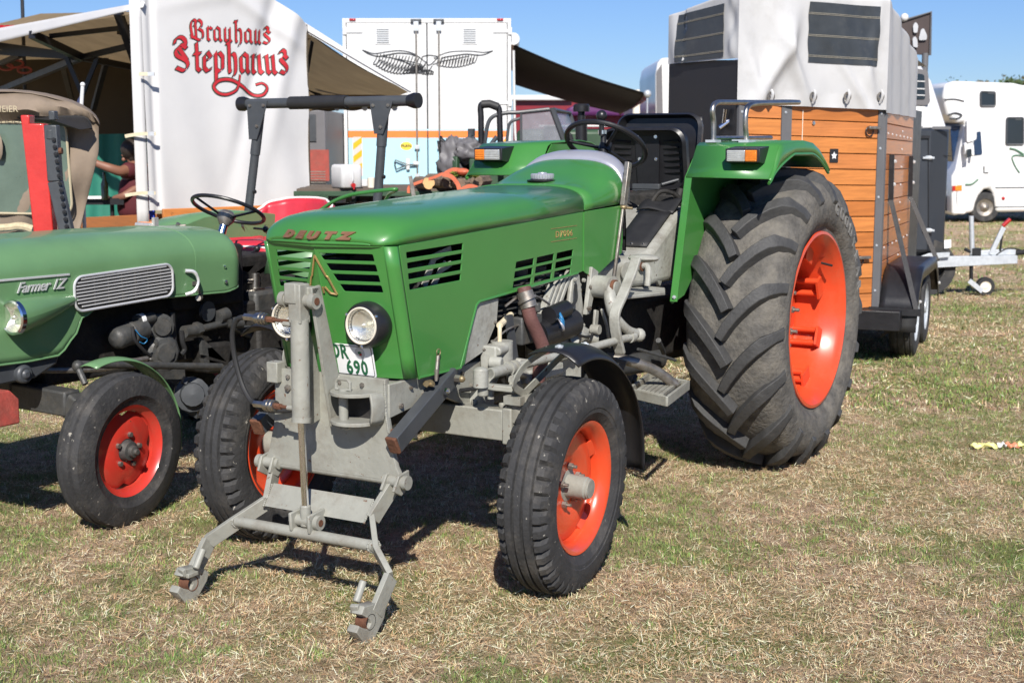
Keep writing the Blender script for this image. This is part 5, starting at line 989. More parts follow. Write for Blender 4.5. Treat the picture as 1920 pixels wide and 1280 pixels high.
b = MB(); b.lathe([(-.10, .001), (-.10, .07), (0, .085), (.05, .085), (.055, .06), (.09, .055), (.095, .001)], c=pm(358, 738, -1.70), ax=(.7, -.6, .1), n=14); b.box(pm(374, 750, -1.70), (.12, .14, .10), (10, 20, 0)); b.cyl(pm(345, 720, -1.68), pm(350, 708, -1.68), .018, n=6); b.build('oil_filter', 'charcoal_paint', F)
b = MB(); b.prism([pm(383, 645), pm(440, 640), pm(430, 700), pm(390, 700)], (-.25, 0, 0)); b.box(pm(505, 660, -1.9), (.3, .5, .5)); b.build('clutch_housing', 'grime_shade_black', F, bevel=.02)
# controls between the tractors
def pr_(u, v, x=-1.9): return at(u, v, 'X', x)
b = MB(); b.prism([pr_(446, 500), pr_(475, 487), pr_(492, 488), pr_(478, 500), pr_(466, 514), pr_(452, 508)], (-.03, 0, 0)); b.prism([pr_(470, 514), pr_(497, 496), pr_(520, 498), pr_(485, 518)], (-.03, 0, 0)); b.build('footrest', 'pale_green_paint', F, bevel=.008)
b = MB(); b.cyl(pr_(478, 512), pr_(478, 545), .025, n=12); b.cyl(pr_(462, 527), pr_(485, 527), .012); b.box(pr_(478, 548), (.08, .07, .05)); b.cyl(pr_(460, 548), pr_(520, 538), .010); b.cyl(pr_(486, 560), pr_(530, 566), .010); b.cyl(pr_(463, 560), pr_(458, 600), .014); b.build('hydraulic_valve', 'steel', F)
b = MB(); b.box(pr_(485, 578), (.16, .22, .20)); b.cyl(pr_(470, 572), pr_(505, 568), .05, n=16); b.box(pr_(520, 545, -2.0), (.2, .3, .3)); b.box(pr_(470, 600, -2.0), (.3, .3, .2)); b.build('gear_housing', 'engine_grey', F, bevel=.02)
b = MB(); b.prism([pr_(430, 610, -1.8), pr_(530, 612, -1.8), pr_(530, 630, -1.8), pr_(500, 645, -1.8), pr_(455, 628, -1.8)], (-.2, 0, 0)); b.build('footplate', 'charcoal_paint', F, bevel=.01)
for (u, v), (u2, v2), bc in (((476, 428), (498, 430), 1), ((468, 478), (482, 466), 1)):
    b = MB(); b.cyl(pr_(u, v, -1.95), pr_(u2, v2, -1.95), .006, n=8); b.ball(pr_(u2, v2, -1.95), .018); b.build('lever', 'black_plastic', F)
# steering wheel
sc2 = at(428, 393, 'Y', 1.33); q2 = Vector((.0, .42, .91)).normalized()
b = wheel_ring(sc2, q2, .192, .0105, 56, 10); u_ = q2.orthogonal().normalized(); w_ = q2.cross(u_)
for a in (75, 195, 315): b.cyl(sc2 - q2 * .05, sc2 + (u_ * math.cos(R(a)) + w_ * math.sin(R(a))) * .188, .007, n=8)
b.build('steering_wheel', 'black_plastic', F)
b = MB(); b.lathe([(-.09, .024), (-.06, .045), (-.03, .05), (-.01, .03), (-.005, .001)], c=sc2, ax=q2, n=24); b.build('steering_boss', 'dull_steel', F)
b = MB(); b.cyl(sc2 - q2 * .08, sc2 - q2 * .30, .022, n=16); b.build('steering_column', 'chrome', F)
b = MB(); b.cyl((-1.98, 1.15, 1.145), (-1.98, 1.15, 1.155), .03); b.cyl((-2.1, .95, 1.183), (-2.02, 1.0, 1.190), .008); b.cyl((-2.06, .98, 1.185), (-2.05, .98, 1.2), .012); b.build('filler_cap', 'dull_steel', F)
# seat with white piping
b = MB(); sx, sy = -2.17, 1.82
def back(u, w):
    a = math.pi * (w - .5) * .95; k = u; x = sx + (.285 + .012 * math.sin(w * 40)) * math.sin(a); y = sy + .10 + .22 * math.cos(a) - .0 * k; top = 1.285 - .055 * abs(math.sin(a)) ** 3 - .05 * abs(math.sin(a)) ** 12; z = 1.02 + (top - 1.02) * k; return Vector((x, y + .03 * k, z + .0))
b.grid(back, 8, 48); st2 = b.build('seat_backrest', 'seat_red', F, ang=80, solid=.035, bevel=.0)
b = MB(); b.tube([back(1, i / 40) + Vector((0, 0, .006)) for i in range(41)], .007, 6); b.build('piping', 'seat_white_piping', st2)
b = MB(); rows = []; prf = rrect(-.26, -.22, .26, .22, .10, 5)
for k_, (sc, z) in enumerate(((.9, .945), (1.02, .965), (1.08, 1.005), (1.04, 1.045), (.85, 1.072), (.4, 1.08), (.02, 1.08))): rows.append([Vector((sx + x * sc, sy - .06 + y * sc, z + .006 * math.sin(x * 50) * (k_ > 2))) for x, y in prf])
n = len(prf); b.add(sum(rows, []), [(i * n + j, i * n + (j + 1) % n, (i + 1) * n + (j + 1) % n, (i + 1) * n + j) for i in range(len(rows) - 1) for j in range(n)] + [tuple(range(n))]); cu_ = b.build('seat_cushion', 'seat_red', F, ang=60)
b = MB(); b.tube(rows[3] + [rows[3][0]], .006, 6, False); b.tube([p - Vector((0, 0, .075)) for p in rows[2]] + [rows[2][0] - Vector((0, 0, .075))], .006, 6, False); b.build('piping', 'seat_white_piping', cu_)
# rear wings, lamps, grab rail
for s in (1, -1):
    x0, x1 = FX + .36 * s, FX + .66 * s; pf = [(1.15, .95), (1.2, 1.08), (1.32, 1.16), (1.5, 1.20), (1.8, 1.215), (2.1, 1.19), (2.3, 1.1), (2.42, .95)]
    b = MB(); vs = []
    for y, z in pf: vs += [Vector((x0, y, z + .0)), Vector(((x0 + x1) / 2, y, z + .012)), Vector((x1, y, z - .01)), Vector((x1 + .01 * s, y, z - .06))]
    b.add(vs, [(4 * i + j, 4 * i + j + 1, 4 * i + j + 5, 4 * i + j + 4) for i in range(len(pf) - 1) for j in range(3)]); wg2 = b.build('wing', 'pale_green_paint', F, ang=60, solid=.005)
    if s < 0: b = MB(); b.prism([(x0, y, z) for y, z in pf] + [(x0, 2.2, .8), (x0, 1.3, .8)], (-.005 * s, 0, 0)); b.build('wing_side', 'pale_green_paint', wg2)
    big_wheel(F, (FX + .56 * s, 1.80, .585), 0, s, 'red_rim_paint', Rr=.60, hw=.15, rim=.36, lugs=18, lug_h=.03, letters=False, tyrem='tyre_rubber')
lp_ = at(276, 421, 'X', -2.50); b = MB(); b.box(lp_, (.10, .05, .03)); ml = b.build('wing_lamp', 'amber_plastic', F, bevel=.008); b = MB(); b.box(lp_ + Vector((.07, -.01, .01)), (.02, .03, .06)); b.cyl(lp_ - Vector((.05, .03, 0)), lp_ + Vector((.06, -.03, 0)), .012); b.build('lamp_bracket', 'clear_plastic', ml)
g = lambda u, v, y=1.75: at(u, v, 'Y', y)
b = MB(); b.tube(smooth([g(600, 395), g(625, 378), g(655, 366), g(690, 360), g(738, 355), g(742, 357, 1.8), g(730, 364, 1.9), g(722, 378, 1.95)], 6), .010, 10); b.build('grab_rail', 'dark_green_paint', F) if False else b.build('grab_rail', 'green_paint', F)
# roll bar: two posts with plates and a crossbar
yR = 2.2; PB = lambda u, v: at(u, v, 'Y', yR)
bl, br_ = PB(450, 194), PB(785, 190); zc = (bl.z + br_.z) / 2; bl.z = br_.z = zc
b = MB(); b.cyl(bl + Vector((.03, 0, 0)), br_ - Vector((.03, 0, 0)), .030, n=18); rb = b.build('roll_bar', 'charcoal_paint', F)
b = MB(); b.cyl(lerp(bl, br_, .30), lerp(bl, br_, .62), .038, n=18); b.build('roll_bar_sleeve', 'black_rubber', rb)
for p, q in ((bl, lerp(bl, br_, .05)), (br_, lerp(br_, bl, .05))): b = MB(); b.lathe([(0, .001), (0, .042), (.03, .044), ((q - p).length, .034)], c=p, ax=(q - p).normalized(), n=22); b.build('end_cap', 'black_plastic', rb)
for (u0, v0), (u1, v1) in (((488, 205), (464, 412)), ((720, 205), (708, 375))):
    t_, f_ = PB(u0, v0), PB(u1, v1); f2 = f_ + (f_ - t_) * .35; b = MB(); b.cyl(t_, lerp(t_, f2, .30), .030, n=18); b.cyl(lerp(t_, f2, .28), f2, .026, n=18); po_ = b.build('roll_bar_post', 'charcoal_paint', F)
    b = MB(); b.prism([t_ + Vector((-.075, -.034, .045)), t_ + Vector((.085, -.034, .045)), t_ + Vector((.06, -.034, -.02)), lerp(t_, f2, .2) + Vector((.028, -.034, 0)), lerp(t_, f2, .2) + Vector((-.032, -.034, 0))], (0, .006, 0)); b.build('gusset_plate', 'charcoal_paint', po_)
    for dx_, dz_ in ((-.05, .02), (.055, .02), (.0, -.10)): bolt(po_, t_ + Vector((dx_, -.034, dz_)), (0, -1, 0), .011, .007, 'dull_steel')
    bolt(po_, lerp(t_, f2, .55) + Vector((.026, 0, 0)), (1, 0, 0), .012, .012, 'black_paint')
# folded-up mower bar on its far side
q = lambda u, v, x=0: atd(u, v, 7.55)
b = MB(); dr = FH * .08
b.prism([q(40, 232), q(82, 232), q(101, 448), q(64, 450)], dr); b.prism([q(38, 216), q(55, 216), q(55, 236), q(40, 236)], dr * 1.1); mw = b.build('mower_bar', 'mower_red', F, bevel=.006)
b = MB(); b.beam(q(97, 235), q(104, 340), .07, .06, up=FH); b.beam(q(104, 340), q(128, 445), .075, .05, up=FH); b.beam(q(94, 217), q(106, 217), .05, .06, up=FH); b.cyl(q(96, 243), q(96, 262), .035, n=14); b.build('cutter_rail', 'charcoal_paint', mw, bevel=.006)
for i in range(13):
    u, v = 88 + 2.0 * i, 268 + 13.5 * i; b = MB(); b.beam(q(u, v), q(u + 14, v + 3), .022, .04, up=FH); b.build('cutter_finger', 'black_paint', mw)
    bolt(mw, q(105 + 2.0 * i, v - 6) - FH * .035, -FH, .012, .008, 'black_paint')
b = MB(); b.cyl(q(88, 285) - FH * .01, q(118, 283) - FH * .01, .018, n=10); b.build('binding', 'rusty_metal', mw)
# ------------------------------------------------------------------ vehicle with the khaki canvas cab, left
V = thing('canvas_cab_vehicle', 'old utility vehicle with khaki canvas cab behind the red mower bar, far left', 'vehicle', tuple(kf(9.2, -3.7)), YAW)
dV = 9.2; L = lambda u, v, d=dV: atd(u, v, d)
ed = [(-420, 200), (-200, 178), (0, 170), (60, 174), (115, 184), (160, 200), (183, 219), (188, 236)]
b = MB(); vs = []
for u, v in ed:
    vs += [L(u, v + (4 if u > 100 else 0), dV - .35), L(u - 1, v - 3, dV - .15), L(u - 4, v - 4, dV + .4), L(u - 8, v, dV + 1.3)]
n = 4; b.add(vs, [(n * i + j, n * i + j + 1, n * i + n + j + 1, n * i + n + j) for i in range(len(ed) - 1) for j in range(3)]); rf = b.build('canvas_roof', 'khaki_canvas', V, ang=70, solid=.01, sub=1)
def roofv(x):
    for (a, za), (c, zc) in zip(ed, ed[1:]):
        if x <= c: return za + (zc - za) * (x - a) / (c - a)
    return ed[-1][1]
def wall(u, w):
    uu = -420 + 605 * u; top = roofv(uu) + 3; bot = 455; v = top + (bot - top) * w; uu2 = uu - (uu > 60) * (max(0, w - .25) * 55 * (uu - 60) / 125)
    rol = max(0, 1 - abs(v - 205) / 20.) if uu > -400 else 0; return L(uu2, v + 2.5 * math.sin(uu * .09) * rol, dV - .30 - .10 * rol ** .7 + .02 * math.sin(uu * .07) * rol + .03 * math.sin(w * 9 + u * 14) + .02 * math.sin(u * 50 + w * 5) * w)
b = MB(); b.grid(wall, 60, 18); b.build('canvas_side', 'khaki_canvas', V, ang=80, solid=.008)
b = MB(); b.prism([L(u, v, dV - .34) for u, v in rpoly([(-160, 228), (122, 232), (133, 385), (126, 400), (-160, 395)], 14)], FH * .01); cw = b.build('canvas_window', 'canvas_window', V)
b = MB(); pts = [L(u, v, dV - .345) for u, v in rpoly([(-160, 227), (123, 231), (135, 387), (127, 402), (-160, 397)], 14)]; b.tube(pts + [pts[0]], .008, 6, False); b.build('piping', 'canvas_piping', cw); b = MB(); b.tube(smooth([L(-400, 212, dV - .34), L(0, 219, dV - .34), L(60, 222, dV - .35), L(150, 220, dV - .35), L(168, 232, dV - .35), L(170, 242, dV - .35)], 6), .010, 6); b.build('gutter', 'black_rubber', V)
b = MB(); vs = [L(30, 220, dV - .36), L(160, 221, dV - .36), L(172, 240, dV - .4), L(150, 243, dV - .5), L(100, 226, dV - .5)]; b.prism(vs, FH * .02); b.build('canvas_flap', 'black_rubber', V)
b = MB(); b.ball(L(-4, 275, dV - .38), .09, (.5, .2, 1)); b.build('mirror', 'khaki_canvas', V)
text('canvas_lettering', 'MEIER', .055, L(12, 205, dV - .44), RT, UP, 'canvas_piping', V, .001)
b = MB(); b.beam(L(-400, 446, dV - .3), L(160, 446, dV - .3), .3, .03); b.build('body_sill', 'cab_blue', V); b = MB(); b.tube(smooth([L(-300, 430, dV - .4), L(-20, 428, dV - .4), L(35, 424, dV - .4), L(62, 430, dV - .4)], 6), .025, 8); b.build('straw_rope', 'straw_rope', V)
b = MB(); b.box(kf(dV + .4, -4.6) + UP * .62, (2.6, 1.4, .72), (0, 0, 30.8)); b.build('body', 'black_paint', V, bevel=.05)
for dx_ in (-5.3, -3.9):
    c = kf(dV - .25, dx_) + UP * .36; b = MB(); b.lathe([(-.09, .2), (-.1, .3), (-.06, .36), (.06, .36), (.1, .3), (.09, .2), (.03, .18), (.02, .001)], c=c, ax=-FH, n=30); b.build('tyre', 'tyre_rubber', V)
fp = thing('small_flag', 'small dark blue flag on a white pole above the khaki canvas cab', 'flag', tuple(kf(9.9, -3.05)))
b = MB(); b.cyl(L(151, 225, 9.9), L(155, 160, 9.9), .013, n=8); b.ball(L(155, 159, 9.9), .018); b.cyl(kf(9.9, -3.05) + UP * .6, L(151, 225, 9.9), .013); b.build('flag_pole', 'white_lacquer', fp)
b = MB(); b.prism([L(153, 175, 9.9), L(152, 200, 9.9), L(142, 197, 9.9), L(146, 186, 9.9)], FH * .01); b.build('flag_cloth', 'navy_cloth', fp)

# ------------------------------------------------------------------ brewery pavilion
A0, B0 = kf(11.0, (274 - 960) / 2626 * 11.0), kf(12.0, (580 - 960) / 2626 * 12.0)
TT = thing('brewery_pavilion', 'white brewery pavilion tent with red gothic lettering on its front sheet', 'tent', tuple((A0 + B0) / 2))
du = (B0 - A0); Ln = du.length; du.normalize(); nrm = Vector((du.y, -du.x, 0)); nrm = nrm if nrm.dot(GP - A0) > 0 else -nrm
def ztop(s): return 2.70 + .32 * (s / .52 if s < .52 else (1 - s) / .48) ** .8 + (-.12 * max(0, (s - .52) / .48) if s > .52 else 0) * 1.0
def panel(s, t, off=0.):     # s along, t 0 bottom .. 1 top
    z0 = 1.08; z = z0 + (ztop(s) - z0) * t
    w = .018 * math.sin(s * 9 + 1) * (1 - t) + .036 * math.exp(-((s - .93 + .28 * (1 - t)) / .05) ** 2) * t - .030 * math.exp(-((s - .80 + .34 * (1 - t)) / .045) ** 2) * min(1, max(0, t * 2))
    w += .034 * math.exp(-((t - .93 + .08 * s) / .035) ** 2) * s * (1 - s ** 6) - .02 * math.exp(-((s - .05) / .02) ** 2) + .010 * math.sin(s * 23 + t * 6) * (1 - t) ** 2 + .014 * math.sin(t * 11 - s * 5) * s * s
    w += .03 * max(0, (s - .72)) * math.sin(t * 7)
    x = s * Ln
    return A0 + du * x + nrm * (w + off) + UP * z
b = MB(); b.grid(lambda u, w: panel(u, w), 120, 110); b.build('front_sheet', 'tent_white', TT, ang=85, fix=False)
b = MB(); b.grid(lambda u, w: A0 + du * (-.085 + .085 * u) + nrm * (-.03 + .03 * u) + UP * (.93 + (2.72 - .93) * w - .0), 3, 12); b.build('sheet_hem', 'tent_white', TT, solid=.006)
for v in (139, 251, 362):
    p = atd(268, v, 10.93); b = MB(); q_ = smooth([p + RT * .10, p, p - RT * .09 - UP * .01, p - RT * .14 - UP * .02], 4); b.strip(q_ if v > 150 else [p + RT * .09, p - RT * .03], FH, .026, .006); sp_ = b.build('buckle_strap', 'strap_cream', TT)
    b = MB(); b.box(p + RT * .065 - FH * .005, (.05, .012, .03), (0, 0, 30.8)); b.build('buckle', 'galvanised_steel', sp_)
# blackletter drawn with a broad pen
PEN = {'i': [[(.0, .78), (.10, .92), (.10, .14), (.20, .0)]]}
def pz(s, z, off): return panel(s, (z - 1.08) / (ztop(s) - 1.08), off)
def minim(x, top=.95, bot=.0): return [(x - .07, top - .12), (x + .03, top), (x + .03, top - .02), (x + .03, .12), (x + .03, .1), (x + .13, bot)]
GL = {
 'r': (.42, [minim(.05), [(.10, .78), (.20, .92), (.34, .80)]]),
 'n': (.66, [minim(.03), [(.10, .80), (.24, .93)], minim(.38)]),
 'u': (.62, [minim(.03), [(.12, .02), (.34, .20)], minim(.33)]),
 'a': (.62, [[(.20, .95), (.04, .78), (.04, .16), (.14, .02)], [(.14, .02), (.34, .20)], [(.20, .95), (.38, .82), (.38, .12), (.48, .0)]]),
 'h': (.62, [[(.0, 1.45), (.10, 1.34), (.10, .1), (.18, .02)], [(-.02, 1.42), (.20, 1.5)], [(.12, .76), (.30, .92), (.42, .74), (.42, .10), (.34, -.14), (.24, -.24)]]),
 's': (.48, [[(.40, .80), (.24, .94), (.08, .72), (.38, .34), (.26, .04), (.02, .12)], [(.05, 1.06), (.16, 1.22), (.30, 1.12), (.30, .94)]]),
 't': (.40, [[(.12, 1.35), (.14, 1.0), (.14, .12), (.28, .0)], [(-.02, .82), (.32, .86)]]),
 'e': (.50, [[(.26, .94), (.06, .72), (.06, .16), (.20, .0), (.40, .12)], [(.24, .94), (.40, .70), (.10, .48)]]),
 'p': (.64, [[(-.02, .82), (.10, .96), (.10, -.42)], [(.12, .80), (.30, .94), (.46, .74), (.44, .14), (.28, .0), (.10, .10)]]),
 'B': (.95, [[(.02, .34), (.12, .10), (.0, .86), (.10, 1.28), (.26, 1.36), (.34, 1.18), (.20, .92)], [(.30, 1.24), (.34, .16)], [(.34, 1.22), (.52, 1.38), (.70, 1.20), (.66, .92), (.50, .78), (.74, .60), (.76, .22), (.56, -.02), (.34, .06), (.10, .18), (.0, .10)]]),
 'S': (.95, [[(.02, 1.28), (.10, 1.52), (.36, 1.60), (.56, 1.44), (.56, 1.20), (.38, 1.14)], [(.60, 1.08), (.36, 1.24), (.08, .96), (.14, .68), (.56, .48), (.66, .24), (.46, -.02), (.08, .10)], [(.20, 1.1), (.62, .50)]])}
def pen(word, s0, t0, size, nibw, slope, m_, off, grow, gap=.05):
    b = MB(); x = 0; a = R(42)
    for ch in word:
        adv, st = GL[ch]
        for line in st:
            pts = smooth([(p[0], p[1], 0) for p in line], 3) if ch in 'BSsh' and len(line) > 3 else [Vector((p[0], p[1], 0)) for p in line]
            fine = []
            for p, q_ in zip(pts, pts[1:]):
                k = max(1, int((q_ - p).length / .12)); fine += [p + (q_ - p) * (i / k) for i in range(k)]
            fine.append(pts[-1]); nv = Vector((math.cos(a), math.sin(a), 0)) * (nibw / 2)
            P_ = []
            for i, p in enumerate(fine):
                d_ = (fine[min(i + 1, len(fine) - 1)] - fine[max(i - 1, 0)]).normalized(); e_ = Vector((-d_.y, d_.x, 0)); w_ = nv * 1.0; sg = 1 if e_.dot(w_) > 0 else -1
                ext_ = d_ * (grow * (-1 if i == 0 else (1 if i == len(fine) - 1 else 0)))
                P_ += [p + w_ + e_ * grow * sg + ext_, p - w_ - e_ * grow * sg + ext_]
            vs = [pz(s0 + (x + p.x) * size / Ln, t0 + p.y * size + slope * (x + p.x) * size, off) for p in P_]
            b.add(vs, [(2 * i, 2 * i + 2, 2 * i + 3, 2 * i + 1) for i in range(len(fine) - 1)])
        x += adv + gap
    return b
def sp_scale(word, gap=.05): return sum(GL[c][0] + gap for c in word)
for word, s0, s1, t0, hgt, nib, sl_ in (('Brauhaus', .275, .775, 2.425, .112, .20, -.004), ('Stephanus', .175, .870, 2.180, .160, .22, .0)):
    wtot = sp_scale(word); size = hgt; sx_ = (s1 - s0) * Ln / (wtot * size)
    GL2 = {k: (v[0] * sx_, [[(p[0] * sx_, p[1]) for p in ln] for ln in v[1]]) for k, v in GL.items()}; keep = GL; GL = GL2
    o = pen(word, s0, t0, size, nib, sl_, None, .005, .042, .05 * sx_).build('lettering_outline', 'lettering_outline', TT, fix=False, ang=80)
    pen(word, s0, t0, size, nib, sl_, None, .010, .0, .05 * sx_).build('lettering', 'lettering_red', TT, fix=False, ang=80); GL = keep
def curl(pts, w0, off, m_, nm):
    pts = smooth([(p[0], p[1], 0) for p in pts], 7); b = MB(); vs = []
    for i, p in enumerate(pts):
        d_ = (pts[min(i + 1, len(pts) - 1)] - pts[max(i - 1, 0)]).normalized(); e_ = Vector((-d_.y / 1.0, d_.x, 0)) * w0 * (.5 + .5 * math.sin(math.pi * min(1, max(.08, i / len(pts)))))
        vs += [pz(p.x + e_.x / Ln, 1.03 + 1.85 * p.y + e_.y + .0, off), pz(p.x - e_.x / Ln, 1.03 + 1.85 * p.y - e_.y + .0, off)]
    b.add(vs, [(2 * i, 2 * i + 2, 2 * i + 3, 2 * i + 1) for i in range(len(pts) - 1)]); b.build(nm, m_, TT, fix=False, ang=80)
fl = [(x_ + .01, y_ + .012) for x_, y_ in [(.655, .558), (.69, .565), (.715, .545), (.69, .515), (.64, .512), (.57, .548), (.50, .575), (.43, .572), (.395, .545), (.42, .518), (.47, .512), (.525, .530), (.545, .56), (.555, .60)]]
curl(fl, .020, .005, 'lettering_outline', 'lettering_flourish'); curl(fl, .011, .010, 'lettering_red', 'lettering_flourish')
# roof: pale outer skin left of the sheet, brown underside, frame
def Q(u, v, d): return atd(u, v, d)
peak = Q(150, -60, 14.5)
b = MB(); b.grid(lambda u, w: lerp(lerp(Q(268, 14, 10.95), Q(-260, 142, 17.8), u), lerp(Q(272, 4, 11.0), Q(-260, 100, 17.9), u), w) - UP * .0, 20, 4); b.build('eave_band', 'tent_white', TT, solid=.006)
C0 = Q(272, 3, 11.0); D0 = Q(-260, 98, 18.0); E0 = Q(300, 150, 19.0)
mast_top = Q(152, 95, 14.2); mast_top = Vector((mast_top.x, mast_top.y, 2.55))
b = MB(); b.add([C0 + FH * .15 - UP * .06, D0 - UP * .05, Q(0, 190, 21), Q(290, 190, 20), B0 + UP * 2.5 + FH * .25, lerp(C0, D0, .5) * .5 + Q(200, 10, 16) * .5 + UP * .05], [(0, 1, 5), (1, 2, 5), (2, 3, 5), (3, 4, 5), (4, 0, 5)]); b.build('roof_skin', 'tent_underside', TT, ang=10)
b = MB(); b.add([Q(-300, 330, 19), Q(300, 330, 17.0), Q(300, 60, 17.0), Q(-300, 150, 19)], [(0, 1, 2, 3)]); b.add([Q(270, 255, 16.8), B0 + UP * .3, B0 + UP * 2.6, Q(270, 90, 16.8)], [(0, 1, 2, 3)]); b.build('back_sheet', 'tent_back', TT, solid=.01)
mt2 = Q(152, 108, 13.6)
def fr(pts, w=.05): b = MB(); [b.beam(p, q_, w, w) for p, q_ in zip(pts, pts[1:])]; b.build('roof_strut', 'black_paint', TT)
b = MB(); b.beam(Vector((mt2.x, mt2.y, 0)), mt2 + UP * .06, .085, .085); b.build('mast', 'charcoal_paint', TT)
fr([mt2, Q(60, 65, 12.9)], .07); fr([mt2, Q(262, 82, 13.1)]); fr([mt2, Q(268, 130, 15)], .06); fr([mt2, Q(5, 168, 16)], .06); fr([mt2, Q(-60, 78, 14.5)], .07); fr([mt2, Q(-60, 95, 14.7)], .05)
fr([Q(222, 25, 11.6), Q(262, 138, 11.9)], .06); fr([Q(115, 115, 14.4), Q(135, 190, 15.0)]); fr([Q(200, 112, 14.8), Q(175, 205, 15.2)]); fr([Q(95, 68, 13.1), Q(270, 48, 12.6)], .04); fr([Q(222, 60, 13.2), Q(275, 78, 13.5)], .04); fr([Q(0, 120, 15.5), Q(38, 104, 15.0)], .05); fr([mt2 + UP * -.35, mt2 + UP * .0 + RT * .16], .04); fr([mt2 + UP * -.35, mt2 + UP * .0 - RT * .14], .04)
for cx_, cy2, k_ in ((28, 120, 1.0), (46, 132, .8), (12, 126, .8)):      # faint printed sign showing through the roof
    b = MB(); pts = [Q(cx_ + 16 * k_ * math.cos(a), cy2 + 7 * k_ * math.sin(a), 15.5) for a in [i * .45 for i in range(15)]]; b.tube(pts, .012, 4, False); b.build('roof_print', 'faded_red', TT)
b = MB(); 
for cx_ in (2, 14, 24): b.ball(Q(cx_, 52, 14.1), .05, (1.4, .2, .5))
b.build('roof_print', 'lamp_red', TT)
# awning on the right of the front sheet
P1, P2, P3, P4 = Q(572, 56, 12.1), Q(770, 172, 12.1), Q(735, 183, 14.5), Q(572, 184, 16.2)
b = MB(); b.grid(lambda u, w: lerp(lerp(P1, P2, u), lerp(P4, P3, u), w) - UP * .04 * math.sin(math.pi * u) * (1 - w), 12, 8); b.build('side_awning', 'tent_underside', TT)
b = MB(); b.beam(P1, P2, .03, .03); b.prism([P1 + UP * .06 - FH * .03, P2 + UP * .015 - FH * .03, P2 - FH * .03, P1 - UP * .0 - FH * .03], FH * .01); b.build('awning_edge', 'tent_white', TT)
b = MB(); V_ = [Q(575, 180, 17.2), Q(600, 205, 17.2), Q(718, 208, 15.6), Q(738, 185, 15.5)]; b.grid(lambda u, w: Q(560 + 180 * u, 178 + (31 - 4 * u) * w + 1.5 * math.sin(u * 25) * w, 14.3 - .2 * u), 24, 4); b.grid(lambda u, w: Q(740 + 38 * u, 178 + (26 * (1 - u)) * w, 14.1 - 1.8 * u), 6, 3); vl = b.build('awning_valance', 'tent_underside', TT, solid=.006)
for u in (632, 684, 740): b = MB(); b.lathe([(0, .001), (0, .028)], c=Q(u, 203, 13.9), ax=-FH, n=14); b.build('eyelet', 'plate_white', vl)
fr([Q(586, 75, 12.4), Q(576, 135, 12.6)], .025); fr([Q(588, 130, 15.0), Q(680, 182, 15.0)], .04); fr([Q(575, 165, 15.5), Q(610, 185, 15.5)], .04)
# counter and lower boards
b = MB(); b.beam(Q(305, 402, 10.96), Q(600, 390.5, 11.86), .03, .085); b.beam(Q(600, 391, 11.9), Q(800, 384, 12.6), .03, .085); b.build('counter_board', 'stained_wood_b', TT, bevel=.004)
b = MB(); b.box(Q(308, 403, 11.28), (.02, .07, .05), (0, 0, 30.8)); b.build('board_bracket', 'black_paint', TT)
b = MB(); b.beam(Q(150, 418, 13.1), Q(300, 412, 11.7), .05, .10); b.build('counter_board', 'stained_wood_c', TT, bevel=.004)
b = MB(); b.prism([Q(286, 330, 11.15), Q(290, 412, 11.15), Q(280, 412, 11.15), Q(278, 340, 11.15)], FH * .03); b.build('blue_cloth', 'blue_cloth', TT); b = MB(); b.prism([Q(274, 338, 11.2), Q(282, 338, 11.2), Q(283, 350, 11.2), Q(275, 350, 11.2)], FH * .03); b.build('red_cloth', 'lamp_red', TT)
tw = MB(); tw.grid(lambda u, w: lerp(Q(40, 425, 14.6), Q(290, 425, 14.2), u) * (1 - w) + lerp(Q(40, 254, 14.6), Q(290, 250, 14.2), u) * w + FH * .03 * math.sin(u * 40), 40, 3); tw.build('teal_curtain', 'teal_canvas', TT, ang=80)
tb = thing('serving_table', 'narrow table with a white edge in front of the teal curtain', 'table', tuple(kf(13.3, -4.1)), YAW)
b = MB(); b.prism([Q(100, 372, 13.2), Q(232, 372, 13.2), Q(232, 384, 13.2), Q(100, 384, 13.2)], FH * .4); b.build('table_top', 'black_paint', tb); b = MB(); b.prism([Q(140, 368, 13.15), Q(200, 368, 13.15), Q(200, 373, 13.15), Q(140, 373, 13.15)], FH * .1); b.build('white_tray', 'plate_white', tb)
for u in (148, 210): b = MB(); b.cyl(Q(u, 384, 13.3), Vector((Q(u, 384, 13.3).x, Q(u, 384, 13.3).y, 0)), .02); b.build('leg', 'black_paint', tb)
bt = thing('beer_bottle', 'dark beer bottle on the serving table by the person in red', 'bottle', tuple(Q(197, 374, 13.15)))
b = MB(); c = Q(197, 375, 13.15); b.lathe([(0, .001), (0, .034), (.15, .034), (.20, .016), (.26, .014), (.262, .001)], c=c, ax=UP, n=16); b.build('glass', 'bottle_glass', bt, True)
# person in the shade of the tent
PS = thing('person', 'person in a dark red shirt with short dark hair, reaching for the tent pole', 'person', tuple(kf(13.4, (250 - 960) / 2626 * 13.4)), YAW)
def skin_body(name, J, E, m, parent, sub=2):
    me = bpy.data.meshes.new(name); me.from_pydata([tuple(p) for p, r in J], E, []); o = bpy.data.objects.new(name, me); COL.objects.link(o)
    md = o.modifiers.new('k', 'SKIN'); md.use_smooth_shade = True
    for i, (p, r) in enumerate(J): me.skin_vertices[0].data[i].radius = r if isinstance(r, tuple) else (r, r)
    me.skin_vertices[0].data[0].use_root = True
    s_ = o.modifiers.new('u', 'SUBSURF'); s_.levels = s_.render_levels = sub; me.materials.append(MATS[m]); 
    me2 = None; bpy.context.view_layer.update(); me2 = bpy.data.meshes.new_from_object(o.evaluated_get(bpy.context.evaluated_depsgraph_get())); bpy.data.objects.remove(o)
    me2.transform(wmat(parent).inverted()); me2.name = name; o2 = link(name, me2, m, parent, 180); return o2
h = lambda u, v, d=13.4: Q(u, v, d)
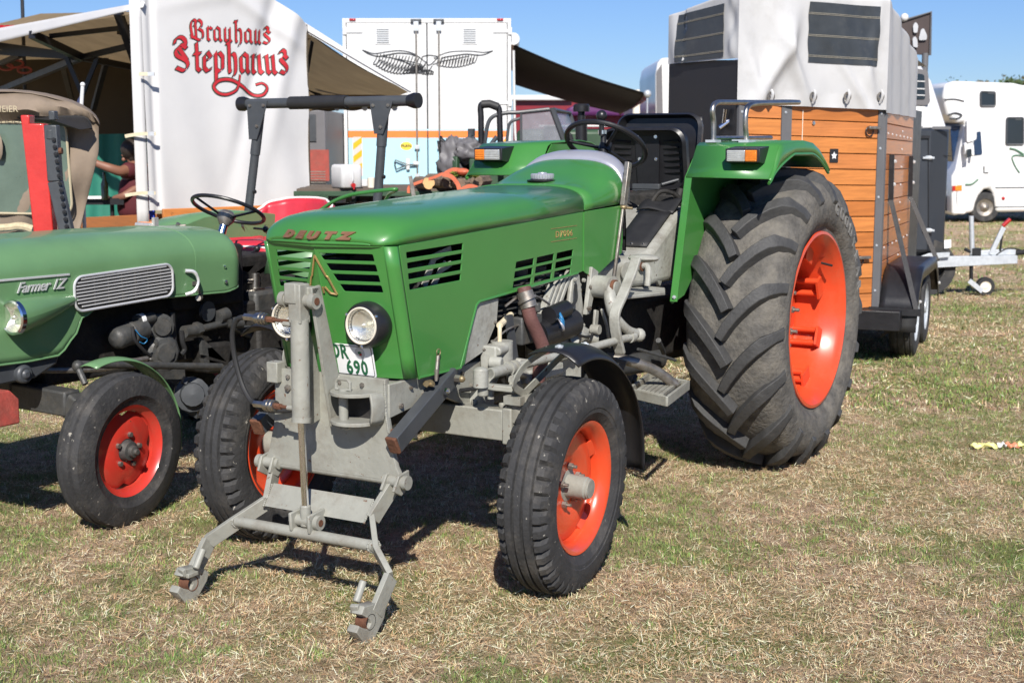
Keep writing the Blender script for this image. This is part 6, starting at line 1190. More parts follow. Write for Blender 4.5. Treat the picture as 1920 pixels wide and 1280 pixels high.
J = [(h(252, 400), .15), (h(253, 360), .145), (h(256, 325), .15), (h(256, 308), .10), (h(252, 303), .055), (h(246, 295), .06), (h(244, 286), .085), (h(247, 279), .07),
     (h(243, 318, 13.25), .065), (h(225, 322, 13.15), .052), (h(205, 315, 13.1), .045), (h(185, 308, 13.1), .038), (h(168, 300, 13.1), .030), (h(161, 296, 13.1), .038),
     (h(272, 322, 13.6), .06), (h(262, 350, 13.3), .048), (h(232, 368, 13.2), .038), (h(212, 374, 13.3), .035),
     (h(245, 430), .10), (h(245, 500), .07), (h(245, 590), .05), (h(262, 430), .10), (h(262, 500), .07), (h(262, 590), .05)]
body = skin_body('body', J, [(0, 1), (1, 2), (2, 3), (3, 4), (4, 5), (5, 6), (6, 7), (3, 8), (8, 9), (9, 10), (10, 11), (11, 12), (12, 13), (3, 14), (14, 15), (15, 16), (16, 17), (0, 18), (18, 19), (19, 20), (0, 21), (21, 22), (22, 23)], 'skin', PS)
skin_body('shirt', [(h(252, 418), .185), (h(253, 380), .18), (h(256, 335), .17), (h(256, 312), .125), (h(243, 319, 13.25), .085), (h(232, 322, 13.18), .072), (h(272, 322, 13.6), .085), (h(268, 340, 13.45), .072)], [(0, 1), (1, 2), (2, 3), (3, 4), (4, 5), (3, 6), (6, 7)], 'shirt_red', PS)
skin_body('trousers', [(h(253, 425), .16), (h(245, 445), .115), (h(245, 505), .085), (h(245, 585), .06), (h(262, 445), .115), (h(262, 505), .085), (h(262, 585), .06)], [(0, 1), (1, 2), (2, 3), (0, 4), (4, 5), (5, 6)], 'denim', PS)
b = MB(); b.ball(h(250, 280), .118, (1.0, 1.05, .92), 20); b.ball(h(256, 288), .10, (.9, 1, 1.1), 16); b.ball(h(240, 276, 13.35), .06, (1, 1, .6)); b.build('hair', 'hair_dark', PS, ang=80)
b = MB(); b.ball(h(231, 291, 13.38), .018); b.ball(h(232, 299, 13.38), .02); b.build('nose', 'skin', PS, ang=80); b = MB(); b.cyl(h(233, 286, 13.34), h(248, 286, 13.28), .004); b.lathe([(0, .02), (.003, .02)], c=h(233, 287, 13.34), ax=RT, n=14); b.build('glasses', 'black_plastic', PS)
for k in range(4): b = MB(); b.tube(smooth([h(163, 292 + 2.6 * k, 13.04), h(159, 292 + 2.6 * k, 13.00), h(155, 293 + 2.6 * k, 13.06)], 3), .010, 6); b.build('finger', 'skin', PS)
pp = thing('tent_pole', 'dark upright pole held by the person under the tent roof', 'pole', tuple(kf(13.1, (160 - 960) / 2626 * 13.1)))
c = kf(13.1, (160 - 960) / 2626 * 13.1); b = MB(); b.beam(c, c + UP * 1.95, .06, .06); b.box(c + UP * 1.33 - FH * .04, (.03, .05, .16), (0, 0, 30.8)); b.build('post', 'engine_grey', pp)
an = thing('radio_antenna', 'thin dark antenna rising behind the pavilion roof, top left', 'antenna', tuple(kf(16, (45 - 960) / 2626 * 16))); b = MB(); c = kf(16, (46 - 960) / 2626 * 16); b.cyl(c, Q(41, -20, 16), .02, n=6); b.build('rod', 'black_paint', an)
# ------------------------------------------------------------------ white box lorry with the eagle emblem
dT = 21.0; T = lambda u, v, d=dT: atd(u, v, d)
zT = lambda v, d=dT: T(960, v, d).z
LR = thing('box_lorry', 'white box lorry with black eagle emblem, orange stripe and light blue lower doors', 'lorry', tuple(kf(dT, (802 - 960) / 2626 * dT)), YAW)
xL, xR = (647 - 960) / 2626 * dT, (957 - 960) / 2626 * dT; x0_ = (802 - 960) / 2626 * dT
lx = lambda u: (u - 960) / 2626 * dT - x0_     # local x in the lorry's frame; local y = depth, z up
bz = 1.0; tz = zT(35)
def lb(name, u0, u1, z0, z1, y0, y1, m, par=None, bev=.0):
    b = MB(); b.box(((lx(u0) + lx(u1)) / 2, (y0 + y1) / 2, (z0 + z1) / 2), (abs(lx(u1) - lx(u0)), abs(y1 - y0), abs(z1 - z0))); return b.build(name, m, par or LR, False, bevel=bev)
lb('box_body', 646, 958, bz, tz, .03, 8.2, 'white_lacquer', bev=.02)
lb('rear_frame', 646, 652, bz, tz, -.02, .028, 'white_lacquer'); lb('rear_frame', 952, 958, bz, tz, -.02, .028, 'white_lacquer'); lb('rear_frame', 652.3, 951.7, zT(43), tz, -.02, .028, 'white_lacquer')
for u0, u1 in ((653, 801), (803.5, 951)):
    dd = lb('door', u0, u1, zT(245), zT(44), -.012, .026, 'white_lacquer', bev=.004); dd2 = lb('door_lower', u0, u1, bz, zT(258.6), -.012, .026, 'light_blue_lacquer')
    lb('orange_stripe', u0, u1, zT(258.3), zT(245.3), -.0125, .026, 'orange_stripe', dd)
lb('door_gap', 800.6, 803.9, bz, zT(44), .0, .028, 'emblem_black'); lb('door_seal', 651.4, 653.6, bz, zT(44), -.018, .0, 'emblem_black'); lb('door_seal', 950.4, 952.6, bz, zT(44), -.018, .0, 'emblem_black')
lb('light_blue_line', 653, 951, zT(245.2), zT(242.5), -.0135, -.0125, 'light_blue_lacquer')
for u in (782.5, 824.5):
    b = MB(); b.cyl((lx(u), -.05, bz), (lx(u), -.05, zT(46)), .014, n=10); rod_ = b.build('locking_rod', 'dull_steel', LR, False)
    for v, hh in ((50, .14), (276, .06), (332, .10)): b = MB(); b.box((lx(u), -.04, zT(v)), (.075, .05, hh)); b.build('rod_bracket', 'galvanised_steel', rod_, False, bevel=.004)
    b = MB(); b.box((lx(u), -.03, zT(40)), (.16, .05, .05)); b.build('rod_keeper', 'charcoal_paint', rod_, False, bevel=.004)
b = MB(); hp_ = [(740, 302), (744, 318), (754, 313), (768, 309)]; b.tube([Vector((lx(u), -.06, zT(v))) for u, v in ((768, 309), (754, 305), (742, 300), (740, 306), (743, 318), (754, 313), (768, 309))], .012, 8); b.cyl((lx(768), -.06, zT(309)), (lx(784), -.05, zT(309)), .014); b.build('door_handle', 'charcoal_paint', LR, False)
b = MB(); b.box((lx(765), -.045, zT(308)), (.05, .05, .16)); b.box((lx(780), -.045, zT(306)), (.08, .04, .05)); b.build('handle_plate', 'white_lacquer', LR, False, bevel=.006)
for u0, u1 in ((706, 735), (867, 896)):
    g_ = lb('vent_grille', u0, u1, zT(84), zT(49), -.022, -.0125, 'white_lacquer', bev=.003)
    for k in range(7): b = MB(); z = zT(80 - 4.1 * k); b.box(((lx(u0) + lx(u1)) / 2, -.028, z), (lx(u1) - lx(u0) - .05, .012, .012), (25, 0, 0)); b.build('louvre', 'galvanised_steel', g_, False)
for u in (665, 938): lb('marker_lamp', u - 6, u + 6, zT(39.5), zT(35.5), -.045, -.021, 'lamp_red', bev=.006)
for v in (59, 193):
    for u0, u1 in ((651, 683), (925, 957)):
        h_ = lb('hinge', u0, u1, zT(v + 3), zT(v - 3), -.03, -.0125, 'white_lacquer', bev=.003); lb('hinge_knuckle', (u0 if u0 < 800 else u1) - 4, (u0 if u0 < 800 else u1) + 3, zT(v + 7), zT(v - 7), -.045, -.0, 'white_lacquer', h_, .008)
for u0, u1 in ((662, 679), (940, 950)):
    ch = lb('warning_chevron', u0, u1, zT(330), zT(257), -.0155, -.0135, 'chevron_pink')
    for k in range(3):
        b = MB(); zz = zT(330) + (zT(257) - zT(330)) * (k / 3); hh = (zT(257) - zT(330)) / 3
        b.prism([(lx(u0), -.0165, zz), (lx(u1), -.0165, zz + hh * .55), (lx(u1), -.0165, min(zT(257), zz + hh * 1.05)), (lx(u0), -.0165, zz + hh * .5)], (0, .001, 0)); b.build('chevron_stripe', 'chevron_orange', ch, False)
for u in (762, 850):
    b = MB(); b.lathe([(0, .001), (0, .085), (.002, .085)], c=(0, 0, 0), ax=(0, -1, 0), n=28); o_ = b.build('oval_sticker', 'sticker_yellow', LR, False); o_.location = (lx(u), -.014, zT(274)); o_.scale = (1.05, 1, .72)
    text('sticker_text', 'PLKN', .055, (lx(u), -.0175, zT(274)), (1, 0, 0), (0, 0, 1), 'emblem_black', LR, .0005, 0, .002, 1, 1.15, world=False)
# the eagle
def EP(x, y): return Vector((lx(640 + x / 1509 * 330), -.020, zT(80 + y / 1280 * 280)))
eg = MB()
def ln(pts, w=.012, sm=4):
    w *= 1.05
    P_ = smooth([EP(*p) for p in pts], sm) if len(pts) > 2 else [EP(*p) for p in pts]
    for a, c in zip(P_, P_[1:]): eg.beam(a, c, .002, w, up=(a - c).cross(Vector((0, 1, 0))), end=w * .2)
ln([(195, 65), (290, 95), (400, 80), (510, 70), (600, 85), (660, 115), (710, 155), (735, 170)], .012); ln([(195, 65), (250, 100), (330, 120), (400, 108), (500, 92), (600, 100), (660, 125)], .016)
ln([(1300, 72), (1220, 85), (1120, 75), (1000, 75), (920, 85), (850, 110), (820, 130)], .010); ln([(1300, 72), (1240, 100), (1180, 110), (1080, 100), (980, 112), (900, 125), (860, 140)], .014)
for i in range(15):      # left wing feathers
    t = i / 14; x = 300 + 380 * t; y = 105 + 30 * t; L_ = 30 + 120 * math.sin(math.pi * min(1, .15 + t * .62)) ; ln([(x + 22, y - 8), (x + 30 - L_ * .25, y + L_ * .45), (x + 10 - L_ * .30, y + L_ * .95), (x + 40 - L_ * .35, y + L_ * .93), (x + 58 - L_ * .1, y + L_ * .5)], .013, 3)
for k in range(3):
    ln([(360 + 70 * k, 120 + 8 * k), (480 + 50 * k, 140 + 22 * k), (600 + 20 * k, 165 + 22 * k), (700, 190 + 12 * k)], .010, 4)
for i in range(13):      # right wing
    t = i / 12; x = 1170 - 300 * t; y = 112 + 22 * t; L_ = 25 + 62 * math.sin(math.pi * min(1, .2 + t * .6)); ln([(x, y - 10), (x - 6, y + L_ * .4), (x - 24, y + L_), (x - 44, y + L_ * .95), (x - 36, y + L_ * .3)], .012, 3)
ln([(1100, 118), (980, 140), (880, 160), (790, 190)], .010)
ln([(700, 122), (760, 110), (820, 118), (845, 132), (822, 140), (800, 165), (770, 190), (740, 195)], .013); ln([(735, 170), (720, 190), (700, 215), (690, 240), (715, 250), (760, 235), (785, 200)], .012)
for i in range(5): x = 560 + 32 * i; ln([(640 + 18 * i, 200), (600 + 22 * i, 225), (540 + 30 * i, 250), (560 + 30 * i, 266), (620 + 24 * i, 245), (670 + 14 * i, 215)], .014, 3)
for i in range(5): x = 700 + 20 * i; ln([(x, 238), (x - 3, 262), (x + 9, 275), (x + 15, 250)], .014, 3)
ln([(690, 240), (740, 236), (790, 250)], .016); ln([(800, 132), (812, 134)], .016)
eg.build('eagle_emblem', 'emblem_black', LR, False)
b = MB(); 
for y in (1.2, 2.4, 6.8):
    for x in (-1.02, 1.02): b.lathe([(-.15, .2), (-.16, .42), (-.1, .5), (.1, .5), (.16, .42), (.15, .2)], c=(x, y, .5), ax=(1, 0, 0), n=28)
b.box((0, 4, .85), (1.0, 8, .28)); b.build('chassis', 'black_paint', LR, False)
lb('cab', 655, 950, .6, 3.0, 8.3, 10.2, 'white_lacquer', bev=.1)
b = MB(); b.cyl((lx(963), .1, zT(72)), (lx(963), 7.5, zT(72)), .09, n=14); b.build('awning_case', 'white_lacquer', LR, False)
# awning: attached to the lorry flank, sloping away to the right
AW = thing('black_awning', 'black awning stretched from the flank of the white lorry', 'awning', tuple(kf(dT + 4, .9)), YAW)
a0, a1, a2, a3 = T(963, 84, 21.2), T(1214, 176, 21.2), T(1163, 213, 29.5), T(963, 158, 29.5)
b = MB(); b.grid(lambda u, w: lerp(lerp(a0, a1, u), lerp(a3, a2, u), w) - UP * (.05 * math.sin(math.pi * u) * (1 - .3 * w) + .05 * math.sin(math.pi * w) * u), 24, 16); b.build('awning_cloth', 'awning_black', AW, solid=.01, ang=80)
b = MB(); b.beam(lerp(a1, a2, .05) - UP * .06, lerp(a1, a2, .5) - UP * .05, .02, .05); b.build('red_trim', 'lamp_red', AW)
b = MB(); b.cyl(a1, a2, .03, n=10); b.build('front_rail', 'charcoal_paint', AW); b = MB(); b.ball(a1, .06); b.cyl(a1, a1 - UP * .35, .012, n=6); b.build('rail_end', 'galvanised_steel', AW)
b = MB(); p_ = [T(963, 95, 21.1), T(966, 250, 21.1), T(972, 262, 21.1), T(985, 268, 21.1)]; b.tube(smooth(p_, 4), .018, 6); b.build('support_arm', 'white_lacquer', AW)

# ------------------------------------------------------------------ vehicles far behind
def block(name, label, cat, u0, u1, v0, v1, d, depth, m, base=.35, rz=YAW, bev=.06, group=None):
    t = thing(name, label, cat, tuple(kf(d, ((u0 + u1) / 2 - 960) / 2626 * d)), rz, group); w_ = (u1 - u0) / 2626 * d; zt_ = atd(960, v0, d).z
    b = MB(); b.box((0, depth / 2, (base + zt_) / 2), (w_, depth, zt_ - base)); b.build('body', m, t, False, bevel=bev)
    b = MB()
    for y in (.7, depth - .7):
        for x in (-w_ / 2 + .12, w_ / 2 - .12): b.lathe([(-.12, .15), (-.13, .4), (-.08, .45), (.08, .45), (.13, .4), (.12, .15), (.04, .14), (.04, .001)], c=(x, y, .45), ax=(1, 0, 0), n=24)
    b.build('wheels', 'tyre_rubber', t, False); return t, w_, zt_
t, w_, zt_ = block('maroon_coach', 'maroon coach with a white roof under the black awning', 'coach', 962, 1186, 186, 420, 34, 3.0, 'maroon_lacquer')
b = MB(); b.box((-.9, -.02, atd(0, 184, 34).z), (w_ * .6, .3, .13)); b.build('roof_trim', 'white_lacquer', t, False, bevel=.03); b = MB(); b.box((.2, -.015, atd(0, 236, 34).z), (w_ * .7, .02, .04)); b.build('side_stripe', 'white_lacquer', t, False)
b = MB(); b.grid(lambda u, w: atd(1062 + 110 * u, 205 - 16 * math.sin(math.pi * min(1, u * 1.1)) * w + 12 * (1 - w), 33.8), 12, 3); b.build('folded_hood', 'purple_canvas', t, solid=.08)
for i in range(3): b = MB(); b.box((-.7 + 1.0 * i, -.02, atd(0, 255, 34).z), (.7, .02, .35)); b.build('window', 'dark_glass', t, False)
t, w_, zt_ = block('cream_van', 'cream coloured van standing beyond the tip of the black awning', 'van', 1186, 1262, 168, 420, 30, 2.5, 'cream_white')
b = MB(); b.box((-.25, -.015, 2.0), (.03, .02, .5)); b.build('door_gap', 'faded_red', t, False)
t = thing('white_caravan', 'white caravan corner with a dark side window left of the horse trailer', 'caravan', tuple(kf(24, (1245 - 960) / 2626 * 24)), YAW)
q4 = lambda u, v, d=24: atd(u, v, d); b = MB(); pl_ = [q4(1231, 400), q4(1229, 140), q4(1233, 118), q4(1241, 109), q4(1262, 108), q4(1330, 110), q4(1330, 400)]; b.prism(pl_, FH * 3); b.build('body', 'white_lacquer', t, bevel=.03)
b = MB(); b.prism([q4(1232, 216, 23.97), q4(1231, 135, 23.97), q4(1241, 120, 23.97), q4(1243, 216, 23.97)], FH * .02); b.build('window', 'container_grey', t)
# grey container wagon and blue cab seen between the pavilion and the lorry
t, w_, zt_ = block('grey_container', 'grey box trailer with a red lower half beside the front sheet of the pavilion', 'trailer', 548, 611, 206, 420, 19, 3, 'container_grey', bev=.02)
b = MB(); b.box((.05, -.01, atd(0, 310, 19).z), (w_ * .96, .02, .42)); b.build('red_band', 'faded_red', t, False); b = MB(); b.box((.05, -.012, atd(0, 240, 19).z), (.10, .02, .36)); b.build('window_frame', 'charcoal_paint', t, False)
for k in range(6): b = MB(); b.box((.0, -.014, atd(0, 322 + 5 * k, 19).z), (w_ * .96, .02, .012)); b.build('grille_bar', 'dull_steel', t, False)
t = thing('blue_lorry_cab', 'light blue lorry cab with white roof beside the white box lorry', 'lorry', tuple(kf(24, (632 - 960) / 2626 * 24)), YAW)
b = MB(); b.prism([q4(606, 400), q4(607, 245), q4(620, 230), q4(690, 230), q4(690, 400)], FH * 2.2); b.build('cab', 'cab_blue', t, bevel=.04)
b = MB(); b.prism([q4(617, 229), q4(619, 216), q4(690, 216), q4(690, 229)], FH * 2.0); b.build('roof', 'white_lacquer', t, bevel=.04)
for a in ([(623, 238), (634, 238), (633, 263), (624, 263)], [(642, 234), (650, 234), (650, 265), (643, 263)], [(607, 248), (617, 240), (618, 270), (608, 272)]): b = MB(); b.prism([q4(u, v, 23.98) for u, v in a], FH * .02); b.build('window', 'dark_glass', t)
b = MB(); b.prism([q4(627, 240, 23.95), q4(634, 238, 23.95), q4(634, 262, 23.95)], FH * .02); b.build('curtain', 'white_lacquer', t)
b = MB(); b.prism([q4(622, 268, 23.8), q4(635, 268, 23.8), q4(635, 288, 23.8), q4(623, 288, 23.8)], FH * .1); b.cyl(q4(608, 283, 23.8), q4(635, 283, 23.8), .02); b.build('mirror', 'black_plastic', t, bevel=.02)
b = MB(); b.lathe([(-.15, .2), (-.15, .5), (.15, .5), (.15, .2)], c=q4(625, 335, 23.9), ax=FH, n=26); b.build('tyre', 'tyre_rubber', t)

# ------------------------------------------------------------------ flat wagon with logs, canister, saw
W = thing('flat_wagon', 'low green flat wagon with a worn wooden deck between the tractors', 'wagon', tuple(kf(11.6, -1.0)), YAW)
G_ = lambda u, v, d=11.2: atd(u, v, d)
zd = G_(700, 352).z
wz = zd / 1.0
for i in range(7):
    b = MB(); y = 11.2 + .165 * i; b.beam(Vector(kf(y, -1.72)) + UP * (zd - .02 + .003 * (i % 2)), Vector(kf(y, .30)) + UP * (zd - .02 + .003 * (i % 2)), .155, .03); b.build('plank', 'deck_wood', W, bevel=.004)
b = MB(); b.beam(kf(11.12, -1.74) + UP * (zd - .045), kf(11.12, .32) + UP * (zd - .045), .04, .04); b.beam(kf(12.3, -1.74) + UP * (zd - .05), kf(12.3, .32) + UP * (zd - .05), .04, .07)
for x in (-1.5, -.7, .1): b.beam(kf(11.1, x) + UP * (zd - .09), kf(12.3, x) + UP * (zd - .09), .07, .08)
b.build('frame', 'dark_green_paint', W, bevel=.004)
for x in (-1.3, .0):
    for y in (11.25, 12.2): b = MB(); b.lathe([(-.09, .15), (-.10, .3), (-.05, .35), (.05, .35), (.10, .3), (.09, .15), (.02, .15), (.02, .001)], c=kf(y, x) + UP * .35, ax=FH, n=26); b.build('tyre', 'tyre_rubber', W)
b = MB(); b.box(kf(11.75, -.7) + UP * .78, (1.9, .7, .62), (0, 0, 30.8)); b.cyl(kf(11.15, -1.25) + UP * 1.0, kf(11.15, -1.1) + UP * .8, .02); b.ball(kf(11.1, -1.62) + UP * (zd - .14), .05); b.build('undercarriage_shade', 'grime_shade_black', W, bevel=.02)  # dark box fills in the shade below the deck, with some clutter
CN = thing('plastic_canister', 'white plastic canister with a red tap standing on the wagon deck', 'canister', tuple(Vector((G_(650, 348).x, G_(650, 348).y, zd))), YAW + .5)
b = MB(); prf = rrect(-.09, -.125, .09, .125, .03, 4); rows = [[Vector((x * s_, y * s_, z)) for x, y in prf] for s_, z in ((.9, .002), (1, .012), (1, .155), (.94, .178), (.8, .186), (.02, .187))]
n = len(prf); b.add(sum(rows, []), [(i * n + j, i * n + (j + 1) % n, (i + 1) * n + (j + 1) % n, (i + 1) * n + j) for i in range(5) for j in range(n)]); b.build('body', 'canister_plastic', CN, False, ang=60)
b = MB(); b.tube(smooth([(0, -.127, .05), (0, -.135, .07), (0, -.132, .13), (0, -.125, .15)], 4), .008, 8); b.build('handle', 'canister_plastic', CN, False); b = MB(); b.cyl((0, -.12, .022), (0, -.15, .022), .018); b.cyl((0, -.15, .026), (0, -.155, -.01), .007); b.build('tap', 'lamp_red', CN, False)
CP = thing('cream_cup', 'small cream cup on the wagon deck beside the canister', 'cup', tuple(Vector((G_(696, 350).x, G_(696, 350).y, zd)))); b = MB(); b.lathe([(0, .001), (0, .028), (.08, .032), (.08, .028), (.01, .024), (.01, .001)], c=CP.location, ax=UP, n=20); b.build('cup_body', 'cream_white', CP)
CP = thing('white_bowl', 'small white bowl standing behind the canister on the wagon', 'bowl', tuple(Vector((G_(684, 344, 11.7).x, G_(684, 344, 11.7).y, zd)))); b = MB(); b.lathe([(0, .001), (0, .04), (.05, .055), (.05, .05), (.01, .035), (.01, .001)], c=CP.location, ax=UP, n=20); b.build('bowl_body', 'plate_white', CP)
# logs
LG = [(797, 353, 11.0, 11, .3, 'round log with pale sawn end showing, leftmost of the log pile'), (828, 350, 11.1, 13, .5, 'fat log with rough bark behind the orange saw band'), (858, 352, 11.0, 10, .2, 'log under the mossy branch'), (812, 342, 11.5, 9, -.3, 'dark log lying behind the sawn one'), (878, 345, 11.3, 10, .6, 'short log at the right end of the pile'), (845, 338, 11.6, 9, .1, 'upper log at the back of the pile'), (900, 352, 11.2, 12, -.2, 'log half hidden by the tractor wing')]
for u, v, d, r_, az, lb_ in LG:
    c = G_(u, v, d); r = r_ / 2626 * d; c.z = max(c.z, zd + r) if v > 345 else c.z; ax = (-FH * math.cos(az) + RT * math.sin(az)).normalized()
    lg = thing('log', lb_, 'log', tuple(c - UP * r), 0, 'logs piled on the flat wagon'); rr = random.Random(int(u)); ph = [rr.uniform(.9, 1.1) for _ in range(18)]
    b = MB(); b.lathe([(-.22, r), (-.1, r * 1.04), (.05, r * .97), (.12, r)], c=c, ax=ax, n=18, fn=lambda i, j, x, q__: q__ * ph[i]); b.build('bark', 'bark', lg, ang=20)
    b = MB(); b.lathe([(.12, .001), (.12, r * .98)], c=c, ax=ax, n=18, fn=lambda i, j, x, q__: q__ * ph[i]); b.build('sawn_end', 'cut_wood', lg) if 'pale sawn' in lb_ or 'under the' in lb_ and False else b.build('sawn_end', 'bark', lg)
    b = MB(); b.lathe([(-.22, .001), (-.22, r * .98)], c=c, ax=ax, n=18, fn=lambda i, j, x, q__: q__ * ph[i]); b.build('sawn_end', 'cut_wood', lg)
ms = MB(); rr = random.Random(9)
for i in range(260): p = G_(845 + rr.random() * 52, 333 - rr.random() * 8 - 3 * math.sin(rr.random() * 3), 10.9 + rr.random() * .1); d_ = Vector((rr.gauss(0, 1), rr.gauss(0, 1), rr.gauss(0, .6))).normalized() * .022; e_ = d_.orthogonal().normalized() * .007; ms.add([p - d_, p + e_, p + d_, p - e_], [(0, 1, 2, 3)])
mo = ms.build('moss', 'moss', None, fix=False); tag(mo, 'yellow green moss lying on the pile of logs', 'moss'); kind(mo, 'stuff')
SB = thing('orange_saw', 'orange painted saw frame arching over the logs on the wagon', 'saw', tuple(kf(11.0, -.55)))
b = MB(); b.strip(smooth([G_(766, 362, 10.9), G_(768, 350, 10.9), G_(785, 342, 10.9), G_(815, 332, 10.9), G_(830, 326, 10.9), G_(842, 327, 10.9)], 4), FH, .022, .03); b.build('left_arm', 'saw_orange', SB)
b = MB(); b.strip(smooth([G_(830, 327, 10.85), G_(846, 331, 10.85), G_(858, 345, 10.85), G_(862, 360, 10.85)], 4), FH, .032, .03); b.strip(smooth([G_(864, 356, 10.85), G_(880, 349, 10.85), G_(895, 352, 10.85)], 4), FH, .03, .05); b.strip(smooth([G_(835, 325, 11.0), G_(850, 318, 11.0), G_(868, 320, 11.0)], 4), FH, .03, .05); b.build('right_arm', 'saw_orange', SB)
b = MB(); b.beam(G_(769, 330, 10.85), G_(776, 368, 10.85), .03, .015, up=FH); b.build('stake', 'dull_steel', SB); b = MB(); b.ball(G_(868, 322, 10.9), .04, (1.4, 1, .7)); b.build('knob', 'saw_orange', SB)
# small round hay of darker machinery with canvas, behind the logs
MC = thing('saw_bench', 'green saw bench with grey canvas bags hanging on it, behind the logs', 'machine', tuple(kf(12.0, -.35)), YAW); H_ = lambda u, v, d=12.0: atd(u, v, d)
b = MB(); b.prism([H_(818, 262), H_(828, 275), H_(850, 285), H_(862, 300), H_(860, 345), H_(832, 345), H_(828, 310)], FH * .25); b.prism([H_(880, 272), H_(893, 268), H_(900, 300), H_(885, 330), H_(868, 320), H_(865, 290)], FH * .2); b.build('frame', 'grime_shade_black', MC, bevel=.02)
b = MB(); b.grid(lambda u, w: H_(829 + 24 * u + 10 * w, 280 + 10 * u + 52 * w * (1 - .25 * u), 11.95 + .06 * math.sin(u * 9 + w * 4)), 16, 12); b.build('canvas_bag', 'container_grey', MC, ang=80, solid=.01); import mathutils.noise as mno
def crumple(c, sc, amp, fr, n=40):
    b = MB(); b.ball((0, 0, 0), 1, (1, 1, 1), n); b.v = [tuple(Vector((p[0] * sc[0], p[1] * sc[1], p[2] * sc[2])) * (1 + amp * mno.ridged_multi_fractal(Vector(p) * fr, 1, 2, 3, 1, 2) - amp) + c) for p in b.v]; return b
crumple(H_(876, 284, 11.85), (.15, .10, .10), .35, 1.6).build('canvas_bag', 'container_grey', MC, ang=80); crumple(H_(846, 305, 11.9), (.12, .10, .20), .35, 1.4).build('canvas_bag', 'container_grey', MC, ang=80)
b = MB(); b.box(H_(855, 318, 11.8), (.05, .05, .22)); b.prism([H_(880, 298, 11.7), H_(910, 298, 11.7), H_(910, 342, 11.7), H_(880, 342, 11.7)], FH * .3); b.build('housing', 'dark_green_paint', MC, bevel=.01)
b = MB(); b.cyl(H_(871, 280), H_(884, 250), .02); b.cyl(H_(884, 250), H_(895, 285), .02); b.cyl(H_(910, 285), H_(932, 256), .02); b.box(H_(884, 248), (.05, .04, .06)); b.build('stand', 'charcoal_paint', MC)
b = MB(); b.cyl(H_(827, 80 + 175), H_(828, 330), .012, n=6); b.cyl(H_(826, 262), H_(860, 292), .022); b.build('lever', 'black_paint', MC)

# ------------------------------------------------------------------ open vehicle behind the bonnet: hoop, windscreen, exhaust stack
O = thing('open_top_vehicle', 'open topped dark green vehicle with raised windscreen behind the tractor seat', 'vehicle', tuple(kf(12.8, .25)), YAW); O_ = lambda u, v, d=12.2: atd(u, v, d)
b = MB(); b.tube(smooth([O_(902, 330), O_(902, 230), O_(901, 203), O_(905, 195), O_(918, 195), O_(930, 199), O_(936, 206), O_(937, 230), O_(940, 330)], 5), .027, 12); rb_ = b.build('roll_hoop', 'black_paint', O); b = MB(); b.tube([O_(903, 196, 12.18), O_(918, 195, 12.18), O_(934, 201, 12.18)], .036, 12); b.build('hoop_padding', 'black_rubber', rb_)
b = MB(); b.tube(smooth([O_(905, 300), O_(910, 262), O_(915, 232), O_(926, 218), O_(950, 212), O_(972, 211), O_(1030, 205)], 5), .018, 10); b.build('hood_bow', 'charcoal_paint', O); b = MB(); b.tube(smooth([O_(948, 300, 13), O_(952, 250, 13), O_(957, 230, 13), O_(975, 222, 13)], 5), .015, 10); b.build('hood_bow', 'charcoal_paint', O); b = MB(); b.tube([O_(898, 300), O_(908, 262), O_(918, 290)], .02, 6); b.build('brace', 'charcoal_paint', O)
b = MB(); b.prism([O_(978, 213), O_(1038, 206), O_(1062, 270), O_(1066, 300), O_(978, 300)], FH * .008); ws = b.build('windscreen', 'scratched_pane', O)
b = MB(); b.tube([O_(977, 300), O_(977, 212), O_(1038, 205)], .014, 8); b.tube([O_(1035, 203), O_(1062, 275)], .026, 8); b.tube([O_(1038, 206), O_(1068, 212, 13.2), O_(1088, 275, 13.2)], .020, 8); b.build('windscreen_frame', 'charcoal_paint', ws)
b = MB(); b.prism([O_(1040, 208, 12.3), O_(1066, 214, 13.1), O_(1088, 272, 13.1), O_(1064, 272, 12.3)], FH * .008); b.build('side_pane', 'scratched_pane', ws)
b = MB(); b.lathe([(0, .03), (.10, .03), (.10, .055), (.10, .07), (.15, .07), (.165, .055), (.165, .001)], c=O_(1090, 232, 11.9), ax=UP, n=24); b.cyl(O_(1090, 300, 11.9), O_(1090, 228, 11.9), .05, n=18); b.build('air_intake', 'black_plastic', O)
b = MB(); b.box(O_(1060, 300, 12.9), (.9, .5, .55), (0, 0, 30.8)); b.box(O_(980, 325, 12.9), (1.2, 1.2, .5), (0, 0, 30.8)); b.box(Vector((kf(13.2, .3).x, kf(13.2, .3).y, .75)), (2.2, 1.6, .6), (0, 0, 30.8)); b.build('body', 'dark_green_paint', O, bevel=.04)
b = MB(); b.prism([O_(1020, 236, 12.6), O_(1042, 236, 12.6), O_(1050, 285, 12.6), O_(1018, 285, 12.6)], FH * .08); b.ball(O_(1030, 255, 12.5), .05); b.prism([O_(1058, 250, 12.4), O_(1072, 250, 12.4), O_(1085, 290, 12.4), O_(1062, 290, 12.4)], FH * .02); b.build('seat', 'black_plastic', O, bevel=.02)
for dx_ in (-.6, 1.1): b = MB(); b.lathe([(-.1, .2), (-.11, .38), (-.06, .45), (.06, .45), (.11, .38), (.1, .2), (.02, .18), (.02, .001)], c=kf(12.5, .2 + dx_) + UP * .45, ax=-FH, n=26); b.build('tyre', 'tyre_rubber', O)
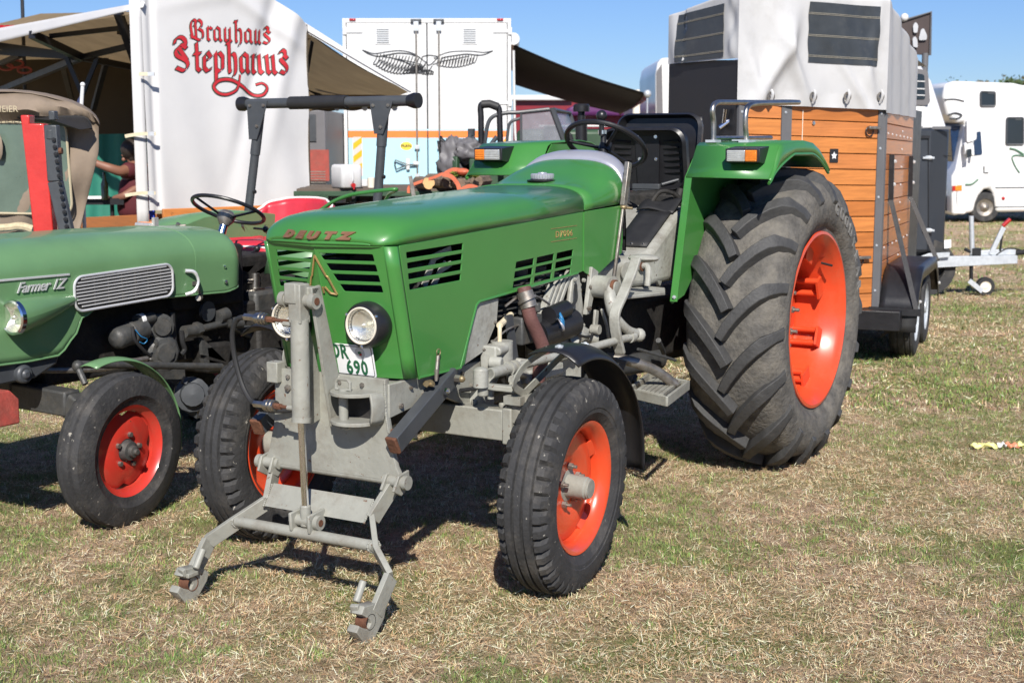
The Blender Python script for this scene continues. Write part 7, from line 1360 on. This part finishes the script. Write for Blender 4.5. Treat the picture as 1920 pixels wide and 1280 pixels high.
# ------------------------------------------------------------------ wooden horse trailer
dC0, dC1, dC2, dC3 = 10.25, 9.55, 10.15, 11.9
K = lambda u, v, d: atd(u, v, d)
def foot(u, d): return kf(d, (u - 960) / 2626 * d)
G0, G1, G2, G3 = foot(1262, dC0), foot(1386, dC1), foot(1652, dC2), foot(1706, dC3)
HT = thing('horse_trailer', 'orange planked wooden horse trailer with a grey tarpaulin top and black mudguards', 'trailer', tuple((G1 + G2) / 2), 0)
G4 = G3 + (G0 - G1) * 1.6; zF = K(1650, 574, dC2).z; zTP = 1.875
def wallpt(a, b_, s, z, off=0.): p = lerp(a, b_, s); d_ = (b_ - a).normalized(); n_ = Vector((d_.y, -d_.x, 0)); return Vector((p.x, p.y, 0)) + UP * z + n_ * off
# core
b = MB(); poly = [G0 + (G1 - G0).normalized() * .02, G1, G2, G3, G3 + (G3 - G2) * .6, G0 + (G3 - G2) * 1.4]; cen = sum(poly, Vector()) / 6
b.prism([lerp(p, cen, .03) + UP * zF for p in poly], UP * (zTP - zF + .02)); b.build('body_core', 'black_paint', HT)
rng_ = random.Random(4)
Ls = (G2 - G1).length; s_split = (1466 - 1386) / (1652 - 1386)
nb = 13; hb = (zTP - zF) / nb
def tilt(s): return -.028 * (s - .5)       # the parked trailer leans a little
for i in range(nb):
    z0 = zF + i * hb; 
    for sa, sb_ in ((.035, s_split - .035), (s_split + .035, .955)):
        if i > 14: continue
        b = MB(); j = rng_.uniform(-.0015, .0015); b.add([wallpt(G1, G2, s, z + tilt(s), o) for s, o in ((sa, .0), (sb_, .0)) for z in (z0 + .003, z0 + hb - .003)] + [wallpt(G1, G2, s, z + tilt(s), .022 + j) for s in (sa, sb_) for z in (z0 + .003, z0 + hb - .003)], [(0, 1, 3, 2), (4, 6, 7, 5), (0, 4, 5, 1), (2, 3, 7, 6), (1, 5, 7, 3), (0, 2, 6, 4)])
        b.build('plank', 'stained_wood_' + 'abcd'[rng_.randrange(4)], HT, bevel=.003)
    b = MB(); b.add([wallpt(G2, G3, s, z + tilt(1) - .02 * s, o) for s, o in ((.05, .0), (1, .0)) for z in (z0 + .003, z0 + hb - .003)] + [wallpt(G2, G3, s, z + tilt(1) - .02 * s, .022) for s in (.05, 1) for z in (z0 + .003, z0 + hb - .003)], [(0, 1, 3, 2), (4, 6, 7, 5), (0, 4, 5, 1), (2, 3, 7, 6), (1, 5, 7, 3), (0, 2, 6, 4)])
    b.build('plank', 'stained_wood_' + 'abcd'[rng_.randrange(4)], HT, bevel=.003)
# steel corner strips with rivets
def cstrip(a, c, sa, sb_, zlo, zhi, off=.027): b = MB(); b.add([wallpt(a, c, s, z + tilt(s if a is G1 else 1), o) for s in (sa, sb_) for z in (zlo, zhi) for o in (.0, off)], [(0, 1, 3, 2), (4, 6, 7, 5), (0, 4, 5, 1), (2, 3, 7, 6), (0, 2, 6, 4), (1, 5, 7, 3)]); return b.build('corner_strip', 'grey_frame', HT)
for a, c, sa, sb_ in ((G1, G2, .955, 1.012), (G2, G3, -.01, .05), (G1, G2, s_split - .034, s_split + .034), (G1, G2, -.02, .034)):
    st_o = cstrip(a, c, sa, sb_, zF, zTP + .06)
    if a is G1:
        for z in (zF + .12, zF + .45, zF + .8, zF + 1.15, zTP - .06): p = wallpt(a, c, (sa + sb_) / 2 - .01, z, .029); bolt(st_o, p, wallpt(a, c, 0, 0, 1) - wallpt(a, c, 0, 0, 0), .010, .003, 'galvanised_steel', name='rivet')
dn = lambda a, c: (wallpt(a, c, 0, 0, 1) - wallpt(a, c, 0, 0, 0))
for u, z_ in [(i / 6, 0) for i in range(7)]: bolt(HT, wallpt(G2, G3, .1 + .8 * u, zTP - .20 - .03 * u, .024), dn(G2, G3), .009, .004, 'bright_trim', name='rivet'); bolt(HT, wallpt(G2, G3, .1 + .8 * u, zF + .42 + .0 * u, .024), dn(G2, G3), .009, .004, 'bright_trim', name='rivet')
for k in range(8): bolt(HT, wallpt(G2, G3, .58, zF + .3 + .14 * k, .024), dn(G2, G3), .009, .004, 'bright_trim', name='rivet')
# black ramp face on the left flank
b = MB(); b.add([wallpt(G0, G1, s, z, o) for s in (-.03, 1.0) for z in (zF + .1, 2.20 if s < .5 else 2.16) for o in (.0, .03)], [(0, 1, 3, 2), (4, 6, 7, 5), (0, 4, 5, 1), (2, 3, 7, 6), (0, 2, 6, 4), (1, 5, 7, 3)]); b.build('ramp_door', 'black_paint', HT)
b = MB(); p = wallpt(G0, G1, .86, K(1372, 232, dC1).z, .05); b.cyl(p, p + Vector((.02, -.02, .10)), .016); b.cyl(p - UP * .03 - RT * .03, p + RT * .04 + UP * .02, .02); b.build('latch', 'chrome', HT)
# tarpaulin hood with creases
roofz = lambda s: 2.63 + .05 * math.sin(math.pi * s)
tpoly = []
for i in range(4):      # mitred corner points of the hood, a little outside the body
    g = (G0, G1, G2, G3)[i]; tpoly.append(g + (g - cen).normalized() * Vector((1, 1, 0)).length * .045)
def tpt(a, c, s, z, off=0.):
    k = 0 if a is G0 else (1 if a is G1 else 2); p = lerp(tpoly[k], tpoly[k + 1], s); d_ = (tpoly[k + 1] - tpoly[k]).normalized(); n_ = Vector((d_.y, -d_.x, 0)); return Vector((p.x, p.y, 0)) + UP * z + n_ * off
def tarp(a, c, zlo, zh0, zh1, crease, off):
    def fn(u, w):
        zl = zlo + tilt(u if a is G1 else (0 if a is G0 else 1)) * (0 if a is G0 else 1); z = zl + (zh0 + (zh1 - zh0) * u - zl) * w
        e_ = min(1, min(u, 1 - u) * 9); o = crease(u, w) * e_; inn_ = max(0, w - .90) / .10; p = tpt(a, c, u, z - .01 * inn_ ** 2, o); q = Vector((cen.x, cen.y, p.z)); return lerp(p, q, .09 * inn_ ** 2.2)
    b = MB(); b.grid(fn, 70, 60); return b
def cr1(u, w):
    r = 0
    for x0, w0, sx_, dr, am in ((.22, .30, .05, .9, .03), (.36, .30, .045, -.9, .03), (.10, .25, .04, -.6, .02), (.30, .55, .07, .5, .022), (.25, .75, .09, -.4, .015), (.85, .3, .05, -.7, .02), (.9, .6, .04, .4, .015), (.8, .12, .03, -1.4, .014)):
        d_ = (u - x0) - dr * (w - w0) * .35; r += am * math.exp(-(d_ / sx_) ** 2) * math.exp(-((w - w0) / .30) ** 2)
    return r * 1.75 + .008 * math.sin(u * 17 + w * 5) + (.012 * math.sin(u * 22) * max(0, .12 - w) / .12)
tp = tarp(G1, G2, zTP - .02, roofz(.2), roofz(.6), cr1, .045).build('tarpaulin_front', 'tarp_grey', HT, ang=85, fix=False)
tp2 = tarp(G0, G1, 2.17, 2.545, roofz(.2), lambda u, w: .02 * math.sin(u * 9 + w * 3) * (u < .25) + .02 * math.exp(-((u - .93) / .05) ** 2) * math.sin(w * 9), .0).build('tarpaulin_side', 'tarp_grey', HT, ang=85, fix=False)
tp3 = tarp(G2, G3, zTP - .04, roofz(.6), 2.36, lambda u, w: .012 * math.sin(u * 21 + w * 2) * (.6 + .4 * w), .045).build('tarpaulin_side', 'tarp_grey', HT, ang=85, fix=False)
b = MB(); rp = [lerp(tpt(G0, G1, 0, 2.533), Vector((cen.x, cen.y, 2.533)), .085), lerp(tpt(G0, G1, 1, roofz(.2) - .012), Vector((cen.x, cen.y, roofz(.2))), .085), lerp(tpt(G1, G2, 1, roofz(.6) - .012), Vector((cen.x, cen.y, roofz(.6))), .085), lerp(tpt(G2, G3, 1, 2.348), Vector((cen.x, cen.y, 2.348)), .085), G3 + (G3 - G2) * .6 + UP * 2.3, G0 + (G3 - G2) * 1.4 + UP * 2.4]; rc_ = sum(rp, Vector()) / 6 + UP * .12
b.add(rp + [rc_], [(i, (i + 1) % 6, 6) for i in range(6)]); b.build('tarpaulin_roof', 'tarp_grey', HT, ang=60)
# windows of dark mesh
crs = lambda u, w: .02 * math.sin(u * 9 + w * 3) * (u < .25) + .02 * math.exp(-((u - .93) / .05) ** 2) * math.sin(w * 9)
def win(a, c, u0, u1, za0, zb0, za1, zb1, off=.105):
    def pt(p, f, o):
        u = u0 + (u1 - u0) * p + .003 * math.sin(f * 14); z = (za0 + (za1 - za0) * p) * (1 - f) + (zb0 + (zb1 - zb0) * p) * f
        if a is G1: zl = zTP - .02 + tilt(u); zh = roofz(.2) + (roofz(.6) - roofz(.2)) * u; cc_ = cr1(u, (z - zl) / (zh - zl))
        else: zl = 2.17; zh = 2.545 + (roofz(.2) - 2.545) * u; cc_ = crs(u, (z - zl) / (zh - zl))
        w = (z - zl) / (zh - zl); inn_ = max(0, w - .90) / .10; q_ = tpt(a, c, u, z, cc_ * min(1, min(u, 1 - u) * 9) + o); return lerp(q_, Vector((cen.x, cen.y, q_.z)), .09 * inn_ ** 2.2)
    b = MB(); b.grid(lambda p, f: pt(p, f, .006), 24, 24); w_o = b.build('mesh_window', 'mesh_window', HT, ang=80, fix=False)
    for f in (.10, .44, .80):
        for e_ in (.0, .022): b = MB(); b.tube([pt(p / 16, f + e_, .007) for p in range(17)], .0022, 5); b.build('seam', 'stitching', w_o)
dd_ = lambda s: dC1 + (dC2 - dC1) * s
s0_, s1_ = (1508 - 1386) / 266., (1632 - 1386) / 266.
win(G1, G2, s0_ - .01, s1_ - .005, K(1508, 118, dd_(s0_)).z, K(1508, 5, dd_(s0_)).z, K(1632, 126, dd_(s1_)).z, K(1632, 15, dd_(s1_)).z, .085)
t0_, t1_ = (1279 - 1262) / 124., (1362 - 1262) / 124.
win(G0, G1, t0_, t1_, K(1279, 118, 10.15).z, K(1279, 30, 10.15).z, K(1362, 108, 9.68).z, K(1362, 8, 9.68).z, .075)
for u in (1427, 1504, 1568, 1632):
    s = (u - 1386) / 266.; p = wallpt(G1, G2, s, K(u, 182, dd_(s)).z, .075); t_ = dn(G1, G2); b = MB(); b.lathe([(0, .030), (.008, .034), (.01, .018), (.0, .014)], c=p, ax=t_, n=20, closed=True); ey = b.build('hood_fastener', 'dull_steel', HT)
    b = MB(); b.tube(smooth([p + UP * .045 + t_ * .01, p + UP * .02 + t_ * .025, p - UP * .01 + t_ * .02, p - UP * .045 + t_ * .0], 4), .010, 6); b.build('strap', 'tarp_grey', ey)
for u, v in ((1628, 240), (1617, 482)):
    s = (u - 1386) / 266.; p = wallpt(G1, G2, s, K(u, v, dd_(s)).z, .05); t_ = dn(G1, G2); e_ = (G2 - G1).normalized(); b = MB(); b.beam(p - e_ * .055, p + e_ * .055, .03, .022); hd = b.build('grab_handle', 'dull_steel', HT, bevel=.004)
    b = MB(); b.tube([p - t_ * .015 - e_ * .03 + (e_ * .035 * math.cos(a) + UP * (.035 * math.sin(a) - .025)) for a in [i * .4488 for i in range(15)]], .005, 6); b.build('ring', 'black_paint', hd)
s = (1556 - 1386) / 266.; p = wallpt(G1, G2, s, K(1556, 292, dd_(s)).z, .026); e_ = (G2 - G1).normalized(); t_ = dn(G1, G2)
stk = plate('sticker', [rrect(-.038, -.048, .038, .048, .004)], p, e_, UP, .002, 'emblem_black', HT, .0004); b = MB(); b.prism([p + t_ * .002 + e_ * (.028 * math.cos(R(90 + 72 * k // 1 + (36 if h__ else 0))) * (.5 if h__ else 1)) + UP * (.028 * math.sin(R(90 + 72 * k + (36 if h__ else 0))) * (.5 if h__ else 1)) for k in range(5) for h__ in (0, 1)], t_ * .0008); b.build('sticker_print', 'plate_white', stk)
b = MB(); b.beam(wallpt(G1, G2, (1495 - 1386) / 266., zTP - .04, .027), wallpt(G1, G2, (1495 - 1386) / 266., zTP - .27, .027), .004, .004, up=FH); b.build('chalk_mark', 'cream_white', HT)
bolt(HT, wallpt(G1, G2, (1515 - 1386) / 266., zTP - .13, .024), dn(G1, G2), .014, .01, 'chrome'); 
# underframe, mudguards, wheels, stays
b = MB(); b.beam(G1 + UP * (zF - .04), G2 + UP * (zF - .04) + (G2 - G1) * .02, .06, .08); b.beam(G2 + UP * (zF - .04), G3 + UP * (zF - .06), .06, .08); b.beam(G0 + UP * (zF - .04), G1 + UP * (zF - .04), .06, .08); cc = lerp(G1, G3, .5); b.box(cc + UP * .34, (1.2, 1.4, .14), (0, 0, 10)); b.build('underframe', 'black_paint', HT, bevel=.004)
sdn = dn(G2, G3); ax3 = (G3 - G2).normalized()
for k, (f, wlab) in enumerate(((.24, 0), (.62, 0))):
    c = wallpt(G2, G3, f, .30, .17); w = sub_empty('wheel', HT, c, (0, 0, math.atan2(sdn.y, sdn.x)))
    b = MB(); b.lathe(mirror_prof([(.0001, .30), (.02, .30), (.024, .292), (.03, .292), (.034, .30), (.055, .298), (.059, .290), (.065, .290), (.069, .296), (.085, .285), (.095, .25), (.09, .20), (.08, .185)]), n=48); b.build('tyre', 'tyre_rubber', w, False)
    b = MB(); b.lathe([(.085, .185), (.075, .188), (.06, .17), (.045, .10), (.055, .06), (.085, .05), (.09, .001)], n=36); b.build('rim', 'galvanised_steel', w, False)
def mg_(u, w):
    s = -.02 + .92 * u; q__ = abs(2 * u - 1); z = .64 + .05 - .30 * max(0, (q__ - .55) / .45) ** 2.0; return wallpt(G2, G3, s, z - .0 * w, .03 + .27 * w)
b = MB(); b.grid(mg_, 24, 6); mgd = b.build('mudguard', 'black_plastic', HT, ang=60, solid=.008)
b = MB(); b.grid(lambda u, w: mg_(u, 1) - UP * (.09 * w) , 24, 2); b.build('mudguard_lip', 'black_plastic', mgd, ang=60, solid=.006); b = MB(); b.grid(lambda u, w: wallpt(G2, G3, -.02, .40 - .18 * u * 0 - .16 * u, .03 + .27 * w), 3, 3); b.build('mud_flap', 'black_rubber', mgd, solid=.008)
b = MB(); b.beam(wallpt(G1, G2, .93, zF - .02, .03), wallpt(G2, G3, -.02, zF - .03, .33), .04, .05); b.beam(wallpt(G2, G3, .0, zF - .22, .05), wallpt(G2, G3, -.02, zF - .03, .30), .015, .02); b.build('mudguard_bracket', 'black_paint', HT)
for s0, s1, zt_ in ((.18, -.02, 1.52), (.88, .78, 1.50)):
    b = MB(); b.beam(wallpt(G2, G3, s0, zt_, .04), wallpt(G2, G3, s0, zt_ - .35, .045), .035, .035, up=sdn); b.beam(wallpt(G2, G3, s0, zt_ - .34, .045), wallpt(G2, G3, s1, zF - .02 + (.25 if s0 > .5 else 0), .30), .035, .035, up=sdn); sx__ = b.build('side_stay', 'black_paint', HT)
    for z in (zt_ - .05, zt_ - .22): bolt(sx__, wallpt(G2, G3, s0, z, .06), sdn, .014, .012, 'bright_trim')
    bolt(sx__, wallpt(G2, G3, s1, zF + .05, .32), sdn, .012, .01, 'bright_trim')

# ------------------------------------------------------------------ tall dark grey trailer with drawbar
dG = 14.7; N_ = lambda u, v, d=dG: atd(u, v, d)
GT = thing('grey_trailer', 'tall anthracite trailer with a white upper half and galvanised drawbar, right', 'trailer', tuple(kf(dG + .8, 3.4)), YAW)
xN = lambda u: (u - 960) / 2626 * dG
def kp(x, y, z): return kf(dG + y, x) + UP * z
zs_ = N_(0, 240).z; zb_ = N_(0, 472).z
b = MB(); ft = [(xN(1786), 0), (xN(1786) + .02, .9), (xN(1786) - .0, 1.9), (xN(1400), 1.9), (xN(1400), 0), (xN(1716), -.05)]
b.prism([kp(x, y, zb_) for x, y in [(xN(1400), 0), (xN(1742), -.06), (xN(1786), .12), (xN(1786), 1.8), (xN(1400), 1.9)]], UP * (zs_ - zb_)); b.build('lower_body', 'anthracite_panel', GT, bevel=.03)
lo = [(xN(1400), 0), (xN(1742), -.05), (xN(1780), .12), (xN(1780), 1.8), (xN(1400), 1.9)]; hi = [(xN(1400), .15), (xN(1700), .15), (xN(1736), .30), (xN(1736), 1.6), (xN(1400), 1.7)]; md_ = [(xN(1400), .08), (xN(1715), .05), (xN(1752), .2), (xN(1752), 1.7), (xN(1400), 1.8)]; tt_ = [(xN(1400), .35), (xN(1690), .4), (xN(1718), .5), (xN(1718), 1.4), (xN(1400), 1.5)]
rows = [[kp(x, y, zs_ + .004) for x, y in lo], [kp(x, y, N_(0, 150).z) for x, y in md_], [kp(x, y, N_(0, 120).z) for x, y in hi], [kp(x, y, N_(0, 100).z) for x, y in tt_], [kp(x * .0 + xN(1560), 1, N_(0, 98).z) for x, y in tt_]]
b = MB(); b.add(sum(rows, []), [(i * 5 + j, i * 5 + (j + 1) % 5, (i + 1) * 5 + (j + 1) % 5, (i + 1) * 5 + j) for i in range(4) for j in range(5)]); b.build('upper_body', 'white_lacquer', GT, ang=40, bevel=.02)
b = MB(); b.prism([N_(u, v, dG - .02) for u, v in rpoly([(1700, 126), (1740, 132), (1744, 192), (1738, 198), (1700, 196)], 6)], FH * .02); wn = b.build('window_frame', 'container_grey', GT); b = MB(); b.prism([N_(u, v, dG - .03) for u, v in rpoly([(1704, 136), (1733, 140), (1735, 186), (1704, 186)], 4)], FH * .02); b.build('window_pane', 'dark_glass', wn)
for v in (152, 166, 178): b = MB(); b.beam(N_(1704, v, dG - .04), N_(1734, v + 1, dG - .04), .01, .012); b.build('window_bar', 'tarp_grey', wn)
b = MB(); b.beam(N_(1700, 240, dG - .05), N_(1782, 240, dG - .0), .03, .03); b.build('waist_rail', 'grey_frame', GT); b = MB(); b.beam(N_(1741, 258, dG - .07), N_(1741, 468, dG - .07), .006, .012, up=FH); b.beam(N_(1700, 287, dG - .06), N_(1785, 293, dG + .10), .004, .008); b.beam(N_(1710, 257, dG - .07), N_(1743, 257, dG - .07), .02, .03); b.build('door_seam', 'black_paint', GT)
for v in (296, 432): b = MB(); b.ball(N_(1741, v, dG - .07), .045, (1, .3, .55)); b.box(N_(1741, v, dG - .08), (.12, .02, .02), (0, 0, 30.8)); b.build('hinge', 'galvanised_steel', GT)
b = MB(); b.prism([N_(1770, 450, dG - .01), N_(1783, 449, dG + .03), N_(1783, 464, dG + .03), N_(1770, 466, dG - .01)], -FH * .01); b.build('reflector', 'plate_white', GT)
for x in (.2, 1.4): 
    for y in (.1, 1.7): b = MB(); b.lathe([(-.09, .18), (-.09, .3), (.09, .3), (.09, .18), (.02, .18), (.02, .001)], c=kp(xN(1500) + x, y, .3), ax=-FH, n=24); b.build('tyre', 'tyre_rubber', GT)
b = MB(); b.beam(N_(1700, 491), N_(1735, 491), .07, .12); b.prism([N_(1731, 492, dG - .05), N_(1765, 481, dG - .05), N_(1908, 479, dG - .05), N_(1908, 494, dG - .05), N_(1735, 503, dG - .05)], FH * .07); b.prism([N_(1706, 488, dG - .1), N_(1742, 475, dG - .1), N_(1781, 473, dG - .1), N_(1781, 482, dG - .1), N_(1730, 487, dG - .1), N_(1700, 494, dG - .1)], FH * .02); db = b.build('drawbar', 'galvanised_steel', GT, bevel=.004)
b = MB(); b.prism([N_(1838, 470), N_(1905, 466), N_(1905, 478), N_(1836, 479)], FH * .06); b.build('brake_housing', 'galvanised_steel', db, bevel=.006); b = MB(); b.tube([N_(1905 + 3 * i, 474 - i * .3) for i in range(9)], [.032 if i % 2 else .024 for i in range(9)], 12); b.build('rubber_gaiter', 'black_rubber', db); b = MB(); b.cyl(N_(1925, 472), N_(1990, 470), .03); b.build('coupling', 'dull_steel', db)
b = MB(); b.beam(N_(1857, 477), N_(1882, 426), .05, .03, up=FH); hb_ = b.build('handbrake', 'galvanised_steel', db, bevel=.004); b = MB(); b.cyl(N_(1880, 424), N_(1894, 411), .022, n=10); b.build('brake_grip', 'lamp_red', hb_); b = MB(); b.cyl(N_(1875, 470), N_(1880, 432), .012); b.build('gas_strut', 'black_paint', hb_)
b = MB(); b.tube(smooth([N_(1868, 478), N_(1885, 467), N_(1900, 466), N_(1915, 469)], 5), .007, 6); b.build('cable', 'black_rubber', db); b = MB(); b.tube(smooth([N_(1820, 474), N_(1826, 484), N_(1824, 494), N_(1818, 480)], 5), .008, 6); b.build('cable', 'black_rubber', db)
JK = N_(1821, 470); b = MB(); b.cyl(N_(1821, 405), N_(1823, 478), .026, n=16); jk = b.build('jockey_tube', 'galvanised_steel', db); b = MB(); b.cyl(N_(1821, 478), N_(1821, 528), .020, n=12); b.box(N_(1829, 473), (.09, .09, .09), (0, 0, 30.8)); b.cyl(N_(1809, 467), N_(1824, 474), .018); b.build('jockey_clamp', 'black_paint', jk)
b = MB(); b.beam(N_(1817, 526, dG - .06), N_(1842, 546, dG - .06), .012, .05); b.beam(N_(1817, 526, dG + .06), N_(1842, 546, dG + .06), .012, .05); b.build('jockey_fork', 'galvanised_steel', jk)
jc = N_(1846, 545); jc.z = .10; b = MB(); b.lathe([(-.035, .06), (-.035, .092), (-.02, .10), (.02, .10), (.035, .092), (.035, .06)], c=jc, ax=-FH, n=28, closed=True); b.build('jockey_wheel', 'black_rubber', jk); b = MB(); b.lathe([(-.03, .062), (-.02, .04), (-.03, .02), (-.03, .001), (.03, .001), (.03, .02), (.02, .04), (.03, .062)], c=jc, ax=FH, n=24); b.build('wheel_disc', 'cream_white', jk)

# ------------------------------------------------------------------ motorhome
dM = 28.5; MH = thing('motorhome', 'white motorhome with a bulging cab roof and green swooshes, far right', 'motorhome', tuple(kf(dM, (1900 - 960) / 2626 * dM)), YAW)
m_ = lambda u, v, d=dM: atd(u, v, d)
side = [(1786, 372), (1786, 405), (1800, 402), (1826, 398), (1830, 380), (1836, 366), (1846, 355), (1856, 353), (1862, 362), (1866, 398), (2150, 392), (2150, 175), (2120, 162), (1918, 160), (1900, 156), (1790, 152), (1772, 158), (1768, 180), (1775, 215), (1795, 232), (1808, 228), (1812, 262), (1810, 300), (1795, 318), (1787, 340)]
b = MB(); b.prism([m_(u, v) for u, v in side], FH * 2.1 - RT * .0); b.build('body', 'motorhome_white', MH, bevel=.06)
b = MB(); b.prism([m_(u, v, dM - .0) for u, v in [(1785, 402), (1785, 330), (1792, 318), (1803, 262), (1809, 232), (1812, 262), (1812, 402)]], FH * 2.0); b.build('cab_front', 'motorhome_white', MH, bevel=.04)
b = MB(); b.prism([m_(u, v, dM + .25) for u, v in [(1782, 235), (1803, 236), (1807, 300), (1786, 303)]], FH * 1.6); b.build('windscreen', 'blue_glass', MH, bevel=.02)
for nm, pts, mm in (('side_window', [(1826, 262), (1829, 248), (1839, 246), (1842, 290), (1824, 292)], 'blue_glass'), ('bunk_window', [(1839, 172), (1866, 173), (1866, 199), (1839, 199)], 'dark_glass'), ('living_window', [(1888, 221), (1919, 221), (1919, 271), (1887, 271)], 'dark_glass')):
    P_ = rpoly(pts, 3); b = MB(); b.prism([m_(u, v, dM - .02) for u, v in P_], FH * .03); wf = b.build(nm, mm, MH)
    if nm != 'side_window': b = MB(); q_ = [m_(u, v, dM - .025) for u, v in P_]; b.tube(q_ + [q_[0]], .018, 6, False); b.beam(m_((pts[0][0] + pts[1][0]) / 2, pts[0][1] + 3, dM - .03), m_((pts[0][0] + pts[1][0]) / 2 + 12, pts[0][1] + 3, dM - .03), .01, .03); b.build('window_rim', 'charcoal_paint', wf)
b = MB(); b.grid(lambda u, w: m_(1789 + 34 * u, 205 + 22 * math.sin(u * 1.6) + 22 * w * u * 0, dM - .01 + .3 * w), 8, 2); b.build('alcove_floor', 'tarp_grey', MH) if False else None
b = MB(); b.tube(smooth([m_(1893, 278, dM - .02), m_(1905, 281, dM - .02), m_(1920, 290, dM - .02)], 6), .02, 5); b.build('swoosh_decal', 'decal_green', MH); b = MB(); b.tube(smooth([m_(1925, 293, dM - .02), m_(1905, 291, dM - .02), m_(1898, 296, dM - .02), m_(1904, 312, dM - .02), m_(1912, 324, dM - .02)], 6), .015, 5); b.build('swoosh_decal', 'decal_green', MH); b = MB(); b.tube(smooth([m_(1810, 346, dM - .02), m_(1822, 345, dM - .02), m_(1834, 336, dM - .02)], 6), .02, 5); b.build('swoosh_decal', 'decal_green', MH)
b = MB(); b.tube(smooth([m_(1777, 216, dM - .02), m_(1790, 212, dM - .02), m_(1803, 216, dM - .02), m_(1796, 222, dM - .02), m_(1780, 223, dM - .02)], 6), .018, 5); b.tube(smooth([m_(1768, 187, dM - .02), m_(1790, 186, dM - .02), m_(1808, 190, dM - .02)], 6), .012, 5); b.build('bunk_decal', 'charcoal_paint', MH)
b = MB(); b.prism([m_(u, v, dM - .25) for u, v in rpoly([(1813, 226), (1831, 220), (1831, 262), (1813, 268)], 4)], FH * .12); b.prism([m_(u, v, dM - .2) for u, v in rpoly([(1808, 268), (1824, 264), (1824, 280), (1810, 292)], 4)], FH * .12); b.cyl(m_(1822, 262), m_(1824, 292, dM - .2), .03); mr_ = b.build('mirror', 'motorhome_white', MH, bevel=.03); b = MB(); b.prism([m_(u, v, dM - .27) for u, v in rpoly([(1813, 280), (1822, 279), (1822, 294), (1813, 296)], 2)], FH * .05); b.build('mirror_glass', 'dark_glass', mr_)
b = MB(); b.prism([m_(u, v, dM - .02) for u, v in ((1791, 348), (1804, 347), (1804, 358), (1791, 358))], FH * .05); b.build('indicator_lamp', 'amber_plastic', MH, bevel=.01); b = MB(); b.prism([m_(u, v, dM - .015) for u, v in ((1786, 349), (1791, 348), (1791, 358), (1786, 358))], FH * .05); b.build('indicator_base', 'lamp_red', MH)
b = MB(); b.beam(m_(1866, 352, dM - .01), m_(2100, 350, dM - .01), .01, .02); b.beam(m_(1866, 388, dM - .01), m_(2100, 386, dM - .01), .01, .015); b.tube([m_(1845, 312, dM - .01), m_(1845, 324, dM - .01), m_(1853, 324, dM - .01)], .015, 5); b.build('panel_seam', 'charcoal_paint', MH)
b = MB(); b.ball(m_(1881, 372, dM), .04); b.build('filler_flap', 'lamp_red', MH)
for u, v in ((1844, 388), (2080, 386)):
    c = m_(u, v, dM + .12); c.z = .31; b = MB(); b.lathe([(-.1, .18), (-.1, .28), (-.06, .31), (.06, .31), (.1, .28), (.1, .18)], c=c, ax=-FH, n=30, closed=True); ty = b.build('tyre', 'tyre_rubber', MH); b = MB(); b.lathe([(.10, .18), (.08, .17), (.06, .1), (.10, .06), (.12, .001)], c=c, ax=-FH, n=24); b.build('hub_cap', 'dull_steel', ty)
b = MB(); b.box(kf(dM + 1.1, (1950 - 960) / 2626 * dM) + UP * .38, (3.6, 1.5, .3), (0, 0, 30.8)); b.build('underbody', 'black_paint', MH)
# sign board above the grey trailer
SG = thing('sign_board', 'dark brown sign board with pale pictures above the grey trailer', 'sign', tuple(kf(17.5, (1722 - 960) / 2626 * 17.5)), YAW); g_ = lambda u, v, d=17.5: atd(u, v, d)
b = MB(); b.prism([g_(1690, 40), g_(1746, 23), g_(1744, 104), g_(1690, 100)], FH * .05); sgb = b.build('board', 'sign_brown', SG); b = MB(); b.tube([g_(1690, 40, 17.48), g_(1746, 23, 17.48), g_(1744, 104, 17.48)], .015, 5); b.build('board_rim', 'grey_frame', sgb)
for pts in ([(1712, 48), (1717, 41), (1722, 48), (1720, 62), (1713, 62)], [(1723, 72), (1727, 56), (1732, 53), (1738, 66), (1738, 75), (1724, 76)], [(1711, 72), (1716, 68), (1720, 74), (1721, 90), (1712, 88)]): b = MB(); b.prism([g_(u, v, 17.46) for u, v in rpoly(pts, 3)], FH * .01); b.build('picture', 'sign_grey', sgb)
b = MB(); c = g_(1735, 100); b.cyl(Vector((c.x, c.y, 0)), c, .04); c = g_(1700, 100); b.cyl(Vector((c.x, c.y, 0)), c, .04); b.build('post', 'grey_frame', SG); b = MB(); b.ball(g_(1696, 33, 17.3), .05); b.build('lamp', 'white_lacquer', SG)
